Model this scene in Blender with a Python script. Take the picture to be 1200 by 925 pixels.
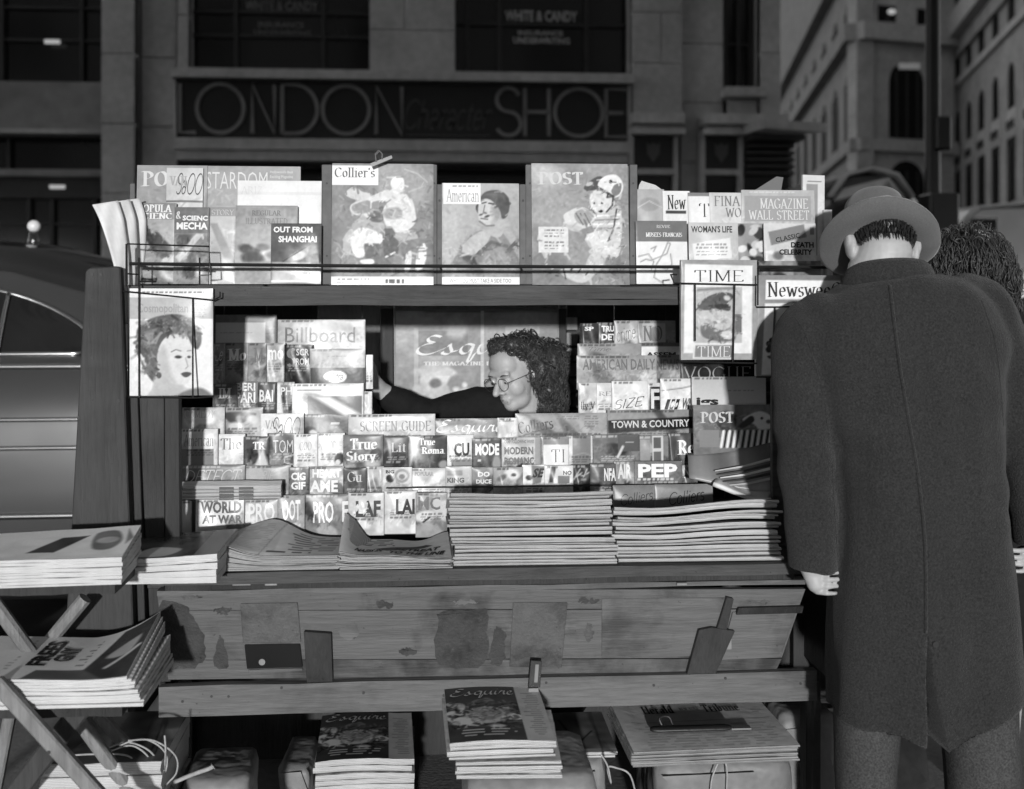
import bpy, bmesh, math, random
import numpy as np
from mathutils import Vector, Matrix, noise as mnoise

for o in list(bpy.data.objects): bpy.data.objects.remove(o)
R = math.radians
SC = bpy.context.scene
COL = SC.collection
random.seed(7)

# ------------------------------------------------------------------ camera
YAW = R(4.0); D0 = 2.65; FPX = 1300.0; CZ = 1.44; HY = 350.0
CAMX = -D0*math.tan(YAW); CAMY = -D0
cam = bpy.data.cameras.new('camera'); camo = bpy.data.objects.new('camera', cam); COL.objects.link(camo)
camo.location = (CAMX, CAMY, CZ); camo.rotation_euler = (R(90), 0, -YAW)
cam.sensor_width = 36.0; cam.lens = 36.0*FPX/1200.0
cam.shift_y = -(462.5-HY)/1200.0
cam.clip_start = 0.05; cam.clip_end = 900
cam.dof.use_dof = True; cam.dof.focus_distance = 2.85; cam.dof.aperture_fstop = 2.8
SC.camera = camo

# ------------------------------------------------------------------ sky, sun, exposure
SUN_EL, SUN_AZ = R(5.5), R(3.0)          # low sun behind the camera, a little to its left
w = bpy.data.worlds.new('World'); SC.world = w; w.use_nodes = True
nt = w.node_tree; nt.nodes.clear()
sky = nt.nodes.new('ShaderNodeTexSky'); sky.sky_type = 'NISHITA'; sky.sun_disc = False; sky.dust_density = 0.0; sky.air_density = 1.0
sky.sun_elevation = SUN_EL; sky.sun_rotation = math.pi + SUN_AZ
bw = nt.nodes.new('ShaderNodeRGBToBW'); bg = nt.nodes.new('ShaderNodeBackground'); wo = nt.nodes.new('ShaderNodeOutputWorld')
nt.links.new(sky.outputs[0], bw.inputs[0]); nt.links.new(bw.outputs[0], bg.inputs[0]); nt.links.new(bg.outputs[0], wo.inputs[0])
bg.inputs[1].default_value = 0.15
sl = bpy.data.lights.new('sun', 'SUN'); sl.energy = 2.0; sl.angle = R(2.0); sl.color = (1, 1, 1)
so = bpy.data.objects.new('sun', sl); COL.objects.link(so)
sd = Vector((math.sin(SUN_AZ)*math.cos(SUN_EL), math.cos(SUN_AZ)*math.cos(SUN_EL), -math.sin(SUN_EL)))
so.rotation_euler = sd.to_track_quat('-Z', 'Y').to_euler(); so.location = (-1, -12, 6)
SC.view_settings.view_transform = 'Standard'; SC.view_settings.look = 'None'
SC.view_settings.exposure = 1.05; SC.view_settings.gamma = 1.0; SC.view_settings.use_curve_mapping = False
SC.render.engine = 'CYCLES'
SC.cycles.max_bounces = 6; SC.cycles.diffuse_bounces = 3; SC.cycles.glossy_bounces = 3; SC.cycles.transmission_bounces = 4
SC.cycles.caustics_reflective = False; SC.cycles.caustics_refractive = False

# ------------------------------------------------------------------ helpers
_c, _s = math.cos(YAW), math.sin(YAW)
def at(px, py, Y):
    """point of the plane y = Y seen at a place of the photograph"""
    u = (px-600.0)/FPX; v = (HY-py)/FPX
    dx = u*_c + _s; dy = _c - u*_s
    t = (Y-CAMY)/dy
    return Vector((CAMX+t*dx, Y, CZ+t*v))
def zat(py, px, Y): return at(px, py, Y).z
def xat(px, Y): return at(px, 350, Y).x
def ppm(px, Y):
    return FPX/((Y-CAMY)*_c+(xat(px, Y)-CAMX)*_s)
def lin(v):
    v = max(0.0, v)/255.0
    return v/12.92 if v <= .04045 else ((v+.055)/1.055)**2.4

MATS = {}
def M(name, val=.5, rough=.6, spec=.4, metal=0.0, noise=None, noise2=None, bump=None, stretch=(1, 1, 1), coat=0.0, attr=None, lines=None, sheen=0.0, emit=0.0):
    """procedural grey material: value, tonal noise (scale, amount, detail), bump (scale, strength), fine lines (scale, amount)"""
    if name in MATS: return MATS[name]
    m = bpy.data.materials.new(name); m.use_nodes = True
    t = m.node_tree; t.nodes.clear(); L = t.links.new
    out = t.nodes.new('ShaderNodeOutputMaterial'); p = t.nodes.new('ShaderNodeBsdfPrincipled'); L(p.outputs[0], out.inputs[0])
    tc = t.nodes.new('ShaderNodeTexCoord'); mp = t.nodes.new('ShaderNodeMapping'); L(tc.outputs['Object'], mp.inputs[0])
    mp.inputs['Scale'].default_value = stretch
    def math_(op, a, b):
        n = t.nodes.new('ShaderNodeMath'); n.operation = op
        for i, q in enumerate((a, b)):
            if hasattr(q, 'default_value'): L(q, n.inputs[i])
            else: n.inputs[i].default_value = q
        return n.outputs[0]
    if attr:
        a = t.nodes.new('ShaderNodeAttribute'); a.attribute_name = attr; cur = a.outputs['Fac']
    else:
        v = t.nodes.new('ShaderNodeValue'); v.outputs[0].default_value = val; cur = v.outputs[0]
    for nz in (noise, noise2):
        if nz:
            n = t.nodes.new('ShaderNodeTexNoise'); n.inputs['Scale'].default_value = nz[0]
            n.inputs['Detail'].default_value = nz[2] if len(nz) > 2 else 4; L(mp.outputs[0], n.inputs['Vector'])
            f = math_('MULTIPLY_ADD', n.outputs['Fac'], nz[1]*3.4); f.node.inputs[2].default_value = 1-nz[1]*1.7
            cur = math_('MULTIPLY', cur, f)
    if lines:
        wv = t.nodes.new('ShaderNodeTexWave'); wv.bands_direction = 'Z'; wv.inputs['Scale'].default_value = lines[0]
        wv.inputs['Distortion'].default_value = 2.5; wv.inputs['Detail'].default_value = 2; wv.inputs['Detail Scale'].default_value = .4
        L(tc.outputs['Object'], wv.inputs['Vector'])
        f = math_('MULTIPLY_ADD', wv.outputs['Fac'], lines[1]); f.node.inputs[2].default_value = 1-lines[1]
        cur = math_('MULTIPLY', cur, f)
    cur = math_('MAXIMUM', cur, 0.004)
    cc = t.nodes.new('ShaderNodeCombineColor')
    for i in range(3): L(cur, cc.inputs[i])
    L(cc.outputs[0], p.inputs['Base Color'])
    p.inputs['Roughness'].default_value = rough; p.inputs['Metallic'].default_value = metal
    p.inputs['Specular IOR Level'].default_value = spec; p.inputs['Coat Weight'].default_value = coat
    p.inputs['Coat Roughness'].default_value = .08
    if sheen: p.inputs['Sheen Weight'].default_value = sheen; p.inputs['Sheen Roughness'].default_value = .5
    if emit: p.inputs['Emission Color'].default_value = (1, 1, 1, 1); p.inputs['Emission Strength'].default_value = emit
    if bump:
        n = t.nodes.new('ShaderNodeTexNoise'); n.inputs['Scale'].default_value = bump[0]; n.inputs['Detail'].default_value = 3
        L(mp.outputs[0], n.inputs['Vector']); b = t.nodes.new('ShaderNodeBump'); b.inputs['Strength'].default_value = bump[1]
        b.inputs['Distance'].default_value = bump[2] if len(bump) > 2 else .004
        L(n.outputs['Fac'], b.inputs['Height']); L(b.outputs[0], p.inputs['Normal'])
        if coat: L(b.outputs[0], p.inputs['Coat Normal'])
    MATS[name] = m
    return m

def wood(name, val, along='X', grain=.7, stain=.5, scuff=.5, rough=.68, stain_scale=3.2):
    """weathered board: streaky grain along one axis, dark stains, pale scuffs, a pattern of its own for each board"""
    m = bpy.data.materials.new(name); m.use_nodes = True; t = m.node_tree; t.nodes.clear(); L = t.links.new
    N = lambda k: t.nodes.new('ShaderNode'+k)
    out = N('OutputMaterial'); p = N('BsdfPrincipled'); L(p.outputs[0], out.inputs[0])
    tc = N('TexCoord'); oi = N('ObjectInfo'); mul = N('Math'); mul.operation = 'MULTIPLY'; mul.inputs[1].default_value = 37.0; L(oi.outputs['Random'], mul.inputs[0])
    add = N('VectorMath'); add.operation = 'ADD'; L(tc.outputs['Object'], add.inputs[0]); L(mul.outputs[0], add.inputs[1])
    def noise(scale, detail, stretch, lo, hi, rgh=.55, dist=0.0):
        mp = N('Mapping'); mp.inputs['Scale'].default_value = stretch; L(add.outputs[0], mp.inputs[0])
        n = N('TexNoise'); n.inputs['Scale'].default_value = scale; n.inputs['Detail'].default_value = detail; n.inputs['Roughness'].default_value = rgh; n.inputs['Distortion'].default_value = dist
        L(mp.outputs[0], n.inputs['Vector']); r = N('MapRange'); r.inputs[1].default_value = lo; r.inputs[2].default_value = hi; L(n.outputs['Fac'], r.inputs[0]); return r.outputs[0]
    st = {'X': (.05, 1, 1), 'Z': (1, 1, .05), 'N': (1, 1, 1)}[along]; st2 = {'X': (.1, 1, 1), 'Z': (1, 1, .1), 'N': (1, 1, 1)}[along]
    a = noise(34, 5, st, .3, .7, .6, .4); b = noise(150, 3, st2, .3, .7); c = noise(stain_scale, 8, (1, 1, 1), .5, .66, .62, .3); d = noise(24, 6, st2 if along != 'N' else (1, 1, 1), .62, .7, .7); e = noise(90, 2, (1, 1, 1), .72, .76)
    def mx(op, x, y, z=None):
        n = N('Math'); n.operation = op
        for i, q in enumerate((x, y, z)):
            if q is None: continue
            if hasattr(q, 'node'): L(q, n.inputs[i])
            else: n.inputs[i].default_value = q
        return n.outputs[0]
    f = mx('MULTIPLY_ADD', a, grain*.7, 1-grain*.35); f = mx('MULTIPLY', f, mx('MULTIPLY_ADD', b, grain*.5, 1-grain*.25))
    f = mx('MULTIPLY', f, mx('MULTIPLY_ADD', c, -stain, 1.0)); f = mx('MULTIPLY', f, mx('MULTIPLY_ADD', d, scuff, 1.0)); f = mx('MULTIPLY', f, mx('MULTIPLY_ADD', e, -.6, 1.0)); f = mx('MULTIPLY', f, val)
    cc = N('CombineColor')
    for i in range(3): L(f, cc.inputs[i])
    L(cc.outputs[0], p.inputs['Base Color']); p.inputs['Roughness'].default_value = rough; p.inputs['Specular IOR Level'].default_value = .3
    bm_ = N('Bump'); bm_.inputs['Strength'].default_value = .55; bm_.inputs['Distance'].default_value = .004; L(mx('ADD', mx('MULTIPLY', a, .5), mx('MULTIPLY_ADD', b, .4, mx('MULTIPLY', d, .3))), bm_.inputs['Height']); L(bm_.outputs[0], p.inputs['Normal'])
    MATS[name] = m; return m

def tag(o, label=None, cat=None, group=None, kind=None):
    if label: o['label'] = label
    if cat: o['category'] = cat
    if group: o['group'] = group
    if kind: o['kind'] = kind
    return o
def empty(name, loc, label=None, cat=None, group=None):
    o = bpy.data.objects.new(name, None); COL.objects.link(o); o.location = loc; o.empty_display_size = .1
    return tag(o, label, cat, group)
def wloc(o):
    v = Vector((0, 0, 0))
    while o is not None: v += o.location; o = o.parent
    return v

class MB:
    """collects shapes in world coordinates; build() links them as one mesh object"""
    def __init__(s): s.v = []; s.f = []; s.c = []
    def add(s, vs, fs, col=None):
        b = len(s.v); s.v += [tuple(v) for v in vs]; s.f += [tuple(i+b for i in f) for f in fs]; s.c += [col]*len(vs)
        return s
    def box(s, x0, y0, z0, x1, y1, z1, col=None):
        v = [(x0, y0, z0), (x1, y0, z0), (x1, y1, z0), (x0, y1, z0), (x0, y0, z1), (x1, y0, z1), (x1, y1, z1), (x0, y1, z1)]
        return s.add(v, [(0, 3, 2, 1), (4, 5, 6, 7), (0, 1, 5, 4), (1, 2, 6, 5), (2, 3, 7, 6), (3, 0, 4, 7)], col)
    def prism(s, pts, d):
        """polygon of 3-D points extruded by the vector d"""
        n = len(pts); d = Vector(d); a = [Vector(p) for p in pts]; b = [p+d for p in a]
        return s.add(a+b, [tuple(range(n))[::-1], tuple(range(n, 2*n))]+[(i, (i+1) % n, n+(i+1) % n, n+i) for i in range(n)])
    def tube(s, pts, rad, n=8, cap=True):
        pts = [Vector(p) for p in pts]; k = len(pts)
        rads = rad if isinstance(rad, (list, tuple)) else [rad]*k
        vs = []; up = None
        for i, p in enumerate(pts):
            d = (pts[min(i+1, k-1)]-pts[max(i-1, 0)])
            d = d.normalized() if d.length > 1e-9 else Vector((0, 0, 1))
            if up is None: up = Vector((0, 0, 1)) if abs(d.z) < .9 else Vector((1, 0, 0))
            a = d.cross(up)
            if a.length < 1e-6: a = d.cross(Vector((1, .3, .2)))
            a.normalize(); up = a.cross(d).normalized()
            for j in range(n):
                t = 2*math.pi*j/n; vs.append(p+(a*math.cos(t)+up*math.sin(t))*rads[i])
        fs = [(i*n+j, i*n+(j+1) % n, (i+1)*n+(j+1) % n, (i+1)*n+j) for i in range(k-1) for j in range(n)]
        if cap: fs += [tuple(range(n))[::-1], tuple(range((k-1)*n, k*n))]
        return s.add(vs, fs)
    def ell(s, c, r, rot=None, nu=16, nv=10):
        c = Vector(c); vs = []; fs = []
        for i in range(nv+1):
            a = math.pi*i/nv
            for j in range(nu):
                b = 2*math.pi*j/nu
                q = Vector((r[0]*math.sin(a)*math.cos(b), r[1]*math.sin(a)*math.sin(b), r[2]*math.cos(a)))
                if rot is not None: q = rot @ q
                vs.append(c+q)
        for i in range(nv):
            for j in range(nu):
                fs.append((i*nu+j, (i+1)*nu+j, (i+1)*nu+(j+1) % nu, i*nu+(j+1) % nu))
        return s.add(vs, fs)
    def cap(s, a, b, ra, rb, n=12):
        """tapered capsule"""
        a = Vector(a); b = Vector(b); s.ell(a, (ra,)*3, None, n, 8); s.ell(b, (rb,)*3, None, n, 8)
        return s.tube([a, b], [ra, rb], n)
    def loft(s, rings, close=True, cap=True):
        n = len(rings[0]); vs = [p for r in rings for p in r]; k = len(rings)
        fs = [(i*n+j, i*n+(j+1) % n, (i+1)*n+(j+1) % n, (i+1)*n+j) for i in range(k-1) for j in range(n if close else n-1)]
        if cap: fs += [tuple(range(n))[::-1], tuple(range((k-1)*n, k*n))]
        return s.add(vs, fs)
    def mesh(s, name, off=Vector((0, 0, 0))):
        me = bpy.data.meshes.new(name)
        me.from_pydata([(v[0]-off[0], v[1]-off[1], v[2]-off[2]) for v in s.v], [], s.f)
        if any(c is not None for c in s.c):
            at_ = me.attributes.new('col', 'FLOAT', 'POINT'); at_.data.foreach_set('value', [(.5 if c is None else c) for c in s.c])
        me.update(); return me
    def build(s, name, mat, parent=None, loc=None, smooth=False, bevel=0, fixn=False):
        if loc is None: loc = wloc(parent) if parent is not None else Vector((0, 0, 0))
        me = s.mesh(name, Vector(loc))
        o = bpy.data.objects.new(name, me); COL.objects.link(o)
        if parent is not None: o.parent = parent; o.location = Vector(loc)-wloc(parent)
        else: o.location = loc
        me.materials.append(mat)
        if fixn:
            bm = bmesh.new(); bm.from_mesh(me); bmesh.ops.recalc_face_normals(bm, faces=bm.faces); bm.to_mesh(me); bm.free()
        if bevel:
            bm = bmesh.new(); bm.from_mesh(me)
            bmesh.ops.bevel(bm, geom=list(bm.edges), offset=bevel, segments=1, affect='EDGES', clamp_overlap=True); bm.to_mesh(me); bm.free()
        if smooth: me.polygons.foreach_set('use_smooth', [True]*len(me.polygons))
        return o

def evaluated_mesh(o, name):
    dg = bpy.context.evaluated_depsgraph_get(); dg.update()
    return bpy.data.meshes.new_from_object(o.evaluated_get(dg))
def fuse(mb, name, mat, parent=None, voxel=.006, smooth=6, loc=None, cut=None, displace=None):
    """one continuous skin round the union of the collected shapes"""
    o = mb.build(name, mat, parent, loc)
    r = o.modifiers.new('r', 'REMESH'); r.mode = 'VOXEL'; r.voxel_size = voxel; r.adaptivity = 0
    if smooth:
        q = o.modifiers.new('s', 'SMOOTH'); q.factor = .5; q.iterations = smooth
    if cut is not None:
        cu = cut.build('cutter', mat, parent, loc, fixn=True)
        b = o.modifiers.new('b', 'BOOLEAN'); b.operation = 'DIFFERENCE'; b.object = cu; b.solver = 'EXACT'
    me = evaluated_mesh(o, name); old = o.data; o.modifiers.clear(); o.data = me; bpy.data.meshes.remove(old)
    if cut is not None: bpy.data.objects.remove(cu)
    if not me.materials: me.materials.append(mat)
    if displace:
        n = len(me.vertices); co = np.empty(n*3); me.vertices.foreach_get('co', co); co = co.reshape(-1, 3)
        no = np.empty(n*3); me.vertices.foreach_get('normal', no); no = no.reshape(-1, 3)
        d = np.array([displace(Vector(c)) for c in co]); co += no*d[:, None]
        me.vertices.foreach_set('co', co.ravel()); me.update()
    me.name = name
    me.polygons.foreach_set('use_smooth', [True]*len(me.polygons))
    return o

def catmull(pts, n=6, closed=False):
    P = [Vector(p) for p in pts]; out = []
    k = len(P); rng = range(k if closed else k-1)
    for i in rng:
        if closed: p0, p1, p2, p3 = P[i-1], P[i], P[(i+1) % k], P[(i+2) % k]
        else: p0, p1, p2, p3 = P[max(i-1, 0)], P[i], P[i+1], P[min(i+2, k-1)]
        for j in range(n):
            t = j/n
            out.append(.5*((2*p1)+(p2-p0)*t+(2*p0-5*p1+4*p2-p3)*t*t+(3*p1-p0-3*p2+p3)*t**3))
    if not closed: out.append(P[-1])
    return out
# ------------------------------------------------------------------ lettering
def arc(cx, cy, rx, ry, a0, a1, n=10):
    return [(cx+rx*math.cos(R(a0+(a1-a0)*i/n)), cy+ry*math.sin(R(a0+(a1-a0)*i/n))) for i in range(n+1)]
V = lambda x, a=0, b=1: [(x, a), (x, b)]
H = lambda y, a, b: [(a, y), (b, y)]
X = .66
GL = {  # width, strokes, serif places
 'A': (.82, [[(.05, 0), (.41, 1)], [(.41, 1), (.77, 0)], H(.34, .17, .65)], [(.05, 0), (.77, 0)]),
 'B': (.72, [V(.14), arc(.14, .75, .42, .25, -90, 90), arc(.14, .25, .5, .25, -90, 90)], [(.14, 0), (.14, 1)]),
 'C': (.8, [arc(.44, .5, .4, .5, 40, 320, 16)], []),
 'D': (.82, [V(.14), arc(.14, .5, .6, .5, -90, 90, 14)], [(.14, 0), (.14, 1)]),
 'E': (.7, [V(.14), H(1, .14, .62), H(.52, .14, .52), H(0, .14, .66), V(.62, .86, 1), V(.66, 0, .15)], [(.14, 0), (.14, 1)]),
 'F': (.66, [V(.14), H(1, .14, .62), H(.52, .14, .52), V(.62, .86, 1)], [(.14, 0), (.14, 1)]),
 'G': (.84, [arc(.44, .5, .4, .5, 40, 330, 16), V(.76, .08, .42)], [(.76, .42)]),
 'H': (.84, [V(.14), V(.7), H(.5, .14, .7)], [(.14, 0), (.14, 1), (.7, 0), (.7, 1)]),
 'I': (.34, [V(.17)], [(.17, 0), (.17, 1)]),
 'K': (.8, [V(.14), [(.16, .4), (.68, 1)], [(.3, .55), (.72, 0)]], [(.14, 0), (.14, 1), (.68, 1), (.72, 0)]),
 'L': (.66, [V(.14), H(0, .14, .62), V(.62, 0, .18)], [(.14, 0), (.14, 1)]),
 'M': (1.0, [V(.12), [(.12, 1), (.5, .05)], [(.5, .05), (.86, 1)], V(.88)], [(.12, 0), (.12, 1), (.88, 0), (.88, 1)]),
 'N': (.86, [V(.14), [(.14, 1), (.72, 0)], V(.72)], [(.14, 0), (.14, 1), (.72, 1)]),
 'O': (.88, [arc(.44, .5, .38, .5, 0, 360, 22)], []),
 'P': (.7, [V(.14), arc(.14, .74, .48, .26, -90, 90)], [(.14, 0), (.14, 1)]),
 'R': (.78, [V(.14), arc(.14, .74, .46, .26, -90, 90), [(.36, .48), (.72, 0)]], [(.14, 0), (.14, 1), (.72, 0)]),
 'S': (.66, [arc(.33, .75, .25, .25, 30, 270, 12)+arc(.33, .25, .27, .25, 90, -150, 12)], []),
 'T': (.74, [V(.37), H(1, .04, .7), V(.05, .82, 1), V(.69, .82, 1)], [(.37, 0)]),
 'U': (.82, [V(.14, .3, 1), arc(.41, .3, .27, .3, 180, 360), V(.68, .3, 1)], [(.14, 1), (.68, 1)]),
 'V': (.8, [[(.05, 1), (.4, 0)], [(.4, 0), (.75, 1)]], [(.05, 1), (.75, 1)]),
 'W': (1.1, [[(.05, 1), (.3, 0)], [(.3, 0), (.55, .9)], [(.55, .9), (.8, 0)], [(.8, 0), (1.05, 1)]], [(.05, 1), (1.05, 1)]),
 'Y': (.78, [[(.05, 1), (.39, .48)], [(.39, .48), (.73, 1)], V(.39, 0, .48)], [(.39, 0), (.05, 1), (.73, 1)]),
 'Z': (.7, [H(1, .08, .62), [(.62, 1), (.06, 0)], H(0, .06, .66)], []),
 'a': (.56, [arc(.26, .46, .18, .2, 160, 0, 8)+[(.44, .05)], arc(.26, .18, .19, .18, 0, 360, 12)], [(.5, 0)]),
 'b': (.6, [V(.12), arc(.3, .33, .2, .33, 0, 360, 14)], [(.1, 1)]),
 'c': (.52, [arc(.28, .33, .23, .33, 45, 320, 12)], []),
 'd': (.6, [V(.5), arc(.28, .33, .2, .33, 0, 360, 14)], [(.46, 1), (.54, 0)]),
 'e': (.56, [H(.36, .06, .48), arc(.28, .33, .22, .33, 5, 320, 14)], []),
 'h': (.64, [V(.12), arc(.32, .42, .2, .24, 180, 0), V(.52, 0, .42)], [(.12, 0), (.1, 1), (.52, 0)]),
 'i': (.28, [V(.14, 0, X), [(.12, .86), (.16, .92)]], [(.14, 0), (.1, X)]),
 'l': (.28, [V(.14)], [(.14, 0), (.1, 1)]),
 'm': (.96, [V(.12, 0, X), arc(.3, .42, .18, .24, 180, 0), V(.48, 0, .42), arc(.66, .42, .18, .24, 180, 0), V(.84, 0, .42)], [(.12, 0), (.08, X), (.48, 0), (.84, 0)]),
 'n': (.64, [V(.12, 0, X), arc(.32, .42, .2, .24, 180, 0), V(.52, 0, .42)], [(.12, 0), (.08, X), (.52, 0)]),
 'o': (.58, [arc(.29, .33, .23, .33, 0, 360, 16)], []),
 'r': (.44, [V(.12, 0, X), arc(.3, .42, .18, .24, 180, 40)], [(.12, 0), (.08, X)]),
 's': (.46, [arc(.23, .49, .17, .17, 30, 270, 8)+arc(.23, .17, .18, .17, 90, -150, 8)], []),
 't': (.4, [V(.18, .1, .88), H(X, .02, .36), arc(.3, .12, .12, .12, 180, 300, 5)], []),
 'u': (.64, [V(.12, .22, X), arc(.32, .22, .2, .22, 180, 360), V(.52, 0, X)], [(.08, X), (.48, X), (.56, 0)]),
 'w': (.84, [[(.05, X), (.24, 0)], [(.24, 0), (.42, .6)], [(.42, .6), (.6, 0)], [(.6, 0), (.8, X)]], [(.05, X), (.8, X)]),
 'y': (.6, [[(.05, X), (.3, 0)], [(.55, X), (.22, -.28)]], [(.05, X), (.55, X)]),
 'g': (.58, [arc(.27, .4, .2, .25, 0, 360, 12), arc(.27, -.08, .23, .17, 0, 360, 12), [(.1, .2), (.14, .06)]], []),
 "'": (.2, [V(.1, .78, 1)], []), ' ': (.4, [], []), '.': (.24, [[(.1, .03), (.14, .08)]], []), '&': (.8, [arc(.36, .74, .18, .24, 0, 360, 10), arc(.36, .26, .3, .28, 70, 330, 10), [(.25, .6), (.75, 0)]], []),
}
ESQ = [  # the flowing script word, one pen stroke after another
 [(.8, 1.0), (.55, 1.08), (.35, .95), (.4, .76), (.62, .66), (.4, .62), (.12, .42), (.1, .15), (.34, .0), (.66, .08), (.95, .3)],
 [(.95, .28), (1.12, .42), (1.2, .6), (1.24, .4), (1.32, .18), (1.22, .02), (1.02, .06), (1.0, .16)], [(1.3, .14), (1.5, .22), (1.62, .34)],
 [(2.05, .52), (1.85, .6), (1.66, .44), (1.64, .18), (1.78, .04), (1.95, .16), (2.05, .52), (2.02, .0), (1.98, -.35), (2.06, -.42), (2.12, -.2), (2.18, .06), (2.3, .2)],
 [(2.3, .58), (2.26, .26), (2.34, .06), (2.5, .1), (2.64, .36), (2.68, .58), (2.66, .2), (2.74, .04), (2.9, .16)],
 [(2.98, .56), (2.94, .2), (3.02, .04), (3.18, .2), (3.28, .5)], [(3.02, .84), (3.06, .86)],
 [(3.28, .5), (3.3, .62), (3.38, .54), (3.52, .56), (3.5, .3), (3.56, .06), (3.7, .12)],
 [(3.7, .12), (3.9, .3), (3.98, .5), (3.88, .6), (3.76, .44), (3.76, .16), (3.9, .02), (4.14, .14)]]
NEON = {'L': [[(0, 1), (0, 0), (.5, 0)]], 'O': [arc(.5, .5, .5, .5, 0, 360, 28)], 'N': [[(0, 0), (0, 1), (.62, 0), (.62, 1)]],
 'D': [[(0, 0), (0, 1), (.3, 1)]+arc(.3, .5, .5, .5, 90, -90, 14)+[(0, 0)]], 'S': [arc(.3, .75, .28, .25, 25, 270, 12)+arc(.3, .25, .3, .25, 90, -155, 12)],
 'H': [V(0), V(.58), H(.5, 0, .58)], 'E': [[(.5, 1), (0, 1), (0, 0), (.5, 0)], H(.5, 0, .42)]}
_TX = {}
def ribbon(strokes, nx, ny):
    vs = []; fs = []
    for k, st in enumerate(strokes):
        b = len(vs); z = k*.00006
        for (x, y) in st: vs += [(x-nx, y-ny, z), (x+nx, y+ny, z)]
        fs += [(b+2*i, b+2*i+1, b+2*i+3, b+2*i+2) for i in range(len(st)-1)]
    return vs, fs
def pen(strokes, wd):
    """round-ish pen of even width"""
    vs = []; fs = []
    for k, st in enumerate(strokes):
        b = len(vs); z = k*.00006; n = len(st)
        for i in range(n):
            a = st[max(i-1, 0)]; c = st[min(i+1, n-1)]; dx, dy = c[0]-a[0], c[1]-a[1]; l = math.hypot(dx, dy) or 1
            vs += [(st[i][0]-dy/l*wd, st[i][1]+dx/l*wd, z), (st[i][0]+dy/l*wd, st[i][1]-dx/l*wd, z)]
        fs += [(b+2*i, b+2*i+1, b+2*i+3, b+2*i+2) for i in range(n-1)]
    return vs, fs
def text_geo(s, font):
    key = (s, font)
    if key in _TX: return _TX[key]
    if font in ('serif', 'fat', 'light'):
        nx, ny = {'serif': (.075, .028), 'fat': (.12, .035), 'light': (.045, .02)}[font]
        x = 0; st = []; sf = []
        for ch in s:
            w_, ss, se = GL.get(ch, GL['O'])
            st += [[(x+a, b) for a, b in q] for q in ss]
            sf += [[(x+a-nx*2.0, b), (x+a+nx*2.0, b)] for a, b in se]; x += w_+.07+nx*.6
        vs, fs = ribbon(st+sf, nx, ny)
    elif font == 'esq':
        st = [[(p.x, p.y) for p in catmull([(a+b*.18, b, 0) for a, b in q], 5)] for q in ESQ]
        vs, fs = ribbon(st, .055, .05)
    elif font == 'neon':
        x = 0; st = []
        for ch in s: st += [[(x+a, b) for a, b in q] for q in NEON[ch]]; x += max(a for q in NEON[ch] for a, b in q)+.16
        vs, fs = pen(st, .035)
    elif font == 'pen':
        x = 0; st = []
        for ch in s:
            w_, ss, se = GL.get(ch, GL['O']); st += [[(x+a+b*.35, b) for a, b in q] for q in ss]; x += w_
        vs, fs = pen(st, .035)
    else:
        cu = bpy.data.curves.new('t', 'FONT'); cu.body = s; cu.resolution_u = 2
        cu.offset = {'bold': .02, 'black': .04, 'sans': 0.0, 'thin': -.008}[font]
        o = bpy.data.objects.new('t', cu); COL.objects.link(o)
        me = evaluated_mesh(o, 't'); vs = [(v.co.x, v.co.y, 0) for v in me.vertices]; fs = [tuple(p.vertices) for p in me.polygons]
        bpy.data.objects.remove(o); bpy.data.curves.remove(cu); bpy.data.meshes.remove(me)
    a = np.array(vs, float); lo = a.min(0); hi = a.max(0); a[:, :2] = (a[:, :2]-lo[:2])/np.maximum(hi[:2]-lo[:2], 1e-6)
    _TX[key] = (a, fs); return _TX[key]

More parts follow.
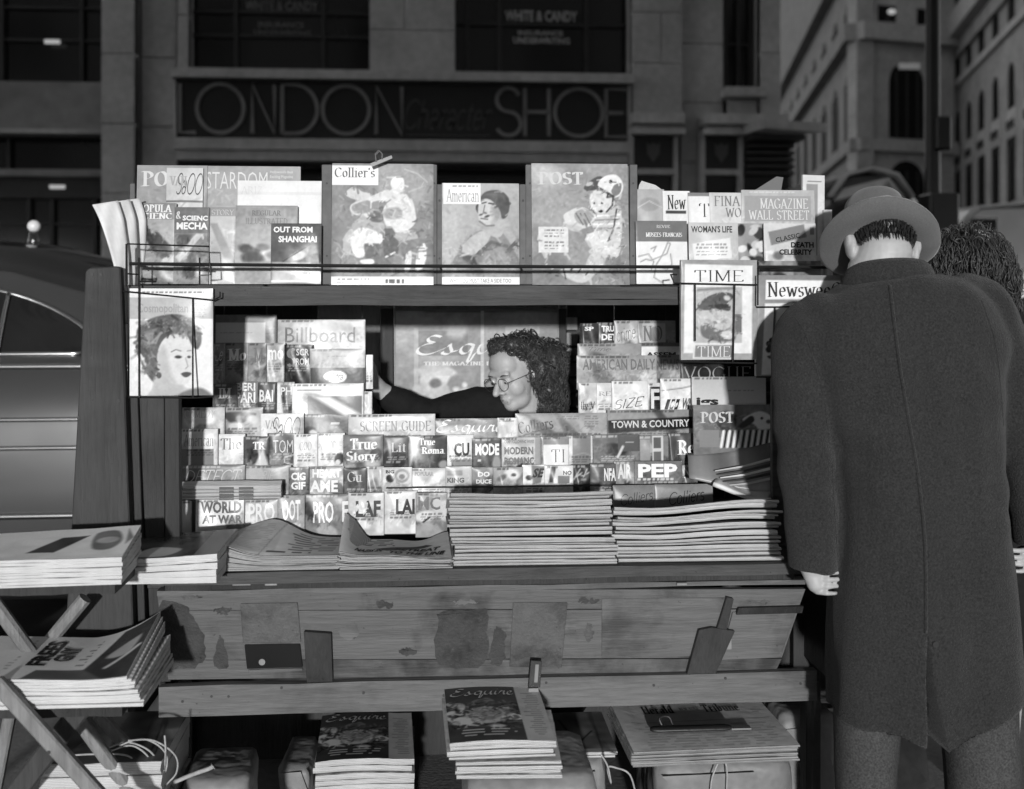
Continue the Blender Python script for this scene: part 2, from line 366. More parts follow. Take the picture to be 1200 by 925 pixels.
# ------------------------------------------------------------------ cover pictures, drawn as values on a fine grid
class Ras:
    def __init__(s, box, q=1.25, base=170):
        s.x0, s.y0, s.x1, s.y1 = box
        s.nx = max(4, int((s.x1-s.x0)/q)+1); s.ny = max(4, int((s.y1-s.y0)/q)+1)
        s.X, s.Y = np.meshgrid(np.linspace(s.x0, s.x1, s.nx), np.linspace(s.y0, s.y1, s.ny)); s.A = np.full(s.X.shape, float(base)); s.q = q
    def mix(s, al, v, a=1):
        al = np.clip(al, 0, 1)*a; s.A = s.A*(1-al)+v*al; return s
    def rect(s, x0, y0, x1, y1, v, a=1): return s.mix(((s.X >= x0) & (s.X <= x1) & (s.Y >= y0) & (s.Y <= y1)).astype(float), v, a)
    def ell(s, cx, cy, rx, ry, v, rot=0, soft=1.2, a=1):
        c, n = math.cos(R(rot)), math.sin(R(rot)); dx, dy = s.X-cx, s.Y-cy
        d = np.sqrt(((dx*c+dy*n)/rx)**2+((-dx*n+dy*c)/ry)**2)
        return s.mix((1-d)*min(rx, ry)/soft+.5, v, a)
    def seg(s, ax, ay, bx, by):
        dx, dy = bx-ax, by-ay; l = dx*dx+dy*dy or 1e-9
        t = np.clip(((s.X-ax)*dx+(s.Y-ay)*dy)/l, 0, 1)
        return np.hypot(s.X-ax-t*dx, s.Y-ay-t*dy)
    def line(s, pts, wd, v, soft=1.2, a=1):
        d = None
        for p, q in zip(pts, pts[1:]):
            e = s.seg(*p, *q); d = e if d is None else np.minimum(d, e)
        return s.mix((wd/2-d)/soft+.5, v, a)
    def poly(s, pts, v, soft=1.2, a=1):
        ins = np.zeros(s.X.shape, bool); d = None
        for (ax, ay), (bx, by) in zip(pts, pts[1:]+pts[:1]):
            if by != ay: ins ^= ((ay > s.Y) != (by > s.Y)) & (s.X < (bx-ax)*(s.Y-ay)/(by-ay)+ax)
            e = s.seg(ax, ay, bx, by); d = e if d is None else np.minimum(d, e)
        return s.mix(np.where(ins, d, -d)/soft+.5, v, a)
    def blob(s, pts, v, soft=1.5, a=1):
        c = catmull([(x, y, 0) for x, y in pts], 4, True); return s.poly([(p.x, p.y) for p in c], v, soft, a)
    def grad(s, v0, v1, horiz=False):
        t = (s.X-s.x0)/(s.x1-s.x0) if horiz else (s.Y-s.y0)/(s.y1-s.y0); s.A = v0+(v1-v0)*t; return s
    def noise(s, amp, scale, seed=0):
        r = np.random.RandomState(seed+11); n = 64; g = r.rand(n, n)*2-1
        fx = (s.X/scale) % (n-1); fy = (s.Y/scale) % (n-1); ix = fx.astype(int); iy = fy.astype(int); tx = fx-ix; ty = fy-iy
        s.A = s.A+amp*((g[iy, ix]*(1-tx)+g[iy, ix+1]*tx)*(1-ty)+(g[iy+1, ix]*(1-tx)+g[iy+1, ix+1]*tx)*ty); return s
    def dashes(s, x0, y0, x1, y1, n, v, seed=0, a=.8, th=.45):
        r = np.random.RandomState(seed); h = (y1-y0)/n
        for i in range(n):
            x = x0+r.rand()*2; e = x1-r.rand()*(x1-x0)*(.3 if i == n-1 else .08)
            while x < e:
                w_ = 2+r.rand()*5; s.rect(x, y0+i*h, min(x+w_, e), y0+i*h+h*th, v, a); x += w_+1.5
        return s
    def strokes(s, x0, y0, x1, y1, n, seed, amp=45, size=3.0):
        """painterly detail: many short marks that vary the tones already there"""
        r = np.random.RandomState(seed)
        for i in range(n):
            x, y = x0+r.rand()*(x1-x0), y0+r.rand()*(y1-y0); j = min(s.ny-1, max(0, int((y-s.y0)/(s.y1-s.y0)*(s.ny-1)))); k = min(s.nx-1, max(0, int((x-s.x0)/(s.x1-s.x0)*(s.nx-1))))
            v = np.clip(s.A[j, k]+(r.rand()-.52)*2*amp, 18, 242); a = r.rand()*3.14; l = size*(.5+r.rand())
            s.line([(x, y), (x+l*math.cos(a), y+l*math.sin(a))], (.7+r.rand()*1.5)*size/4, v, size/4, .75)
        return s
    def random(s, seed, lo=70, hi=215, n=9):
        r = np.random.RandomState(seed); W, Hh = s.x1-s.x0, s.y1-s.y0
        for i in range(n):
            x, y = s.x0+r.rand()*W, s.y0+(.1+.9*r.rand())*Hh; v = lo+r.rand()*(hi-lo)
            if r.rand() < .6: s.ell(x, y, W*(.06+.2*r.rand()), W*(.06+.25*r.rand()), v, r.rand()*180, 2.5, .85)
            else:
                a = r.rand()*6.28; l = W*(.15+.3*r.rand()); k = W*(.04+.1*r.rand())
                s.poly([(x, y), (x+l*math.cos(a), y+l*math.sin(a)), (x+l*math.cos(a)-k*math.sin(a), y+l*math.sin(a)+k*math.cos(a)), (x-k*math.sin(a), y+k*math.cos(a))], v, 1.5, .85)
        return s.noise(14, 6, seed).noise(10, 2.6, seed+3)

PRINT = M('cover_print', attr='col', rough=.25, spec=.09, noise=(160, .05), noise2=(7, .05), bump=(14, .3, .004))
MATT = M('newsprint_print', attr='col', rough=.8, spec=.2, noise=(60, .06), noise2=(6, .06), bump=(30, .3))
PAGES = M('page_edges', .6, .8, .2, noise=(20, .1), noise2=(3, .1), lines=(120, .5), bump=(90, .4, .002))
NEWSP = M('newsprint_edges', .36, .9, .1, noise=(14, .16), lines=(110, .45), bump=(60, .5, .003))

def set_col(me, vals):
    a = me.attributes.new('col', 'FLOAT', 'POINT'); a.data.foreach_set('value', np.asarray(vals, float).ravel())
def grid_obj(name, P, col, mat, parent):
    ny, nx = P.shape[:2]; me = bpy.data.meshes.new(name)
    idx = np.arange(nx*ny).reshape(ny, nx)
    q = np.stack([idx[1:, :-1], idx[1:, 1:], idx[:-1, 1:], idx[:-1, :-1]], -1).reshape(-1, 4)
    me.vertices.add(nx*ny); me.vertices.foreach_set('co', P.reshape(-1, 3).astype(np.float32).ravel())
    me.loops.add(len(q)*4); me.loops.foreach_set('vertex_index', q.ravel().astype(np.int32))
    me.polygons.add(len(q)); me.polygons.foreach_set('loop_start', np.arange(0, len(q)*4, 4, dtype=np.int32))
    me.polygons.foreach_set('use_smooth', np.ones(len(q), bool))
    me.update(calc_edges=True); set_col(me, col); me.materials.append(mat)
    o = bpy.data.objects.new(name, me); COL.objects.link(o); o.parent = parent
    return o
LINV = np.vectorize(lambda v: min(.86, lin(v)/1.22))

def T(s, x0, y0, x1, y1, v, font='bold', rot=0, shear=0): return (s, x0, y0, x1, y1, v, font, rot, shear)
def print_text(parent, texts, fn, mat, name='title', lift=0.0):
    """texts placed by the surface function fn(px, py, height) of the thing they are printed on"""
    res = None
    for k, (s, x0, y0, x1, y1, v, font, rot, shear) in enumerate(texts):
        a, fs = text_geo(s, font); cx, cy = (x0+x1)/2, (y0+y1)/2; c, n = math.cos(R(rot)), math.sin(R(rot)); vs = []
        for (u, t, z) in a:
            dx = (u-.5)*(x1-x0)+(t-.5)*(y1-y0)*shear; dy = (.5-t)*(y1-y0)
            vs.append(fn(cx+dx*c+dy*n, cy-dx*n+dy*c, .0007+lift+z*.6+k*.00012))
        mb = MB(); mb.add(vs, fs, min(.86, lin(v)/1.22))
        res = mb.build(name if k == 0 else 'caption', mat, None, (0, 0, 0)); res.parent = parent
    return res

_mi = [0]
def mag(label, box, Y, art=None, texts=(), base=170, tilt=4.0, thick=.006, q=1.25, group=None, bulge=.0035, lean=0.0, mat=None, name='magazine', cat='magazine', seed=None, turn=0.0):
    """an upright magazine whose face fills the given box of the photograph at depth Y; returns the thing"""
    _mi[0] += 1; sd_ = seed if seed is not None else _mi[0]*17
    mat = mat or PRINT
    x0, y0, x1, y1 = box; O = at(x0, y1, Y); W = at(x1, y1, Y).x-O.x
    Hh = O.z; t = R(tilt); h = .1
    for _ in range(4):
        tp = at((x0+x1)/2, y0, Y+h*math.sin(t)); h = (tp.z-at((x0+x1)/2, y1, Y).z)/math.cos(t)
    up = Vector((math.sin(R(lean)), math.sin(t), math.cos(t))).normalized(); rt = Vector((math.cos(R(turn)), math.sin(R(turn)), 0)); nn = rt.cross(up).normalized()
    rnd = random.Random(sd_); ph = [rnd.random()*6.28 for _ in range(4)]; bl = bulge*(.4+rnd.random())
    def off(u, v):
        e = (4*u*(1-u))**.5*(4*v*(1-v))**.5 if 0 < u < 1 and 0 < v < 1 else 0
        return e*bl*(1+.7*math.sin(3.1*u+ph[0])*math.cos(2.6*v+ph[1])+.4*math.sin(7*u+ph[2]+4*v))
    def fn(px, py, d=0.0):
        u = (px-x0)/(x1-x0); v = (y1-py)/(y1-y0)
        return rt*(u*W)+up*(v*h)+nn*(.0006+off(u, v)+d)
    body = MB(); cr = [Vector((0, 0, 0)), rt*W, rt*W+up*h, up*h]; body.prism(cr, -nn*thick)
    o = body.build(name, PAGES, None, (0, 0, 0)); o.location = O
    tag(o, label, cat, group)
    ra = Ras(box, q, base)
    if art is not None: art(ra)
    else: ra.random(sd_, max(20, base-70), min(235, base+60))
    uu = (ra.X-x0)/(x1-x0); vv = (y1-ra.Y)/(y1-y0)
    OF = np.vectorize(off)(uu, vv)+.0006
    P = uu[..., None]*W*np.array(rt)+vv[..., None]*h*np.array(up)+OF[..., None]*np.array(nn)
    grid_obj('cover', P, LINV(ra.A), mat, o)
    if texts: print_text(o, texts, fn, mat)
    o['_fn'] = 0; del o['_fn']
    return o, fn
# ------------------------------------------------------------------ materials of the place
ASPH = M('asphalt', .05, .9, .3, noise=(3, .25), noise2=(60, .3), bump=(120, .6, .01))
PAVE = M('pavement_concrete', .16, .9, .3, noise=(2, .2), noise2=(40, .2), bump=(80, .4))
STONE = M('sooty_limestone', .45, .85, .25, noise=(1.1, .25), noise2=(9, .18), bump=(14, .35, .02))
STONE2 = M('weathered_stone_trim', .48, .85, .25, noise=(1.5, .25), noise2=(9, .2), bump=(20, .3, .02))
BRICKD = M('dark_brownstone', .26, .9, .2, noise=(.7, .25), noise2=(5, .2), bump=(6, .5, .04))
STONE3 = M('grey_far_stone', .38, .9, .2, noise=(.5, .25), noise2=(4, .2), bump=(6, .4, .04))
BLACKP = M('black_shop_panel', .012, .35, .4, noise=(4, .3))
DGLASS = M('dark_window_glass', .012, .12, .5, noise=(.8, .4), bump=(1.2, .05, .02))
FRAME = M('dark_window_frame', .03, .5, .4, noise=(5, .3))
BRONZE = M('dull_sign_metal', .2, .45, .5, metal=.4, noise=(3, .3))
GILT = M('painted_window_lettering', .45, .6, .3, noise=(3, .3))
DWOOD = wood('dark_painted_wood', .033, 'Z', .5, .45, .8)
BWOOD = wood('black_painted_wood', .024, 'Z', .6, .5, 1.2)
HWOOD = wood('weathered_shelf_wood', .045, 'X', .8, .45, .7)
PWOOD = wood('old_plank_wood', .095, 'X', .65, .4, .4)
PANEL = wood('stained_front_board', .098, 'X', .38, .66, .45, stain_scale=4.5)
PATCH = wood('worn_patch_board', .085, 'N', .35, .6, .5, stain_scale=7)
LWOOD = wood('bare_stool_wood', .16, 'Z', .6, .4, .4)
WALLW = wood('painted_back_wall', .22, 'Z', .4, .3, .3)
WIRE = M('dark_rack_wire', .02, .4, .5, metal=.5, noise=(20, .3))
STEEL = M('dull_clip_steel', .16, .55, .4, metal=.3, noise=(30, .2))
CARDB = M('frame_cardboard', .1, .7, .3, noise=(10, .2), noise2=(60, .15), bump=(60, .2))

# ------------------------------------------------------------------ ground, road, pavements
g = MB(); g.box(-400, -60, -1.2, 400, 420, -.125); tag(g.build('road', ASPH), kind='structure')
g = MB(); g.box(-60, -40, -.3, 60, 1.45, 0.0); tag(g.build('pavement', PAVE), kind='structure')
g = MB(); g.box(-60, 1.452, -.3, 60, 1.6, 0.004); tag(g.build('kerb', STONE2), kind='structure')
g = MB(); g.box(-60, 11.2, -.3, 4.6, 30, 0.0); tag(g.build('far_pavement', PAVE), kind='structure')

# ------------------------------------------------------------------ added unseen building behind the camera, shaped to keep the street in shade
ob = empty('added_shade_building', (0, -9.6, 0), 'added unseen building over an open arcade, shading the street behind the newsstand', 'building')
m = MB(); m.box(-24, -9.6, 3.15, 48, -9.0, 36); m.build('wall', STONE, ob)
for x in (-22, -12, -4.6, 4.6, 11, 22, 33, 46):
    m = MB(); m.box(x-.45, -9.55, 0, x+.45, -9.05, 3.15); m.build('column', STONE2, ob)
m = MB(); m.box(-24.2, -9.7, 36, 48.2, -8.8, 36.5); m.build('cornice', STONE2, ob)
for j in range(7):
    for i in range(11):
        m = MB(); x = -20+i*6; z = 5+j*4; m.box(x-1, -9.0, z, x+1, -8.985, z+2.4); m.build('window', DGLASS, ob)

# ------------------------------------------------------------------ shop building across the street
YF = 13.2
sb = empty('shop_building', (0, YF, 0), 'sooty stone office building with a wide lettered shop front across the street', 'building')
def fx(px): return xat(px, YF)
def fz(py): return zat(py, 560, YF)
def fbox(name, mat, x0, y0, x1, y1, front=0.0, back=.5, parent=None, bevel=0):
    m = MB(); m.box(fx(x0), YF+front, fz(y1), fx(x1), YF+back, fz(y0)); return m.build(name, mat, parent or sb, bevel=bevel)
def stones(x0, x1, y0, y1, n, front=0.0, seed=1):
    r = random.Random(seed); hgt = (y1-y0)/n
    fbox('backing', STONE, x0+.5, y0, x1-.5, y1, front+.03, front+.5)
    for i in range(n):
        d = r.uniform(0, .012)
        cut = [x0, x1] if i % 2 == 0 or x1-x0 < 60 else [x0, x0+(x1-x0)*r.uniform(.4, .6), x1]
        for a, b in zip(cut, cut[1:]): fbox('stone_block', STONE, a+.5, y0+i*hgt+.5, b-.5, y0+(i+1)*hgt-.5, front+d, front+.2, bevel=.015)
fbox('core', BRICKD, -260, -2200, 917, 470, 1.0, 9)
fbox('upper_wall', STONE, -260, -2200, 917, -171, .1, .99)
stones(118, 158, -170, 470, 8, 0, 1); stones(160, 204, -170, 470, 8, .22, 2)
stones(432, 534, -170, 86, 5, .12, 3); stones(205, 219, -170, 86, 4, .12, 4)
stones(740, 800, -170, 132, 5, .0, 5); stones(801, 853, -170, 470, 9, .22, 6); stones(892, 917, -170, 132, 4, .05, 7)
# left storefront
fbox('wall', BRICKD, -260, 97, 118, 146, .35, .6); fbox('ledge', STONE, -260, 154, 118, 159, .2, .6); fbox('spandrel', BRICKD, -260, 146.2, 118, 153.8, .3, .6)
fbox('ledge', BRICKD, -260, 200, 118, 208, .25, .6)
fbox('wall', FRAME, -260, 208.3, 118, 232, .45, .6)
def window(x0, y0, x1, y1, vm=(), hm=(), depth=.45, w_=2.2, mat=DGLASS):
    f = MB(); wx = lambda p: fx(p)
    o = None
    m = MB(); m.box(fx(x0), YF+depth, fz(y1), fx(x1), YF+depth+.03, fz(y0)); o = m.build('window', mat, sb)
    for p in vm:
        m = MB(); m.box(fx(p-w_), YF+depth-.1, fz(y1), fx(p+w_), YF+depth-.001, fz(y0)); m.build('mullion', FRAME, o)
    for p in hm:
        m = MB(); m.box(fx(x0), YF+depth-.07, fz(p+1.6), fx(x1), YF+depth-.003, fz(p-1.6)); m.build('transom', FRAME, o)
    return o
window(-260, -170, 118, 96.5, (-110, -10, 86, 114), (10, 48)); window(-260, 160, 118, 199.5, (-10,), (), .7)
window(-260, 232.5, 118, 470, (-30, 18, 46, 98), (262,), .6)
w1 = window(219, -170, 431, 84, (271, 376), (11, 39)); w2 = window(535, -170, 738, 90, (549, 587, 691), (20,))
window(854, -170, 891, 99, (858, 873, 888), (40,)); fbox('window_sill', STONE2, 848, 99.3, 898, 110, -.12, .5)
stones(854, 891, 111, 132, 1, .1, 9)
# window lettering, as far as it can be read
def facade_text(parent, rows, depth, mat, name):
    for s, x0, y0, x1, y1, font in rows:
        m = MB(); a, fs = text_geo(s, font); m.add([(fx(x0+u*(x1-x0)), YF+depth-.004-z*3, fz(y1-t*(y1-y0))) for u, t, z in a], [f[::-1] for f in fs])
        m.build(name, mat, parent)
DIMG = M('faded_window_lettering', .16, .6, .3, noise=(3, .4))
facade_text(w2, [('WHITE & CANDY', 594, 2, 681, 15, 'bold'), ('INSURANCE', 610, 26, 664, 32, 'bold'), ('UNDERWRITING', 604, 34.5, 672, 42, 'bold')], .44, GILT, 'lettering')
facade_text(w1, [('WHITE & CANDY', 281, -4, 369, 8, 'bold'), ('INSURANCE', 297, 21, 352, 28, 'bold'), ('UNDERWRITING', 292, 31, 360, 37, 'bold')], .44, DIMG, 'lettering')
# shop sign band
sg = fbox('sign_panel', BLACKP, 205, 98, 738, 165, .02, .4)
fbox('sign_ledge', STONE2, 203, 87, 741, 97.5, -.18, .4); fbox('sign_moulding', STONE, 205, 165.3, 738, 178, -.06, .4); fbox('sign_moulding', STONE, 207, 178.3, 737, 190, .0, .4)
fbox('sign_frame', STONE, 204, 97.8, 206.5, 165, -.04, .3); fbox('sign_frame', STONE, 735.5, 97.8, 738.5, 165, -.04, .3)
LETT = [('L', 211, 230), ('O', 231, 286), ('N', 296, 322), ('D', 331, 372), ('O', 378, 433), ('N', 441, 471), ('S', 581, 610), ('H', 615, 643), ('O', 650, 706), ('E', 710, 734)]
for ch, x0, x1 in LETT:
    m = MB()
    for st in NEON[ch]:
        mx = max(a for q in NEON[ch] for a, b in q); p = [Vector((fx(x0+a/mx*(x1-x0)), YF-.03, fz(159-b*56))) for a, b in st]
        n = len(p); ring = []
        for i in range(n):
            d = (p[min(i+1, n-1)]-p[max(i-1, 0)]).normalized(); sd_ = Vector((d.z, 0, -d.x))*.026
            ring.append([p[i]-sd_, p[i]+sd_, p[i]+sd_+Vector((0, .07, 0)), p[i]-sd_+Vector((0, .07, 0))])
        m.loft(ring)
    m.build('letter', BRONZE, sg, fixn=True)
m = MB()
a, fs = text_geo('Character', 'pen')
m.add([(fx(474+u*103), YF+.004, fz(153-t*36)) for u, t, z in a], [f[::-1] for f in fs]); m.box(fx(476), YF-.01, fz(160), fx(574), YF+.018, fz(158.6)); m.build('script_lettering', M('dim_script_metal', .07, .4, .5, metal=.3), sg)
# recessed shop windows under the sign
window(205, 190.3, 738, 470, (300, 400, 470, 640), (205,), .9)
# small shop at the corner: cornices, shield panels, posts
for x0, x1 in ((738, 798), (822, 918)):
    fbox('cornice', STONE2, x0, 133, x1, 145, -.25, .5); fbox('cornice_step', STONE, x0+3, 145.3, x1-1, 150, -.12, .5); fbox('cornice_step', STONE2, x0, 150.3, x1+2, 157, -.2, .5)
fbox('shop_fascia', FRAME, 870, 157.5, 930, 166, -.5, .5); fbox('shop_fascia', BLACKP, 872, 166.3, 928, 230, .1, .5)
for i in range(5): fbox('louvre', FRAME, 872, 168+i*8, 926, 172+i*8, -.2, .09)
m = MB(); m.prism([(fx(868), YF-.05, fz(146)), (fx(917), YF-.05, fz(146)), (fx(934), YF-1.2, fz(156)), (fx(868), YF-1.2, fz(152))], (0, 0, -.12)); m.build('canopy', STONE2, sb, fixn=True)
for x0, x1 in ((742, 790), (826, 866)):
    p = fbox('shield_panel', BLACKP, x0, 158, x1, 196, .05, .3); cx = (x0+x1)/2
    m = MB(); m.prism([(fx(cx+a*8), YF+.02, fz(176+b*11)) for a, b in ((-1, -1), (-.4, -.75), (0, -1.05), (.4, -.75), (1, -1), (.9, .2), (0, 1.1), (-.9, .2))], (0, .028, 0)); m.build('shield', M('dim_shield_paint', .1, .6), p, fixn=True)
    fbox('shop_rail', STONE, x0-2, 196.3, x1+2, 203, -.02, .3); fbox('shop_pane', BLACKP, x0, 203.3, x1, 300, .12, .3)
for x in (740, 792, 823.5, 868): fbox('shop_post', STONE, x-2.5, 157.3, x+2, 330, -.05, .25)
# lit ceiling lamps seen through the left shop windows
LAMP = M('lit_lamp_glass', .6, .4, emit=.16)
for x, y in ((52, 51), (58, 220)): fbox('ceiling_lamp', LAMP, x-9, y-2.2, x+9, y+2.2, .3, .34)

# ------------------------------------------------------------------ far buildings of the side street
def arch_pts(cx, z0, z1, hw, n=8):
    """door-shaped outline in (along, z)"""
    zs = z1-hw; return [(cx-hw, z0), (cx+hw, z0)]+[(cx+hw*math.cos(math.pi*i/n), zs+hw*math.sin(math.pi*i/n)) for i in range(n+1)]
FARWIN = M('far_dark_window', .012, .7, .1, noise=(1, .3))
def wall_things(parent, A, B, spec, name, depth=.5, mat=FARWIN, frame=None):
    """arched or square panels set on the wall from A to B (plan points)"""
    A, B = Vector((*A, 0)), Vector((*B, 0)); d = (B-A).normalized(); nrm = Vector((d.y, -d.x, 0))
    for cx, z0, z1, hw, arched in spec:
        pts = arch_pts(cx, z0, z1, hw) if arched else [(cx-hw, z0), (cx+hw, z0), (cx+hw, z1), (cx-hw, z1)]
        m = MB(); m.prism([A+d*u+Vector((0, 0, z))+nrm*.036 for u, z in pts], -nrm*.3); o = m.build(name, mat, parent, fixn=True)
        if frame:
            big = arch_pts(cx, z0, z1+.45, hw+.45) if arched else [(cx-hw-.3, z0-.3), (cx+hw+.3, z0-.3), (cx+hw+.3, z1+.3), (cx-hw-.3, z1+.3)]
            m = MB(); m.prism([A+d*u+Vector((0, 0, z))+nrm*.03 for u, z in big], -nrm*.2); m.build('surround', frame, o, fixn=True)
        for k in (-1, 0, 1) if hw > 1.2 else (0,):
            m = MB(); p = A+d*(cx+k*hw*.6)+nrm*.12; m.box(p.x-.06, p.y-.06, z0, p.x+.06, p.y+.06, z1-hw*.5); m.build('mullion', FRAME, o)
def pt(px, Dy): return (xat(px, Dy), Dy)
C2 = pt(1004, 78); L2 = pt(905, 150); R2 = pt(1118, 80)
b2 = empty('arched_building', (C2[0], C2[1], 0), 'dark stone building with a tall arched corner window and arcaded side', 'building')
def zz(py, Dy): return CZ+(HY-py)/FPX*(Dy-CAMY)
def wall(parent, A, B, z0, z1, mat, name='wall', t=1.2, out=0.0):
    A, B = Vector((*A, 0)), Vector((*B, 0)); d = (B-A).normalized(); n = Vector((d.y, -d.x, 0))
    m = MB(); m.prism([A+n*out+Vector((0, 0, z0)), B+n*out+Vector((0, 0, z0)), B+n*out+Vector((0, 0, z1)), A+n*out+Vector((0, 0, z1))], -n*(t+out)); return m.build(name, mat, parent, fixn=True)
top2 = 45
wall(b2, C2, R2, -.12, top2, STONE3); wall(b2, L2, C2, -.12, top2, BRICKD)
LL = math.dist(L2, C2)
for zc, hgt, o_ in ((zz(40, 78), 1.3, .9), (zz(172, 78), .9, .5), (zz(-60, 78), 1.4, 1.0)):
    wall(b2, C2, R2, zc, zc+hgt, STONE3, 'cornice', .3, o_); wall(b2, L2, C2, zc, zc+hgt, BRICKD, 'cornice', .3, o_)
WW = math.dist(C2, R2)
wall_things(b2, C2, R2, [(WW*.5, zz(155, 78), zz(62, 78), 1.55, True), (WW*.5, zz(250, 78), zz(182, 78), 1.6, True), (WW*.3, zz(35, 78), zz(-5, 78), .8, False), (WW*.7, zz(35, 78), zz(-5, 78), .8, False)], 'window', frame=STONE3)
wall_things(b2, L2, C2, [(LL-4-i*7.2, zz(158, 78), zz(66, 78), 1.7, True) for i in range(9)]+[(LL-4-i*7.2, zz(250, 78), zz(185, 78), 1.7, True) for i in range(9)]+[(LL-4-i*7.2, zz(30, 78), zz(-25, 78), 1.7, True) for i in range(9)], 'window', frame=BRICKD)
m = MB(); p = at(1045, 14, 77.3); m.ell(p, (.32, .2, .2)); m.build('window_lamp', LAMP, b2)
m = MB(); p = at(1066, 78, 77.3); m.box(p.x-.8, p.y, p.z-.2, p.x+.8, p.y+.1, p.z+.25); m.build('window_lamp', M('dim_lamp_glass', .5, .4, emit=.03), b2)
A3 = pt(1116, 84); B3 = pt(1330, 42)
b3 = empty('corniced_building', (A3[0], A3[1], 0), 'pale corniced building with small arched windows at the right edge', 'building')
wall(b3, A3, B3, -.12, 40, STONE3); L3 = math.dist(A3, B3)
zc = zz(52, 84); wall(b3, A3, B3, zc, zc+1.7, STONE2, 'cornice', .3, 1.1); wall(b3, A3, B3, zc-1.2, zc-.05, STONE3, 'frieze', .3, .35)
wall(b3, A3, B3, zz(103, 84), zz(103, 84)+.5, STONE2, 'string_course', .3, .3)
sp = []
for i in range(7):
    u = 2.6+i*4.6
    sp += [(u, zz(172, 84), zz(130, 84), .95, True), (u, zz(96, 84), zz(62, 84), 1.0, False), (u, zz(30, 84), zz(-30, 84), 1.0, False), (u, zz(260, 84), zz(200, 84), 1.2, False)]
wall_things(b3, A3, B3, sp, 'window', frame=STONE3)
wall_things(b3, A3, B3, [(2.6+i*4.6, zz(192, 84), zz(174, 84), 1.3, False) for i in range(7)], 'balcony_panel', mat=STONE2)
p = at(1178, 68, 71); m = MB(); m.ell(p, (.35, .3, .4)); m.build('window_lamp', LAMP, b3)
# street end, dark blocks closing the gaps
for lab, x0, x1, Dy, h_ in (('far dark block closing the side street behind the arched building', 880, 1130, 170, 60), ('far block behind the corniced building', 1090, 1500, 190, 75)):
    e = empty('far_building', (xat(x0, Dy), Dy, 0), lab, 'building'); m = MB(); m.box(xat(x0, Dy), Dy, -.12, xat(x1, Dy), Dy+15, h_); m.build('wall', BRICKD, e)
    for j in range(10):
        for i in range(8):
            x = xat(x0, Dy)+3+i*4; z = 4+j*5.5; m = MB(); m.box(x, Dy-.05, z, x+1.8, Dy+.1, z+3); m.build('window', DGLASS, e)

# ------------------------------------------------------------------ the newsstand
ns = empty('newsstand', (0, .1, 0), 'worn wooden newsstand with tiered magazine racks, counter and stained front board', 'newsstand')
YC = 0.0; ZC = zat(667, 550, 0)
def px_box(name, mat, x0, y0, x1, y1, Y, t, parent=ns, bevel=.002):
    a = at(x0, y1, Y); b = at(x1, y0, Y); m = MB(); m.box(a.x, Y, a.z, b.x, Y+t, b.z); return m.build(name, mat, parent, bevel=bevel)
def px_prism(name, mat, pts, t, parent=ns, bevel=.0015):
    m = MB(); m.prism([at(*p) for p in pts], (0, t, 0)); return m.build(name, mat, parent, bevel=bevel, fixn=True)
x0c, x1c = xat(178, 0), xat(952, 0)
def plank_x(name, mat, x0, x1, y0, y1, z0, z1, parent=ns, seg=10, wob=.0015, seed=1, bevel=.003):
    """long board with slightly uneven edges"""
    r = random.Random(seed); m = MB(); rings = []
    for i in range(seg+1):
        x = x0+(x1-x0)*i/seg; j = [r.uniform(-wob, wob) for _ in range(4)]
        rings.append([(x, y0+j[0], z0+j[1]), (x, y0+j[0], z1+j[2]), (x, y1, z1+j[2]), (x, y1, z0+j[1])])
    m.loft(rings); return m.build(name, mat, parent, fixn=True)
plank_x('counter', HWOOD, x0c, x1c, .0, .40, ZC-.026, ZC, seed=3)
plank_x('gap_shade_strip', BWOOD, x0c+.02, x1c-.03, .045, .1, ZC-.05, ZC-.027, seed=4)  # black strip standing in for the shade under the counter edge
for a, b in ((272, 294), (310, 325), (793, 806)): px_box('metal_tab', STEEL, a, 683, b, 687, .04, .003)
plank_x('panel_ledge', PWOOD, xat(184, .05), xat(944, .05), .05, .09, zat(692, 560, .05), zat(686.5, 560, .05), seed=5)
# sloping front board: three wide boards
def slope_pt(px, py):
    t = (py-690)/(792-690); return at(px, py, .052+.06*t)
def rough_outline(pts, seed, amp=2.2):
    r = random.Random(seed); c = catmull([(x, y, 0) for x, y in pts], 5, True); return [(q.x+r.uniform(-amp, amp), q.y+r.uniform(-amp, amp)) for q in c]
def board(name, mat, pts, lift, t, parent=ns):
    if name == 'dark_patch': pts = rough_outline(pts, int(pts[0][0])); lift, t = .0012, .002
    m = MB(); m.prism([slope_pt(*p)+Vector((0, -lift, 0)) for p in pts], (0, t, 0)); return m.build(name, mat, parent, bevel=0 if name == 'dark_patch' else .0012, fixn=True)
eL = lambda y: 183+(y-690)*.13; eR = lambda y: 945-(y-690)*.34
for y0, y1 in ((692.5, 716), (716.3, 774), (774.3, 797)):
    board('front_board', PANEL, [(eL(y1), y1), (eR(y1), y1-(9 if y1 > 780 else 3)), (eR(y0), y0-2), (eL(y0), y0)], 0, .02)
STAIN = wood('dark_stained_board', .045, 'N', .4, .5, .9, stain_scale=9)
LPATCH = wood('pale_patch_board', .11, 'X', .4, .5, .3, stain_scale=5)
board('dark_patch', STAIN, [(192, 778), (234, 779), (240, 752), (226, 722), (214, 708), (186, 710)], .002, .004)
board('dark_patch', STAIN, [(253, 782), (268, 783), (264, 760), (257, 744), (252, 762)], .002, .004)
board('upper_patch', PATCH, [(285, 753), (353, 752), (349, 706), (282, 707)], .005, .006)
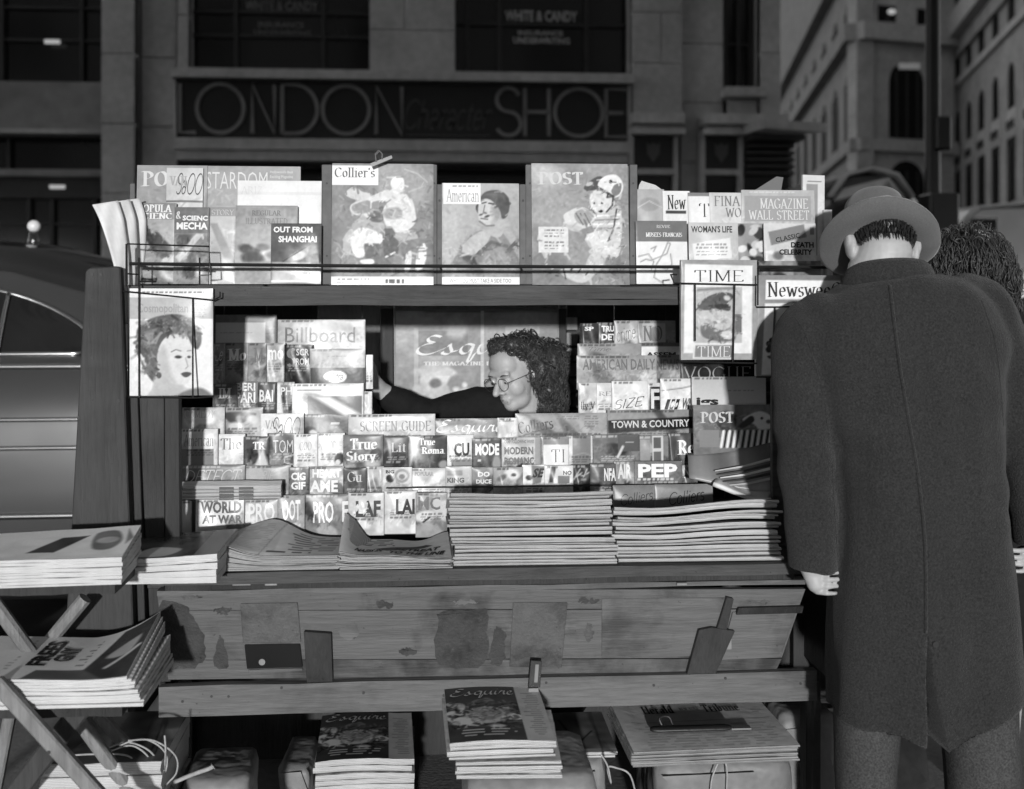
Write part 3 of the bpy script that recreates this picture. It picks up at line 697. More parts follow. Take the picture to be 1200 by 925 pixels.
o = board('latch_plate', BLACKP, [(290, 783), (355, 781), (352, 754), (287, 755)], .008, .01); m = MB(); p = slope_pt(308, 774)+Vector((0, -.014, 0)); m.tube([p, p+Vector((0, .012, 0))], .008, 10); m.build('keyhole_plate', STEEL, o)
board('latch_frame', LPATCH, [(292, 788), (355, 786), (355, 782.5), (291, 784.5)], .006, .008)
board('cleat', DWOOD, [(361, 805), (391, 804), (389, 740), (357, 738)], .02, .022)
board('dark_patch', STAIN, [(514, 778), (569, 777), (571, 722), (566, 714), (520, 718), (513, 728)], .002, .004)
board('dark_patch', STAIN, [(575, 776), (590, 776), (592, 745), (583, 735), (577, 750)], .002, .004)
board('square_patch', PATCH, [(597, 781), (658, 782), (665, 706), (601, 706)], .004, .006)
board('right_board', LPATCH, [(705, 771), (838, 768), (852, 700), (705, 702)], .003, .005)
board('cleat', DWOOD, [(801, 795), (833, 794), (859, 737), (832, 733), (817, 736)], .02, .022)
board('cleat', DWOOD, [(838, 736), (850, 736), (858, 700), (850, 698)], .016, .02)
rz_ = random.Random(8)
for i_, (cx_, cy_, w_, h_) in enumerate(((262, 716, 22, 8), (410, 742, 30, 22), (452, 708, 24, 9), (478, 764, 18, 8), (640, 722, 14, 10), (690, 742, 12, 24), (735, 716, 34, 9), (770, 756, 22, 10), (225, 700, 26, 6), (690, 704, 22, 6), (545, 706, 30, 6), (890, 706, 26, 5))):
    board('dark_patch', (STAIN, LPATCH, PATCH)[i_ % 3], [(cx_+w_*.5*math.cos(k_*1.05)*rz_.uniform(.7, 1.1), cy_+h_*.5*math.sin(k_*1.05)*rz_.uniform(.7, 1.1)) for k_ in range(6)][::-1], .001, .002)
d_ = board('cabinet_door', LPATCH, [(843, 773), (914, 770), (932, 716), (858, 717)], .006, .008)
board('door_lip', BWOOD, [(861, 719), (938, 717), (940, 709), (864, 711)], .014, .014)
m = MB(); p = slope_pt(852, 753)+Vector((0, -.012, 0)); m.box(p.x-.008, p.y, p.z-.014, p.x+.008, p.y+.006, p.z+.014); m.build('hinge', STEEL, d_)
plank_x('lower_plank', PWOOD, xat(186, .085), xat(957, .085), .085, .11, zat(831, 560, .085), zat(796, 560, .085), seed=9, wob=.002)
NAIL = M('rusty_nail', .02, .6)
for x, y in ((214, 822), (330, 806), (520, 815), (640, 800), (850, 795), (248, 816), (268, 816), (426, 812), (766, 803), (938, 801)):
    m = MB(); p = at(x, y, .085); m.tube([p+Vector((0, -.002, 0)), p+Vector((0, .01, 0))], .0035, 8); m.build('nail', NAIL, ns)
# dark recess below, posts and legs
plank_x('back_board', BWOOD, xat(150, .86), xat(985, .86), .86, .88, .0, .62, seed=12)
for x0, x1, Y in ((186, 204, .14), (945, 962, .14)): px_box('leg', BWOOD, x0, 800, x1, 935, Y, .05); 
for x0, x1, Y in ((205, 225, .82), (930, 948, .82)):
    a = at(x0, 900, Y); b = at(x1, 900, Y); m = MB(); m.box(a.x, Y, 0, b.x, Y+.03, .6); m.build('leg', BWOOD, ns)
for x0, x1 in ((186, 204), (945, 962)):
    a = at(x0, 934, .14); b = at(x1, 934, .14); m = MB(); m.box(a.x, .14, 0, b.x, .19, a.z-.001); m.build('leg_foot', BWOOD, ns)
# left posts and hinged side leaf
def post(x0, x1, xb0, xb1, y0, y1, Y, t, mat): return px_prism('post', mat, [(xb0, y1, Y), (xb1, y1, Y), (x1, y0, Y), (x0, y0, Y)], t)
post(149, 157, 160, 172, 334, 790, .1, .06, BWOOD); post(157.5, 192, 172.5, 193, 336, 690, .115, .05, DWOOD); post(192.5, 209, 193.5, 211, 360, 672, .105, .03, BWOOD)
post(173, 200, 178, 200, 680, 800, .13, .05, BWOOD)
lf = px_prism('side_leaf', DWOOD, [(74, 790, .06), (158, 790, .06), (141, 314, .06), (137, 312, .06), (105, 314, .06), (100, 318, .06)], .03, bevel=.003)
for x, y in ((108, 322), (118, 322), (92, 490), (96, 588), (139, 470), (140, 560), (108, 420)):
    m = MB(); p = at(x, y, .06); m.tube([p+Vector((0, -.0015, 0)), p+Vector((0, .01, 0))], .004, 8); m.build('nail_head', NAIL, lf)
# header shelf, roof, rails
ZH1 = zat(335.5, 540, .1); ZH0 = zat(356.5, 540, .1)
plank_x('header_shelf', HWOOD, xat(150, .1), xat(960, .1), .1, .13, ZH0+.012, ZH1, seed=21); plank_x('shelf_lip', HWOOD, xat(160, .094), xat(958, .094), .094, .13, ZH0-.003, ZH0+.011, seed=22)
plank_x('shelf_board', HWOOD, xat(152, .131), xat(965, .131), .131, .34, ZH1-.022, ZH1-.002, seed=23)
plank_x('roof', DWOOD, xat(165, .34), xat(1000, .34), .341, 1.0, ZH0+.004, ZH0+.022, seed=24)
m = MB(); yr = .082; zr = zat(312, 560, yr)
m.tube([(xat(152, yr), yr, zr+.004), (xat(400, yr), yr-.001, zr), (xat(640, yr), yr, zr-.001), (xat(975, yr), yr, zr-.001)], .0042, 8); rail = m.build('display_rail', WIRE, ns)
for x in (516, 614, 160, 965):
    m = MB(); m.tube([(xat(x, yr), yr, zr), (xat(x, yr), yr+.08, zr)], .003, 6); m.build('rail_hook', WIRE, ns)
# rack backing behind the top row, uprights between the framed covers
px_box('top_rail', HWOOD, 150, 322, 965, 333.5, .25, .02)
for a, b, t_ in ((152, 158, 215), (377, 389, 193), (506, 512, 193), (512, 519, 216), (609, 617, 216), (616, 626, 193), (738, 747, 193)):
    px_prism('upright_slat', CARDB, [(a, 333.5, .192), (b, 333.5, .192), (b, t_, .222), (a, t_, .222)], .008)
m = MB(); a = at(380, 333, .235); b = at(512, 195, .235); m.box(a.x, .235, a.z, b.x, .242, b.z); m.build('backing_card', CARDB, ns)
m = MB(); a = at(512, 333, .233); b = at(617, 217, .233); m.box(a.x, .233, a.z, b.x, .239, b.z); m.build('backing_card', CARDB, ns)
m = MB(); a = at(617, 333, .235); b = at(746, 195, .235); m.box(a.x, .235, a.z, b.x, .242, b.z); m.build('backing_card', CARDB, ns)
for x, y in ((383, 215), (383, 300), (509, 215), (509, 300), (515, 235), (515, 303), (613, 235), (613, 303), (621, 215), (621, 300), (742, 215), (742, 300)):
    m = MB(); p = at(x, y, .192+.03*(333-y)/140); m.tube([p+Vector((0, -.0012, 0)), p+Vector((0, .004, 0))], .0028, 8); m.build('tack', NAIL, ns)
# interior: floor of the well, back wall boards, side walls, stepped racks
YB = .93
for i, (a, b) in enumerate(((150, 212), (213, 262), (263, 312), (313, 372), (373, 424), (425, 446), (447, 461), (462, 655), (656, 664), (665, 720), (721, 780), (781, 850), (851, 960))):
    m = MB(); x0_, x1_ = xat(a, YB), xat(b+.6, YB); m.box(x0_, YB+(i % 2)*.004, .3, x1_-.003, YB+.02, ZH0); m.build('wall_board', WALLW if 3 < i < 9 else DWOOD, ns)
m = MB(); m.box(xat(166, .5), .36, .3, xat(166, .5)+.02, 0.95, ZH0); m.build('side_wall', DWOOD, ns)
m = MB(); m.box(xat(985, .5), .2, .3, xat(985, .5)+.02, 0.95, ZH0); m.build('side_wall', DWOOD, ns)
for i in range(7):   # little slats on the right of the back opening
    px_box('rack_slat', WALLW, 664, 372+i*18, 677, 387+i*18, .88, .02)
px_box('rack_post', DWOOD, 655, 362, 664, 500, .9, .025); px_box('rack_post', DWOOD, 446, 362, 461, 500, .905, .02)
px_box('right_edge_board', HWOOD, 905, 440, 926, 662, .16, .02)
# ------------------------------------------------------------------ magazines on display
def Zc(ox, oy, k):
    return lambda pts: [(ox+x/k, oy+y/k) for x, y in pts]
# --- big covers in the middle of the top rack
def art_fight(a):
    z = Zc(380, 185, 5.97); a.grad(140, 122).noise(14, 18, 1); a.ell(470, 215, 38, 26, 178, 20, 12, .6); a.ell(410, 300, 22, 30, 140, 0, 12, .6)
    a.line(z([(560, 80), (650, 110), (720, 170)]), 1.5, 190); a.line(z([(590, 240), (720, 190)]), 2, 180)
    a.blob(z([(140, 260), (200, 205), (260, 240), (330, 260), (240, 300)]), 205); a.blob(z([(185, 330), (330, 270), (440, 225), (470, 290), (340, 310), (300, 370), (320, 400), (200, 400)]), 214)
    a.blob(z([(190, 340), (300, 300), (330, 350), (290, 390), (210, 390)]), 150, 2); a.blob(z([(280, 440), (400, 340), (420, 430), (330, 470)]), 96, 2)
    a.blob(z([(190, 470), (280, 400), (330, 450), (410, 460), (400, 520), (230, 530)]), 170); a.blob(z([(120, 590), (180, 500), (220, 540), (190, 600), (180, 680), (125, 670)]), 178)
    a.blob(z([(180, 560), (260, 490), (400, 540), (390, 600), (280, 605), (280, 690), (210, 690)]), 226); a.poly(z([(280, 610), (390, 605), (380, 690), (290, 720)]), 105, 3)
    a.blob(z([(250, 720), (330, 710), (345, 740), (270, 745)]), 228); a.blob(z([(460, 190), (480, 135), (545, 140), (555, 215), (500, 240)]), 232); a.blob(z([(455, 230), (545, 225), (540, 290), (470, 300)]), 215)
    a.blob(z([(410, 360), (480, 290), (590, 260), (640, 400), (620, 480), (520, 530), (430, 480)]), 216); a.blob(z([(410, 370), (520, 350), (540, 420), (430, 430)]), 160, 2.5)
    a.blob(z([(410, 520), (470, 490), (520, 600), (500, 680), (420, 690)]), 92, 2); a.blob(z([(480, 540), (620, 510), (650, 580), (560, 600)]), 172); a.blob(z([(540, 600), (680, 570), (700, 640), (600, 650), (560, 720)]), 112, 2)
    a.blob(z([(660, 640), (700, 600), (715, 680), (690, 770), (640, 790), (640, 720)]), 224); a.blob(z([(570, 680), (610, 660), (600, 780), (560, 800)]), 212); a.line(z([(430, 695), (490, 665)]), 2.2, 225)
    a.strokes(390, 200, 506, 325, 420, 3, 34, 5); a.noise(9, 3, 4); a.rect(388, 195, 442, 217.5, 236); a.rect(388, 325, 508, 334, 232); a.dashes(394, 326.5, 436, 334, 2, 130, 3); a.dashes(451, 328, 482, 333.5, 1, 60, 5, 1, .9)
mag('wide cover with two brawling cowboys, clipped in the left frame of the top rack', (388, 192, 508, 334), .185, art_fight, [T("Collier's", 391, 197, 438.5, 208.5, 95, 'serif')], tilt=6, q=1.0, bulge=.0015)
m = MB()   # bulldog clip
p = at(438, 191, .18); cl = empty('bulldog_clip', at(438, 196, .185), 'small steel bulldog clip gripping the brawling cowboys cover', 'clip')
for dy in (-.006, .009):
    m = MB(); m.prism([at(436, 196, .185)+Vector((0, dy, 0)), at(460, 186, .185)+Vector((0, dy, 0)), at(459, 182.5, .185)+Vector((0, dy, 0)), at(434, 192, .185)+Vector((0, dy, 0))], (0, .004, 0)); m.build('jaw', STEEL, cl, fixn=True)
for dy in (-.01, .014):
    m = MB(); m.tube([at(441, 190, .185)+Vector((0, dy, 0)), at(440, 181, .185)+Vector((0, dy, 0)), at(444, 177, .185)+Vector((0, dy, 0)), at(448, 181, .185)+Vector((0, dy, 0)), at(448, 187, .185)+Vector((0, dy, 0))], .0018, 6); m.build('clip_handle', STEEL, cl)
def art_soldier(a):
    z = Zc(510, 185, 5.0); a.grad(176, 160).noise(10, 14, 3); a.ell(530, 260, 10, 40, 196, 10, 10, .5)
    a.blob(z([(240, 285), (275, 250), (300, 260), (270, 320), (250, 325)]), 60); a.blob(z([(160, 500), (260, 430), (380, 430), (470, 560), (500, 700), (60, 700), (110, 600)]), 128, 2)
    a.blob(z([(165, 510), (260, 435), (330, 445), (260, 560), (170, 560)]), 186, 2); a.blob(z([(290, 560), (370, 520), (440, 600), (440, 700), (280, 700)]), 148, 3); a.line(z([(220, 590), (330, 495), (420, 520)]), 4, 100); a.line(z([(430, 540), (485, 485)]), 4, 96)
    a.blob(z([(270, 395), (360, 380), (400, 430), (370, 470), (290, 440)]), 176); a.blob(z([(105, 610), (160, 560), (250, 620), (280, 680), (160, 690)]), 112, 2); a.blob(z([(160, 585), (220, 580), (240, 620), (190, 620)]), 74, 2)
    a.blob(z([(262, 262), (330, 245), (385, 300), (375, 370), (330, 405), (290, 400), (262, 375), (252, 330)]), 196, 2); a.blob(z([(330, 290), (385, 300), (375, 370), (335, 400), (345, 340)]), 150, 4); a.ell(571, 254, 3.2, 1.4, 70, -20); a.ell(564, 252, 2.4, 1.2, 90, -20)
    a.line(z([(278, 268), (300, 262)]), 1.4, 70); a.line(z([(316, 268), (345, 272)]), 1.6, 60); a.line(z([(292, 280), (284, 318), (300, 324)]), 1.3, 110); a.ell(579, 262, 4, 7, 168, 10, 3, .6); a.line(z([(262, 375), (300, 402), (345, 398)]), 1.6, 96, 2); a.line(z([(283, 325), (300, 328)]), 1.8, 120); a.line(z([(270, 358), (308, 362)]), 1.6, 100); a.ell(568, 267, 6, 3, 150, 10, 2, .5)
    a.blob(z([(262, 250), (290, 205), (360, 190), (420, 215), (440, 270), (425, 340), (395, 360), (380, 310), (340, 258), (300, 240)]), 84, 1.5); a.blob(z([(300, 215), (360, 200), (400, 225), (360, 235)]), 112, 6, .8)
    a.strokes(520, 285, 608, 325, 200, 4, 26, 5); a.strokes(580, 215, 608, 280, 60, 5, 10, 6); a.strokes(520, 242, 556, 290, 60, 6, 10, 6); a.noise(8, 3, 6); a.rect(520, 215, 563.5, 240, 236); a.dashes(530, 218, 561, 220.5, 1, 150, 2); a.rect(518, 325, 610, 334, 226)
mag('cover with a helmeted soldier looking up, in the low middle frame of the top rack', (518, 215, 609, 333.5), .19, art_soldier, [T('American', 523, 222, 561.5, 237, 120, 'light'), T('WHY YOU MUST TAKE A SIDE TOO', 527, 327, 599, 331.5, 90, 'sans')], tilt=6, q=1.0, bulge=.0015)
def art_football(a):
    z = Zc(510, 185, 5.0); a.grad(152, 132).noise(16, 16, 7); a.ell(640, 205, 20, 12, 205, 20, 12, .8); a.ell(650, 245, 24, 30, 165, 20, 15, .6); a.ell(640, 320, 34, 14, 118, 0, 10, .6)
    a.rect(632, 267, 666.5, 296, 214); a.dashes(637, 270, 664, 280, 3, 120, 8, .8); a.dashes(638, 284, 662, 295, 3, 120, 9, .8)
    a.blob(z([(880, 170), (960, 110), (1010, 130), (970, 180), (900, 195)]), 86); a.ell(692, 216, 4.5, 2.4, 186, -20); a.blob(z([(960, 160), (1000, 110), (1070, 100), (1110, 150), (1100, 210), (1060, 235), (1000, 215)]), 226, 1.2); a.blob(z([(1060, 160), (1100, 150), (1095, 200), (1065, 225), (1040, 200)]), 130, 1.2)
    a.blob(z([(970, 175), (1020, 200), (1060, 230), (1000, 225)]), 90, 1.2); a.ell(717.5, 213, 2, 2, 30); a.blob(z([(915, 220), (960, 190), (1040, 230), (1060, 270), (1020, 320), (960, 330), (915, 280)]), 216, 1.4)
    for ex in (698, 707): a.ell(ex, 238.5, 1.5, 1.3, 40)
    a.ell(705, 248, 2.6, 1.8, 36); a.line(z([(1050, 235), (1045, 280), (1010, 320)]), 2, 70)
    a.blob(z([(930, 330), (1000, 330), (1080, 280), (1100, 340), (1090, 500), (1040, 540), (930, 420)]), 200, 1.4)
    for k in range(4): a.line(z([(935, 345+k*24), (1085, 335+k*26)]), 2.2, 150 if k % 2 else 238)
    a.line(z([(1070, 300), (1050, 420), (1010, 500)]), 1.8, 70); a.blob(z([(755, 350), (780, 320), (860, 290), (930, 330), (930, 390), (860, 420), (790, 410)]), 206, 1.4); a.blob(z([(820, 330), (880, 300), (930, 340), (900, 390), (840, 385)]), 160, 1.4)
    for k in range(3): a.line(z([(830+k*25, 330), (870+k*22, 395)]), 1.2, 90)
    a.blob(z([(770, 395), (860, 410), (840, 435), (790, 425)]), 190); a.blob(z([(880, 480), (950, 430), (1010, 440), (1010, 560), (940, 580)]), 214, 1.6); a.blob(z([(840, 520), (900, 490), (930, 590), (880, 640), (820, 600)]), 150, 2.5)
    a.blob(z([(1000, 540), (1060, 500), (1090, 520), (1070, 580), (1020, 570)]), 208); a.blob(z([(920, 560), (1000, 570), (980, 640), (930, 680), (880, 650)]), 196, 2); a.blob(z([(740, 660), (830, 640), (920, 650), (930, 690), (860, 735), (760, 700)]), 192, 2)
    for k in range(14): a.line(z([(640+k*22, 640+(k*37) % 60), (655+k*22, 625+(k*53) % 90)]), 1.4, 70 if k % 2 else 205)
    a.strokes(690, 210, 735, 334, 260, 5, 55, 3.4); a.strokes(626, 194, 738, 334, 200, 6, 18, 6); a.noise(9, 3, 9)
mag('cover with a child in football helmet clutching a ball, right frame of the top rack', (624, 192, 738, 334), .185, art_football, [T('POST', 630, 202, 685, 217, 206, 'fat')], tilt=6, q=1.0, bulge=.0015)

# --- left cluster of the top rack
G = None
def art_plain(v0, v1, extra=None, nz=10, seed=1):
    def f(a):
        a.grad(v0, v1).noise(nz, 14, seed).noise(nz*.6, 4, seed+1); a.strokes(a.x0, a.y0+25, a.x1, a.y1, int((a.x1-a.x0)*2.5), seed+int(a.x0), nz*2.4, 6)
        if extra: extra(a)
    return f
mag('tall pale magazine with two big serif letters at the left end of the top rack', (158, 194, 241, 333), .205, art_plain(152, 140), [T('PO', 162, 201, 195, 219, 206, 'fat')], tilt=4.5)
mag('wide grey magazine with tall thin white title, back of the left top rack', (238, 195, 351, 333), .21, art_plain(158, 170), [T('STARDOM', 240, 202, 312, 222, 214, 'thin'), T("Hollywood's Best", 315, 200, 342, 204, 216, 'sans'), T('Exciting Magazine', 315, 205.5, 342, 210, 216, 'sans')], tilt=4.5)
mag('pale magazine with slanting script title between the big serif and thin white titles', (193, 197, 236, 333), .196, art_plain(196, 205, lambda a: a.rect(193, 236, 236, 237.5, 120)), [T('VAN', 196, 207, 218, 218, 165, 'fat'), T('Saff', 205, 203, 236, 229, 92, 'pen')], tilt=4.5)
mag('blank white sheet standing behind the paperback in the left top rack', (277, 212, 376, 333), .19, art_plain(226, 234, lambda a: (a.rect(277, 225, 376, 229, 216), a.ell(300, 222, 22, 8, 214, 0, 8, .6)), 5), [T('ARIZ', 281, 219, 306, 228, 206, 'light')], tilt=4.5)
def art_bird(a):
    z = Zc(130, 180, 4.615); a.grad(168, 150).noise(10, 10, 2); a.rect(157, 238, 204, 257, 130); a.blob(z([(140, 400), (165, 390), (210, 440), (240, 420), (300, 480), (330, 520), (300, 600), (250, 560), (200, 490)]), 62, 2); a.blob(z([(160, 390), (185, 385), (230, 470), (200, 480)]), 50, 2)
    a.blob(z([(250, 560), (300, 600), (340, 540), (345, 710), (230, 710)]), 118, 4); a.blob(z([(150, 660), (200, 680), (250, 670), (240, 695), (160, 690)]), 66, 2); a.blob(z([(270, 580), (340, 545), (335, 600)]), 186, 2); a.strokes(157, 260, 205, 333, 160, 5, 24, 5); a.noise(8, 3, 1)
mag('science monthly with a dark diving aeroplane on its cover, left of the top rack', (157, 238, 205, 333), .176, art_bird, [T('POPULA', 159, 240, 201, 249, 224, 'fat'), T('SCIENC', 159, 250, 201, 257, 224, 'fat')], tilt=4.5)
def art_beams(a):
    z = Zc(130, 180, 4.615); a.grad(120, 150).noise(12, 9, 4); a.rect(203, 243, 243, 274, 112); a.poly(z([(345, 560), (460, 435), (500, 435), (370, 590)]), 196); a.poly(z([(350, 440), (440, 440), (400, 520), (350, 500)]), 96, 3); a.ell(228, 303, 8, 10, 110, 30, 3); a.ell(222, 318, 10, 9, 88, 0, 4); a.ell(216, 296, 5, 7, 214, 30, 3); a.ell(234, 318, 5, 8, 200, 0, 4); a.strokes(203, 276, 244, 333, 160, 6, 34, 4); a.noise(10, 3, 2)
mag('science monthly with crossed pale beams, its title in two white lines, left top rack', (203, 243, 244, 333), .170, art_beams, [T('&', 205, 248, 211, 257, 206, 'fat'), T('SCIENC', 213, 253, 242.5, 259, 226, 'black'), T('MECHA', 206, 261, 242.5, 269.5, 228, 'black')], tilt=4.5)
mag('story magazine with a long pale pointing shape, middle of the left top rack', (243, 243, 276, 333), .180, art_plain(190, 200, lambda a: (a.rect(243, 243, 276, 254, 150), a.poly([(245, 262), (254, 262), (278, 312), (270, 322)], 150, 2), a.ell(262, 318, 12, 14, 214, 0, 6), a.ell(252, 300, 7, 14, 170, 0, 5))), [T('STORY', 247, 246, 274, 252.5, 190, 'serif')], tilt=4.5)
def art_hills(a):
    a.grad(140, 196).noise(12, 9, 5); a.rect(275, 241, 348, 244, 150)
    for x, y, r, v in ((288, 292, 9, 84), (300, 297, 10, 100), (313, 298, 8, 214), (296, 304, 14, 76), (308, 290, 7, 120), (320, 300, 9, 140)): a.ell(x, y, r, r*.6, v, 10, 3)
    a.poly([(275, 308), (318, 306), (318, 333), (275, 333)], 150, 3); a.noise(12, 3, 4)
mag('pulp weekly with a smoky landscape behind the square-lettered paperback', (275, 241, 348, 333), .168, art_hills, [T('REGULAR', 294, 247, 329, 253, 108, 'serif'), T('ILLUSTRATED', 287, 256, 336, 263, 112, 'light')], tilt=4.5)
def art_shanghai(a):
    z = Zc(130, 180, 4.615); a.grad(96, 132).rect(317, 262, 376, 310, 92).noise(10, 8, 6); a.poly(z([(870, 590), (1135, 590), (1140, 700), (870, 700)]), 190, 3); a.poly(z([(930, 580), (1080, 490), (1060, 560), (960, 590)]), 128, 2); a.ell(350, 300, 8, 5, 206, -20, 2); a.line(z([(930, 585), (1075, 495)]), 1.4, 60); a.ell(370, 305, 6, 8, 70, 20, 3); a.blob(z([(880, 620), (1000, 600), (1130, 640), (1140, 690), (1000, 660)]), 224, 2); a.dashes(352, 318, 368, 322, 2, 110, 4); a.noise(8, 3, 7); a.rect(318, 329, 366, 330.5, 228)
mag('thin dark book with square white two-line title, right of the left top rack', (317, 262, 376, 333), .160, art_shanghai, [T('OUT FROM', 320, 266, 366, 273, 232, 'black'), T('SHANGHAI', 326, 277, 371, 284.5, 232, 'black')], tilt=4.5)

# --- right cluster of the top rack
def art_arch(a):
    a.rect(746, 215, 780, 260, 168).ell(762, 240, 12, 8, 150, 0, 2).line([(748, 244), (762, 236), (778, 244)], 1, 196); a.noise(8, 5, 3)
mag('pale magazine with a faint arched design at the left of the right top rack', (747, 222, 780, 333), .2, art_arch, tilt=4.5)
mag('news weekly with bold serif letters over a ruled line, right top rack', (778, 224, 810, 333), .195, art_plain(222, 214, lambda a: (a.rect(781, 247, 806, 251, 70), a.rect(781, 253, 806, 254, 160)), 6), [T('New', 783, 229, 806, 246, 52, 'serif')], tilt=4.5)
mag('white weekly showing one tall serif letter, right top rack', (808, 226, 836, 333), .19, art_plain(226, 220, lambda a: a.rect(808, 226, 836, 231, 130), 5), [T('T', 820, 239, 833, 255, 60, 'light')], tilt=4.5)
mag('grey financial paper with outlined capitals in two lines, right top rack', (833, 226, 872, 333), .186, art_plain(196, 206), [T('FINA', 838, 230, 870, 242, 128, 'serif'), T('WO', 851, 244, 870, 255, 120, 'serif')], tilt=4.5)
mag('grey business magazine with white outlined capitals, top right of the top rack', (871, 223, 957, 333), .182, art_plain(176, 184, lambda a: (a.rect(874, 230, 953, 260, 158), a.dashes(880, 225, 952, 227.5, 1, 215, 3))), [T('MAGAZINE', 892, 233, 949, 245, 214, 'serif'), T('WALL STREET', 878, 247, 950, 258, 214, 'serif')], tilt=4.5)
def art_sketch(a):
    a.rect(746, 259, 806, 283, 112).rect(746, 283, 806, 333, 224); z = Zc(730, 180, 3.304)
    for c in ([(60, 400), (100, 390), (120, 420), (110, 450)], [(120, 410), (170, 390), (185, 350), (175, 345), (165, 370), (150, 400), (130, 430), (120, 480), (150, 500)], [(185, 390), (190, 430), (170, 450), (140, 440)], [(70, 420), (90, 410), (110, 415)], [(110, 370), (130, 360), (120, 380)]): a.line(z(c), 1.3, 140)
    a.noise(6, 5, 3)
mag('museum review with a pencil nude sketch below a dark band, right top rack', (746, 259, 806, 333), .176, art_sketch, [T('REVUE', 770, 264, 786, 267.5, 214, 'serif'), T('MUSEES FRANCAIS', 757, 273, 800, 278, 224, 'fat')], tilt=4.5)
mag("women's magazine with a dark condensed title and slanted letter, right top rack", (808, 261, 866, 333), .171, art_plain(186, 196, lambda a: (a.poly([(812, 286), (856, 279), (858, 303), (814, 305)], 226), a.dashes(816, 286, 854, 302, 4, 140, 3))), [T("WOMAN'S LIFE", 811, 265, 859, 273, 52, 'bold')], tilt=4.5)
def art_ink(a):
    a.grad(150, 120); r = np.random.RandomState(4)
    for i in range(18): a.ell(868+r.rand()*30, 265+r.rand()*45, 3+r.rand()*6, 2+r.rand()*5, (40, 210, 60, 190)[i % 4], r.rand()*180, 1.4)
mag('inky black and white pictorial between the pale pages of the right top rack', (864, 262, 899, 333), .174, art_ink, tilt=4.5)
mag('detective digest with a tilted dark label, below the white outlined capitals', (896, 262, 957, 315), .160, art_plain(204, 190, lambda a: (a.poly([(901, 272), (943, 263), (946, 278), (904, 288)], 128), a.rect(950, 266, 955, 275, 130), a.ell(912, 300, 6, 5, 110, 0, 3)), 8), [T('CLASSIC', 909, 276, 938, 282, 58, 'bold', 12), T('DEATH', 927, 284, 954, 290.5, 50, 'black'), T('CELEBRITY', 913, 292.5, 952, 299, 50, 'black')], tilt=4.5)
mag('printed sheet low behind the rail below the detective digest', (890, 306, 962, 333), .150, None, base=110, tilt=2)
mag('folded newspaper standing tall behind the right end of the top rack', (940, 205, 969, 333), .235, art_plain(214, 206, lambda a: (a.rect(944, 216, 960, 300, 150), a.rect(946, 212, 965, 213.5, 120)), 8), tilt=2, name='newspaper', cat='newspaper', mat=MATT, turn=14, lean=1)
mag('narrow sheet edge beside the standing newspaper of the top rack', (966, 246, 976, 333), .24, art_plain(190, 180), tilt=2, name='newspaper', cat='newspaper', mat=MATT)
m = MB(); m.prism([at(880, 226, .245), at(915, 226, .245), at(918, 208, .245), at(910, 207, .245)], (0, .006, 0)); tag(m.build('paper_sheet', M('grey_card', .11, .7), None, at(900, 224, .245), fixn=True), 'dark grey sheet poking up behind the white outlined capitals', 'paper')
m = MB(); m.prism([at(748, 224, .23), at(778, 224, .23), at(768, 217, .23), at(758, 214, .23), at(752, 212, .23), at(749, 217, .23)], (0, .004, 0)); tag(m.build('paper_scrap', M('crumpled_paper', .45, .8, bump=(60, .8, .01)), None, at(760, 224, .23), fixn=True), 'crumpled paper scrap on top of the faint arched magazine', 'paper')

# --- newspapers fanned at the left end
for i, (dx, v, lab) in enumerate(((0, 205, 'outermost folded newspaper fanned out at the left end of the top rack'), (14, 196, 'second folded newspaper of the fan at the left end'), (26, 206, 'innermost folded newspaper of the fan beside the top rack'))):
    pts = [(108+dx, 236+(3-i)*1.5, 0), (118+dx, 262, 0), (130+dx*.75, 300, 0), (139+dx*.45, 340, 0), (143+dx*.2, 380, 0)]
    wd = [30, 27, 20, 12, 8]; Y = .09+.03*i; P = []; c = []
    cs = catmull(pts, 5); n = len(cs)
    for j, q in enumerate(cs):
        f = j/(n-1)*4; k = min(3, int(f)); w_ = wd[k]+(wd[k+1]-wd[k])*(f-k)
        P.append([at(q.x+w_*t, q.y-(5*t if j == 0 else 5*t*(1-j/n)), Y+.03*t) for t in np.linspace(0, 1, 8)])
        c.append([lin(v-14*math.sin(t*9+j*.8)) for t in np.linspace(0, 1, 8)])
    O = at(140+dx*.4, 380, Y); P = np.array([[tuple(p-O) for p in r] for r in P]); c = np.array(c)
    o = bpy.data.objects.new('newspaper', None); bpy.data.objects.remove(o)
    m = MB(); m.v = [tuple(p) for p in P.reshape(-1, 3)]; m.c = list(c.ravel()); nx = 8
    m.f = [(a*nx+b, a*nx+b+1, (a+1)*nx+b+1, (a+1)*nx+b) for a in range(n-1) for b in range(nx-1)]
    o = m.build('newspaper', MATT, None, (0, 0, 0), smooth=True); o.location = O
    s_ = o.modifiers.new('s', 'SOLIDIFY'); s_.thickness = .004; tag(o, lab, 'newspaper', 'newspapers fanned at the left end')

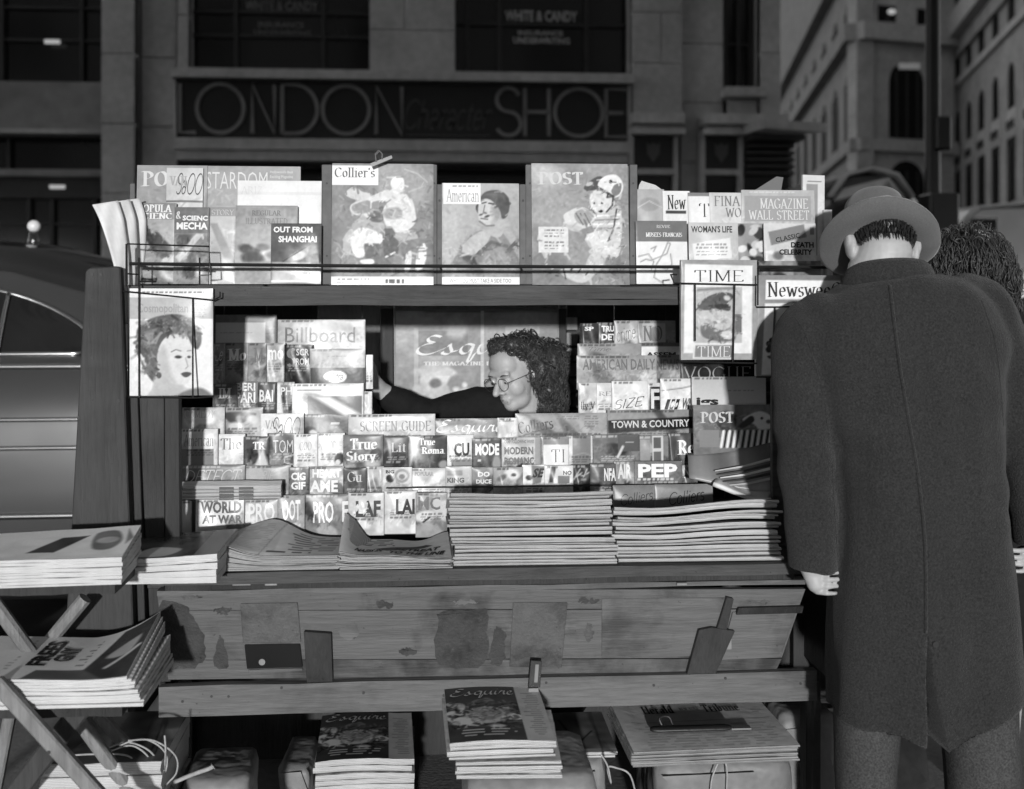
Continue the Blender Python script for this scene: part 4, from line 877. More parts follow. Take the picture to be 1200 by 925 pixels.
# --- hanging wire racks and the magazines in them
def art_lady(a):
    z = Zc(100, 170, 2.983); a.grad(232, 222); a.rect(152, 349.5, 250, 374, 178); a.rect(152, 338, 250, 349, 226); a.dashes(159, 342, 240, 346, 1, 110, 2); a.dashes(227, 356, 242, 373, 7, 130, 3, .7)
    a.blob(z([(215, 880), (245, 835), (262, 790), (330, 840), (355, 850), (440, 872), (440, 890), (210, 890)]), 190, 2); a.blob(z([(330, 868), (400, 850), (440, 872), (440, 890), (300, 890)]), 120, 3)
    a.blob(z([(195, 730), (180, 650), (230, 608), (320, 592), (385, 620), (408, 675), (395, 715), (372, 700), (350, 660), (290, 670), (262, 720), (255, 790), (240, 830), (205, 780)]), 92, 2)
    a.blob(z([(255, 720), (285, 672), (345, 662), (376, 712), (372, 745), (384, 775), (372, 790), (370, 812), (352, 838), (320, 842), (285, 828), (256, 790)]), 212, 1.6)
    a.blob(z([(255, 730), (275, 700), (290, 740), (300, 800), (320, 835), (285, 825), (258, 790)]), 176, 5, .8); a.blob(z([(252, 785), (300, 830), (345, 843), (320, 875), (240, 875)]), 182, 3)
    for c in ([(215, 700), (240, 640), (300, 615), (360, 625)], [(235, 720), (262, 660), (320, 635), (385, 655)], [(225, 760), (235, 690), (270, 655)], [(300, 640), (350, 640), (390, 680)]): a.line(z(c), 2, 148, 2)
    for x, y in ((200, 640), (192, 670), (205, 690), (188, 705), (215, 660), (200, 720)): a.ell(100+x/2.983, 170+y/2.983, 4, 3.4, 128 if x % 2 else 84, x, 1.5)
    a.line(z([(302, 724), (318, 716), (336, 721)]), 1.2, 118); a.line(z([(358, 721), (371, 719)]), 1.1, 128); a.ell(100+326/2.983, 170+742/2.983, 4.2, 1.9, 70, 0); a.ell(100+364/2.983, 170+742/2.983, 2.2, 1.6, 80, 0)
    a.line(z([(352, 745), (360, 775), (352, 782)]), 1.2, 160); a.blob(z([(335, 800), (355, 794), (372, 800), (358, 812), (345, 812)]), 88, 1.2); a.ell(100+258/2.983, 170+806/2.983, 3, 3.6, 80, 0); a.ell(100+330/2.983, 170+778/2.983, 5, 4, 200, 0, 4, .6)
    a.strokes(160, 374, 182, 440, 160, 7, 34, 6); a.strokes(182, 370, 234, 391, 170, 8, 34, 6); a.noise(5, 4, 3); a.noise(4, 2, 8)
mag('white magazine with a woman wearing upswept hair, hanging in the left wire rack', (152, 338.5, 249.5, 464), .08, art_lady, [T('Cosmopolitan', 161, 356, 221, 370, 158, 'bold')], tilt=0, thick=.012, q=1.0)
def art_officer(a):
    z = Zc(780, 290, 5.4545); a.grad(150, 160); a.poly(z([(122, 108), (555, 118), (548, 680), (115, 676)]), 226, 1); z2 = z
    a.poly(z([(190, 255), (487, 255), (484, 612), (186, 612)]), 176); a.noise(10, 8, 3); a.line(z([(200, 275), (330, 265), (430, 262)]), 2.5, 120, 3); a.rect(780+440/5.4545, 290+430/5.4545, 780+485/5.4545, 290+540/5.4545, 110)
    a.blob(z([(215, 420), (300, 395), (400, 400), (425, 440), (420, 500), (380, 540), (300, 520), (230, 490)]), 186, 2); a.blob(z([(225, 495), (280, 490), (340, 530), (420, 520), (440, 590), (330, 600), (235, 570)]), 106, 2)
    a.blob(z([(200, 372), (250, 325), (340, 290), (415, 295), (428, 325), (385, 362), (412, 380), (400, 408), (330, 396), (240, 402)]), 84, 1.4); a.blob(z([(260, 375), (380, 362), (410, 382), (330, 392)]), 56, 1.5); a.ell(780+390/5.4545, 290+325/5.4545, 4, 3, 196, 20, 2)
    r = np.random.RandomState(2)
    for i in range(40): a.ell(816+r.rand()*50, 362+r.rand()*36, 1.5+r.rand()*2.5, .8+r.rand()*1.5, 90+r.rand()*140, r.rand()*180, 1, .6)
    a.blob(z([(340, 555), (400, 530), (440, 560), (400, 590)]), 206, 2); a.strokes(815, 338, 868, 402, 120, 9, 24, 4); a.poly(z([(178, 618), (432, 616), (430, 716), (172, 712)]), 214); a.poly(z([(190, 628), (424, 626), (422, 706), (184, 702)]), 132); a.noise(6, 3, 5)
mag('white weekly with a capped officer portrait, hanging in the right wire rack', (798, 305, 887, 422), .055, art_officer, [T('TIME', 813, 317, 871, 330.5, 58, 'light'), T('TIME', 817, 406, 855, 418.5, 214, 'light')], tilt=0, thick=.016, q=1.0)
def art_newsw(a):
    z = Zc(780, 290, 5.4545); a.grad(132, 140); a.poly(z([(640, 210), (1200, 215), (1200, 330), (635, 335)]), 232); a.poly(z([(632, 360), (1200, 350), (1200, 815), (612, 815)]), 222); a.line(z([(640, 382), (700, 382), (690, 620)]), 1, 150)
    r = np.random.RandomState(5)
    for i in range(16): a.ell(900+r.rand()*9, 398+r.rand()*24, 1+r.rand()*3, 1+r.rand()*2.5, 50+r.rand()*60, r.rand()*180, 1)
    a.noise(5, 3, 2)
mag('news weekly with a white title bar, hanging beside the dark-coated man', (886, 323, 985, 441), .06, art_newsw, [T('Newsweek', 898, 331, 986, 348.5, 62, 'serif')], tilt=0, thick=.014, q=1.0)
def wire(parent, pts, Y, r=.0022, name='wire'):
    m = MB(); m.tube([at(p[0], p[1], p[2] if len(p) > 2 else Y) for p in pts], r, 6); return m.build(name, WIRE, parent)
wr = empty('wire_rack', at(200, 464, .075), 'dark wire rack hanging on the left of the header, holding the upswept hair magazine', 'rack')
for pts in ([(149, 333, .06), (149, 286), (245, 289), (247, 322), (233, 323)], [(163, 302), (163, 350), (163, 463), (163, 466, .06)], [(226, 350), (226, 466, .03)], [(234, 302), (234, 333)], [(133, 346), (140, 341), (250, 352), (258, 348), (258, 342)], [(150, 321), (164, 322)], [(163, 330), (183, 330), (183, 326)], [(148, 286), (148, 336)], [(150, 465.5), (228, 466.5), (250, 465, .05)], [(163, 310), (240, 312)]): wire(wr, pts, .072)
wr2 = empty('wire_rack', at(845, 424, .01), 'dark wire rack on the right of the header, holding the capped officer weekly', 'rack')
for pts in ([(786, 322), (790, 332), (888, 334), (888, 345, .03)], [(786, 322), (793, 322, .06)], [(814.5, 332), (814.5, 400)], [(861, 333), (859, 424)], [(796, 424), (887, 426)], [(888, 322, .03), (888, 358, .03)]): wire(wr2, pts, .04)
wr3 = empty('wire_rack', at(935, 442, .01), 'dark wire rack holding the white title bar weekly beside the man', 'rack')
for pts in ([(886, 360), (908, 360), (985, 358)], [(908, 360), (906, 404)], [(886, 442), (985, 442)]): wire(wr3, pts, .05)

# ------------------------------------------------------------------ tiers inside the stand
ROWN = {'A': 'bottom tier', 'B': 'second tier up', 'C': 'third tier up', 'D': 'fourth tier up', 'E': 'left upper tier', 'F': 'left tier', 'G': 'top left tier'}
YR = {'A': .285, 'B': .312, 'C': .339, 'D': .366, 'E': .392, 'F': .417, 'G': .442}
def row(key, x0, y0, x1, label, v, texts=(), art=None, drop=70, dY=0.0, **k):
    nzs = int(x0)
    def dflt(a):
        a.A[:] = v; a.noise(12, 12, nzs)
        if y0+24 < a.y1: 
            r = np.random.RandomState(nzs); W = x1-x0
            for i in range(5): a.ell(x0+r.rand()*W, y0+14+r.rand()*30, W*(.1+.2*r.rand()), 4+r.rand()*9, max(40, min(232, v+(r.rand()-.55)*150)), r.rand()*60, 2.5, .8)
        a.strokes(x0, y0+12, x1, y0+drop*.7, int((x1-x0)*2.2), nzs, 34, 4)
        a.noise(8, 3, nzs+1)
        if art: art(a)
        r = np.random.RandomState(nzs+5)
        if r.rand() < .7: a.dashes(x0+2, y0+1.2, x0+(x1-x0)*(.5+.4*r.rand()), y0+3.4, 1, 60 if v > 130 else 205, nzs, .6, .8)
        if r.rand() < .6: a.dashes(x0+(x1-x0)*.15, y0+24, x1-(x1-x0)*.1, y0+33, 3, 60 if v > 130 else 205, nzs+1, .55, .5)
        a.mix(((a.X < x0+1.2) | (a.X > x1-1.0)).astype(float), v*.75, .5)
    return mag(label, (x0, y0, x1, y0+drop), YR[key]+dY, dflt, texts, tilt=2.5, thick=.004, **k)
painted_glare = lambda x, y, rx, ry, v=232, rot=0, s=3: (lambda a: a.ell(x, y, rx, ry, v, rot, s, .9))  # soft bright ellipse: glare painted into a cover's values
# bottom tier
row('A', 229, 586, 286, 'white war magazine with an arched two-line title, left of the bottom tier', 208, [T('WORLD', 235, 588, 283, 602, 92, 'black'), T('AT WAR', 237, 604, 284, 614, 100, 'black')], drop=48)
row('A', 286, 586, 326, 'pale magazine with a washed-out tall white title beside the war magazine', 178, [T('PRO', 291, 590, 322, 612, 220, 'bold')], drop=48, dY=.012)
row('A', 325, 581, 357, 'grey magazine with tall narrow white letters, bottom tier', 150, [T('OOT', 331, 586, 352, 610, 222, 'bold')], drop=50, dY=.004)
row('A', 356, 580, 411, 'mid-grey magazine with the largest tall white letters of the bottom tier', 122, [T('PRO', 367, 588, 391, 613, 220, 'bold'), T('F', 401, 588, 409, 612, 214, 'bold')], drop=50, dY=.016)
row('A', 408, 578, 450, 'pale humour magazine with heavy dark capitals, left one of a pair in the bottom tier', 196, [T('LAF', 417, 587, 446, 606, 78, 'black')], drop=50)
row('A', 450, 576, 489, 'pale humour magazine with heavy dark capitals, right one of a pair in the bottom tier', 200, [T('LAI', 464, 585, 486, 603, 56, 'black')], drop=50, dY=.012)
row('A', 487, 578, 524, 'glossy crumpled cover right of the humour pair in the bottom tier', 150, [T('MC', 490, 582, 516, 598, 110, 'bold')], art=lambda a: (a.ell(498, 605, 14, 6, 214, -10, 3), a.ell(512, 592, 6, 10, 190, 0, 4), a.line([(496, 612), (504, 606)], 2, 40)), drop=52)
row('A', 211, 587, 229, 'narrow pale spine at the left end of the bottom tier', 186, art=lambda a: (a.rect(213, 587, 223, 630, 206), a.rect(224, 587, 229, 630, 70)), drop=45, dY=.02)
# second tier
row('B', 212, 546, 287, 'dark pulp with a broken slanting white title, left end of the second tier', 128, [T('DETECT', 216, 551, 284, 567, 196, 'pen')], drop=60)
row('B', 285, 546, 341, 'mottled grey pulp with arched shapes in the second tier', 140, [T('STORIE', 290, 552, 322, 563, 176, 'pen')], art=lambda a: (a.ell(298, 560, 12, 13, 168, 20, 2), a.ell(320, 562, 10, 12, 150, 0, 3)), drop=60, dY=.01)
row('B', 338, 548, 362, 'small comic with white block letters in two lines, second tier', 104, [T('CIG', 341, 554, 358, 563, 220, 'black'), T('GIF', 341, 565, 358, 574, 220, 'black')], drop=58)
row('B', 361, 547, 403, 'bright comic with jumbled white block letters, second tier', 168, [T('HEART', 366, 550, 400, 560, 224, 'black'), T('AME', 363, 563, 396, 577, 226, 'black')], drop=58, dY=.012)
row('B', 402, 549, 430, 'dark guide with pale serif lettering, second tier', 84, [T('Gu', 407, 553, 425, 565, 190, 'serif')], drop=56)
row('B', 429, 547, 450, 'narrow blotchy comic beside the dark guide', 176, drop=56, dY=.01)
row('B', 448, 548, 483, 'light comic with a ring emblem and dark fist, second tier', 206, [T('BIG', 452, 551, 462, 555, 60, 'black')], art=lambda a: (a.ell(471, 558, 9, 8, 150, 0, 1), a.ell(471, 558, 6, 5, 205, 0, 1), a.ell(471, 559, 3.5, 3, 130, 0, 1), a.ell(457, 561, 5, 4.5, 50, 30, 1)), drop=54)
row('B', 481, 549, 524, 'washed-out comic with a painted shiny streak, second tier', 190, [T('POPULAR', 486, 553, 508, 558, 150, 'black')], art=painted_glare(512, 560, 12, 5, 232, -40), drop=54, dY=.01)  # the streak is a highlight drawn into the cover colour
row('B', 522, 547, 553, 'pale comic with grey capitals, second tier', 176, [T('KING', 524, 560, 544, 566, 90, 'black')], art=lambda a: a.rect(524, 551, 542, 558, 140), drop=54)
row('B', 552, 548, 580, 'grey comic with round white letters, second tier', 140, [T('DO', 560, 553, 574, 559, 222, 'black'), T('DUCE', 558, 562, 576, 567, 214, 'black')], drop=54, dY=.008)
row('B', 578, 548, 613, 'speckled comic with a pale burst, second tier', 160, art=lambda a: (a.ell(600, 556, 9, 6, 220, 20, 3), a.ell(588, 560, 6, 3, 100, -30, 2), a.ell(602, 557, 3, 2, 90, 0, 1)), drop=54)
row('B', 612, 545, 640, 'white comic with slanted black blocks, second tier', 218, [T('SE', 625, 549, 637, 560, 50, 'black', 0, .3)], art=lambda a: (a.poly([(623, 545), (638, 547), (634, 566), (624, 568)], 120), a.ell(620, 560, 4, 3, 60, 0, 1)), drop=54, dY=.01)
row('B', 638, 546, 672, 'white comic with a dark wedge and small capitals, second tier', 206, [T('NO', 660, 552, 670, 557, 70, 'black')], art=lambda a: (a.poly([(646, 548), (652, 547), (648, 566), (643, 566)], 60), a.rect(654, 558, 668, 567, 120)), drop=54)
row('B', 670, 545, 694, 'black comic with pale tangled figures, second tier', 56, art=lambda a: [a.line([(672+i*3, 562-i % 3*3), (680+i*2, 550+i % 4*4)], 1.4, 180) for i in range(6)], drop=54, dY=.008)
row('B', 692, 544, 722, 'dark comic with tall white strokes, second tier', 84, [T('NFA', 708, 549, 722, 564, 214, 'black')], drop=54)
row('B', 720, 541, 746, 'comic with angular white figures, second tier', 120, [T('AIR', 724, 544, 740, 561, 206, 'black')], drop=56, dY=.01)
row('B', 744, 541, 800, 'comic with fat bubbly white title, second tier', 104, [T('PEP', 748, 544, 794, 560, 232, 'black')], art=lambda a: a.dashes(746, 561, 790, 566, 1, 220, 2), drop=56)
row('B', 797, 545, 818, 'grey magazine showing two white strokes right of the bubbly title', 130, [T('IN', 798, 548, 810, 560, 210, 'bold')], drop=54, dY=.01)
# third tier
row('C', 212, 503, 255, 'pale monthly with condensed grey title over a grey block, left end of the third tier', 206, [T('American', 215, 509, 250, 523, 116, 'light')], art=lambda a: a.rect(212, 526, 251, 560, 128), drop=66)
row('C', 252, 509, 287, 'white magazine with a plain serif article as title, third tier', 212, [T('The', 258, 514, 283, 527, 110, 'serif')], drop=62, dY=.01)
row('C', 285, 512, 315, 'dark magazine with a white triangle, third tier', 76, [T('TR', 296, 518, 312, 527, 222, 'fat')], art=lambda a: a.poly([(308, 524), (316, 550), (296, 552)], 200, 3), drop=60)
row('C', 313, 508, 346, 'dark grey magazine with thin white capitals, third tier', 84, [T('TOM', 320, 516, 343, 531, 200, 'thin')], art=lambda a: a.line([(346, 533), (334, 536), (333, 542), (345, 546)], 1.4, 190), drop=62, dY=.008)
row('C', 344, 509, 372, 'bright home magazine with pale grey capitals, left one of two in the third tier', 222, [T('GOO', 351, 518, 365, 528, 176, 'serif'), T('HOUSEKEEP', 353, 531, 364, 533, 150, 'serif')], drop=60)
row('C', 370, 508, 404, 'bright home magazine with a flower corner, right one of two in the third tier', 218, [T('GOOD H', 376, 517, 402, 528, 186, 'serif')], art=lambda a: (a.ell(398, 538, 6, 7, 60, 30, 2), a.ell(396, 542, 3, 3, 210, 0, 1), a.ell(366, 546, 5, 3, 120, 0, 2)), drop=62, dY=.01)
row('C', 402, 510, 449, 'grey romance monthly with heavy white two-line title, third tier', 116, [T('True', 410, 514, 442, 527, 226, 'fat'), T('Story', 406, 529, 443, 543, 226, 'fat')], art=lambda a: (a.ell(440, 534, 7, 9, 60, 20, 2), a.ell(435, 544, 8, 4, 180, 0, 3)), drop=60)
row('C', 448, 511, 480, 'dark grey magazine with two pale serif letters, third tier', 92, [T('Lit', 458, 519, 476, 530, 196, 'serif')], drop=60, dY=.01)
row('C', 478, 511, 524, 'dark romance magazine with a bright sheen painted along its left edge, third tier', 70, [T('True', 491, 514, 510, 522, 226, 'fat'), T('Roma', 493, 524, 522, 532, 228, 'fat')], art=lambda a: (a.poly([(480, 511), (494, 511), (488, 530), (480, 548)], 214, 5), a.ell(520, 545, 6, 5, 150, 0, 2)), drop=60)  # left-edge sheen is a pale polygon in the cover values
row('C', 522, 510, 555, 'white magazine with two very heavy dark capitals, third tier', 218, [T('CU', 532, 519, 550, 535, 58, 'black')], art=lambda a: (a.rect(531, 538, 553, 560, 140), a.rect(529, 538, 531, 560, 90)), drop=62, dY=.01)
row('C', 553, 514, 588, 'black magazine with white capitals in the third tier', 66, [T('MODE', 557, 520, 585, 534, 230, 'black')], art=lambda a: (a.rect(560, 539, 564, 540.5, 200), a.ell(582, 544, 5, 10, 150, 0, 2)), drop=58)
row('C', 586, 513, 634, 'light grey romance magazine with grey two-line capitals, third tier', 176, [T('CAMP FOLLOWING WIVES', 591, 516, 626, 520, 106, 'bold'), T('MODERN', 591, 524, 625, 533, 108, 'black'), T('ROMANC', 591, 536, 626, 545, 110, 'black')], art=lambda a: (a.rect(627, 513, 634, 560, 150), a.ell(614, 548, 9, 5, 50, 0, 1.5)), drop=58, dY=.008)
row('C', 634, 512, 667, 'white weekly with thin capitals inside a grey border, third tier', 140, [T('TI', 646, 527, 662, 542, 80, 'light')], art=lambda a: a.rect(637, 521, 670, 570, 222), drop=58)
row('C', 664, 511, 697, 'grey book-like magazine with white edges, third tier', 206, art=lambda a: (a.rect(671, 511, 693, 546, 122), a.line([(672, 534), (684, 531), (692, 534)], 1, 150), a.rect(671, 545, 684, 549, 214)), drop=56, dY=.01)
row('C', 695, 510, 750, 'plain dark grey magazine right of the book-like one, third tier', 104, art=lambda a: (a.rect(725, 510, 750, 530, 84), a.rect(733, 518, 743, 520, 160), a.line([(724, 536), (730, 524)], 3, 200)), drop=58)
row('C', 746, 511, 787, 'magazine with a pale window-frame grid, third tier', 116, art=lambda a: (a.rect(764, 511, 777, 545, 196), a.rect(766, 513, 775, 526, 90), a.rect(766, 529, 775, 545, 100), a.rect(750, 515, 762, 545, 134)), drop=56, dY=.008)
row('C', 784, 508, 816, 'dark magazine with one big white serif letter, third tier', 70, [T('Re', 793, 516, 814, 533, 224, 'fat')], drop=58)
# fourth tier
row('D', 213, 478, 263, 'cover with scattered glare painted on, left end of the fourth tier', 168, [T('COMEDY', 216, 481, 252, 490, 190, 'serif')], art=lambda a: (a.ell(238, 490, 14, 8, 234, 10, 3), a.ell(228, 497, 7, 4, 220, -30, 3)), drop=66)  # glare spots are painted as bright ellipses on the cover
row('D', 258, 478, 308, 'cover with a dark peaked scene over pale faces, fourth tier', 150, art=lambda a: (a.blob([(262, 484), (300, 485), (284, 496), (272, 497)], 66, 2), a.ell(276, 500, 9, 5, 200, 0, 3), a.ell(296, 492, 8, 5, 186, 0, 3)), drop=66, dY=.012)
row('D', 305, 485, 356, 'white fashion monthly with slanting script in the fourth tier', 208, [T('VAN', 310, 493, 328, 503, 150, 'serif'), T('Saff', 318, 489, 352, 515, 70, 'pen')], drop=60, dY=-.006)
row('D', 350, 486, 411, 'dark cover with a small reclining head, fourth tier', 80, art=lambda a: (a.ell(363, 507, 9, 7, 40, 0, 2), a.ell(367, 508, 5, 4, 200, 20, 2), a.rect(388, 496, 398, 497.5, 190), a.rect(392, 500, 395, 502, 170)), drop=60, dY=.01)
row('D', 408, 486, 510, 'wide pale film guide with grey capitals, fourth tier', 196, [T('SCREEN GUIDE', 422, 494, 505, 506, 118, 'serif')], drop=60)
row('D', 507, 491, 585, 'grey magazine with flowing white script, centre of the fourth tier', 132, [('e', 511, 492, 590, 513, 226, 'esq', 0, 0)], drop=58, dY=.012)
row('D', 583, 490, 607, 'narrow white slip beside the flowing script magazine', 206, art=lambda a: (a.rect(585, 493, 602, 494.5, 130), a.ell(590, 504, 6, 6, 186, 0, 2)), drop=58)
row('D', 604, 485, 718, 'wide weekly with a tilted serif name, fourth tier below the vendor', 152, [T("Colliers", 607, 492, 648, 506, 64, 'serif', 9)], art=lambda a: (a.dashes(652, 488, 680, 494, 2, 100, 3, .7), a.dashes(684, 488, 702, 503, 5, 96, 4, .7), a.ell(655, 512, 14, 5, 100, 0, 2), a.line([(608, 512), (648, 501)], .9, 80)), drop=62, dY=.01)
row('D', 712, 481, 816, 'wide grey cover with a black title bar, right of the tilted serif name', 140, [T('TOWN & COUNTRY', 717, 493, 808, 501.5, 200, 'bold', 1)], art=lambda a: a.poly([(713, 493), (812, 489), (812, 503), (713, 508)], 26), drop=64)
row('D', 813, 475, 906, 'wide weekly with a white dog at its right end, fourth tier beside the man', 116, [T('POST', 820, 483, 860, 496, 196, 'fat')], art=lambda a: (a.blob([(870, 493), (880, 486), (893, 483), (905, 490), (905, 502), (890, 504), (884, 498)], 222, 1.4), a.blob([(866, 500), (880, 488), (884, 494), (872, 502)], 70, 1.5), a.ell(893, 491, 1.6, 1.4, 30), a.ell(901, 495, 3, 2.4, 90), a.rect(820, 504, 842, 524, 130), [a.line([(848+i*7, 506), (845+i*7, 524)], 3.2, 226) for i in range(9)], [a.line([(851.5+i*7, 506), (848.5+i*7, 524)], 2.2, 40) for i in range(8)]), drop=60, dY=-.07)
# upper left tiers
row('E', 249, 450, 278, 'dark magazine showing two white capitals, left end of the left upper tier', 92, [T('IM', 255, 455, 272, 467, 220, 'fat')], drop=50)
row('E', 276, 447, 304, 'grey fashion monthly with white narrow capitals in two lines, left upper tier', 120, [T('BERI', 277, 449, 299, 458, 222, 'bold'), T('PARI', 277, 460, 299, 472, 222, 'bold')], drop=54, dY=.01)
row('E', 302, 448, 324, 'dark monthly with tall white capitals, left upper tier', 76, [T('BAI', 304, 457, 320, 471, 220, 'bold')], drop=54)
row('E', 321, 448, 345, 'photo monthly with a painted glossy streak, left upper tier', 130, [T('PH', 329, 454, 342, 463, 216, 'bold')], art=lambda a: a.poly([(322, 449), (328, 449), (332, 485), (324, 485)], 228, 2), drop=54, dY=.01)  # gloss highlight painted as a pale band
row('E', 342, 450, 426, 'white cover with a dark framed picture and painted glossy streak, left upper tier', 224, art=lambda a: (a.rect(348, 457, 376, 458.2, 110), a.rect(360, 465, 424, 490, 120), a.poly([(366, 465), (386, 465), (422, 486), (404, 488)], 232, 4)), drop=56, dY=-.01)  # slanting highlight painted across the dark picture
row('E', 424, 459, 436, 'bright white edge beside the glossy framed picture cover', 234, drop=40, dY=.012)
row('F', 249, 403, 263, 'narrow magazine with pale script at the far left of the rack', 128, [T('Le', 252, 407, 261, 423, 200, 'pen')], drop=60)
row('F', 261, 402, 292, 'grey magazine with fat round white letters, left rack below the header', 134, [T('Mo', 266, 409, 288, 423, 228, 'fat')], drop=60, dY=.01)
row('F', 290, 402, 312, 'grey magazine with a dim outlined capital, left rack', 140, [T('M', 297, 408, 309, 425, 110, 'serif')], drop=60)
row('F', 310, 402, 334, 'grey magazine with thin white letters, left rack', 150, [T('mo', 314, 410, 332, 422, 226, 'bold')], drop=60, dY=.008)
row('F', 333, 404, 366, 'black magazine with a large grey initial, left rack', 36, [T('S', 336, 408, 347, 430, 120, 'fat'), T('SCR', 347, 409, 362, 417, 200, 'bold'), T('ROM', 347, 420, 362, 428, 200, 'bold')], drop=56)
row('F', 363, 409, 428, 'grey booklet with a white starburst word below a dark band, near the vendor’s hand', 166, [T('Extra', 383, 437, 402, 446, 40, 'pen')], art=lambda a: (a.dashes(382, 417, 412, 419.5, 1, 120, 3), a.rect(364, 431, 428, 470, 76), a.blob([(379, 442), (385, 436), (398, 435), (406, 440), (403, 447), (390, 449)], 230, 1)), drop=56, dY=-.008)
row('F', 426, 416, 437, 'bright white edge right of the starburst booklet', 236, drop=40, dY=.015)
row('G', 252, 369, 324, 'grey magazine with a pale label box, top left tier under the header', 118, art=lambda a: (a.rect(253, 379, 311, 402, 186), a.dashes(256, 390, 306, 393, 1, 150, 3)), drop=60)
row('G', 325, 375, 428, 'pale trade weekly with large outlined letters, top left tier', 160, [T('Billboard', 334, 384, 416, 402, 92, 'sans')], drop=60, dY=.01)
# right tiers
YR.update({'P': .47, 'Q': .447, 'S': .424, 'U': .397})
row('P', 680, 379, 702, 'dark digest with a white heading, left of the right-hand rack', 60, [T('SP', 685, 383, 696, 388, 220, 'black')], drop=50)
row('P', 700, 378, 724, 'dark detective digest with white two-line capitals, right-hand rack', 60, [T('TRU', 705, 382, 720, 389, 226, 'black'), T('DET', 705, 391.5, 723, 399, 226, 'black')], drop=50, dY=.008)
row('P', 720, 376, 748, 'grey digest with slanting script, right-hand rack', 160, [T('crime', 722, 384, 745, 399, 90, 'pen', 12)], drop=50)
row('P', 746, 376, 792, 'grey magazine with round pale shapes, right end of the right-hand rack', 140, [T('NO', 753, 382, 776, 400, 110, 'serif')], art=lambda a: (a.rect(753, 379, 780, 402, 176), a.ell(767, 392, 6, 9, 120, 0, 1)), drop=50, dY=.01)
row('Q', 677, 403, 752, 'plain grey paper lying low across the right-hand rack', 150, [T('Time', 690, 407, 716, 412, 100, 'pen')], drop=40)
row('Q', 748, 402, 800, 'white sheet with dark half-hidden capitals, right-hand rack', 214, [T('ASSEM', 757, 413, 792, 419, 50, 'black')], art=lambda a: a.rect(748, 402, 800, 406, 110), drop=40, dY=.008)
row('S', 676, 417, 770, 'grey paper with long outlined capitals, right-hand rack', 150, [T('AMERICAN DAILY', 683, 421, 768, 434, 108, 'bold')], drop=40)
row('S', 767, 416, 800, 'darker grey paper continuing the outlined capitals, right-hand rack', 136, [T('NEWS', 769, 421, 796, 434, 100, 'bold')], drop=40, dY=.008)
row('U', 678, 449, 700, 'rolled pale paper with blackletter at the left of the paper row', 196, [T('lly V', 680, 471, 698, 482, 60, 'serif')], drop=50)
row('U', 698, 449, 720, 'pale paper with two thin grey capitals in the paper row', 204, [T('RE', 702, 459, 716, 464, 80, 'light')], drop=50, dY=.008)
row('U', 717, 447, 760, 'white paper with slanting black strokes in the paper row', 212, [T('SIZE', 719, 467, 756, 478, 30, 'pen', 8)], drop=50)
row('U', 758, 449, 776, 'pale paper with a black square panel in the paper row', 200, [T('F', 763, 456, 773, 479, 206, 'bold')], art=lambda a: a.rect(761, 453, 774, 482, 34), drop=50, dY=.006)
row('U', 774, 444, 814, 'white paper with slanting heavy strokes in the paper row', 216, [T('III', 780, 468, 795, 480, 50, 'black', 0, .3), T('WN', 799, 467, 812, 480, 90, 'black', 0, .2)], art=lambda a: (a.line([(776, 458), (800, 455), (814, 452)], 1.2, 120)), drop=50)
row('U', 811, 442, 898, 'wide white paper with heavy rounded black letters, right of the paper row', 208, [T('igs', 816, 466, 842, 478, 40, 'black')], art=lambda a: (a.dashes(852, 458, 884, 461, 1, 130, 2), a.grad(176, 216), a.dashes(852, 458, 884, 461, 1, 130, 2)), drop=50, dY=-.02)
mag('fashion magazine with pale serif capitals, shade below the officer weekly painted into its cover', (798, 418, 892, 470), .42, art_plain(22, 24, None, 4), [T('VOGUE', 800, 430, 880, 446, 150, 'light')], tilt=2)  # near-black cover values stand in for shade under the hanging weekly
# poster on the back wall
def art_poster(a):
    a.grad(150, 128).noise(16, 22, 4); a.rect(462, 364, 655, 367, 110); a.rect(563, 364, 567, 500, 190); a.rect(490, 388, 548, 418, 104, .7); a.ell(535, 385, 12, 14, 196, 0, 6, .7); a.ell(480, 372, 22, 10, 182, 0, 8, .8); a.ell(620, 376, 34, 12, 176, 0, 10, .6); a.rect(592, 384, 632, 392, 190, .6); a.rect(485, 385, 490, 500, 180, .7)
    for x, y, rx, ry, v, ro in ((508, 446, 16, 18, 196, 20), (522, 440, 14, 9, 212, 10), (510, 450, 7, 6, 110, 0), (520, 462, 20, 9, 186, -10), (538, 452, 14, 12, 136, 30), (534, 457, 4, 3, 214, 0), (544, 452, 3, 3, 220, 0), (545, 462, 10, 6, 200, 0), (505, 432, 22, 5, 176, -12), (492, 462, 10, 12, 178, 0)): a.ell(x, y, rx, ry, v, ro, 3)
    a.rect(485, 433, 530, 442, 190, .5); a.noise(10, 5, 6); a.noise(8, 2.6, 9)
pm, pf = mag('glazed poster with a flowing white script title on the back wall behind the vendor', (463, 364, 654, 495), .9, art_poster, [('e', 487, 393, 622, 426, 222, 'esq', 0, 0), T('THE MAGAZINE FOR MEN', 496, 424.5, 612, 429, 214, 'fat')], tilt=0, thick=.008, name='poster', cat='poster', bulge=.001)
m = MB()
for a_, b_ in (((462, 497), (463.5, 363)), ((653.5, 497), (655, 363)), ((463.6, 364.4), (653.4, 363))):
    p = at(a_[0], a_[1], 0.893); q = at(b_[0], b_[1], 0.893); mm = MB(); mm.box(p.x, 0.893, p.z, q.x, 0.905, q.z); o = mm.build('frame_strip', STEEL, pm)
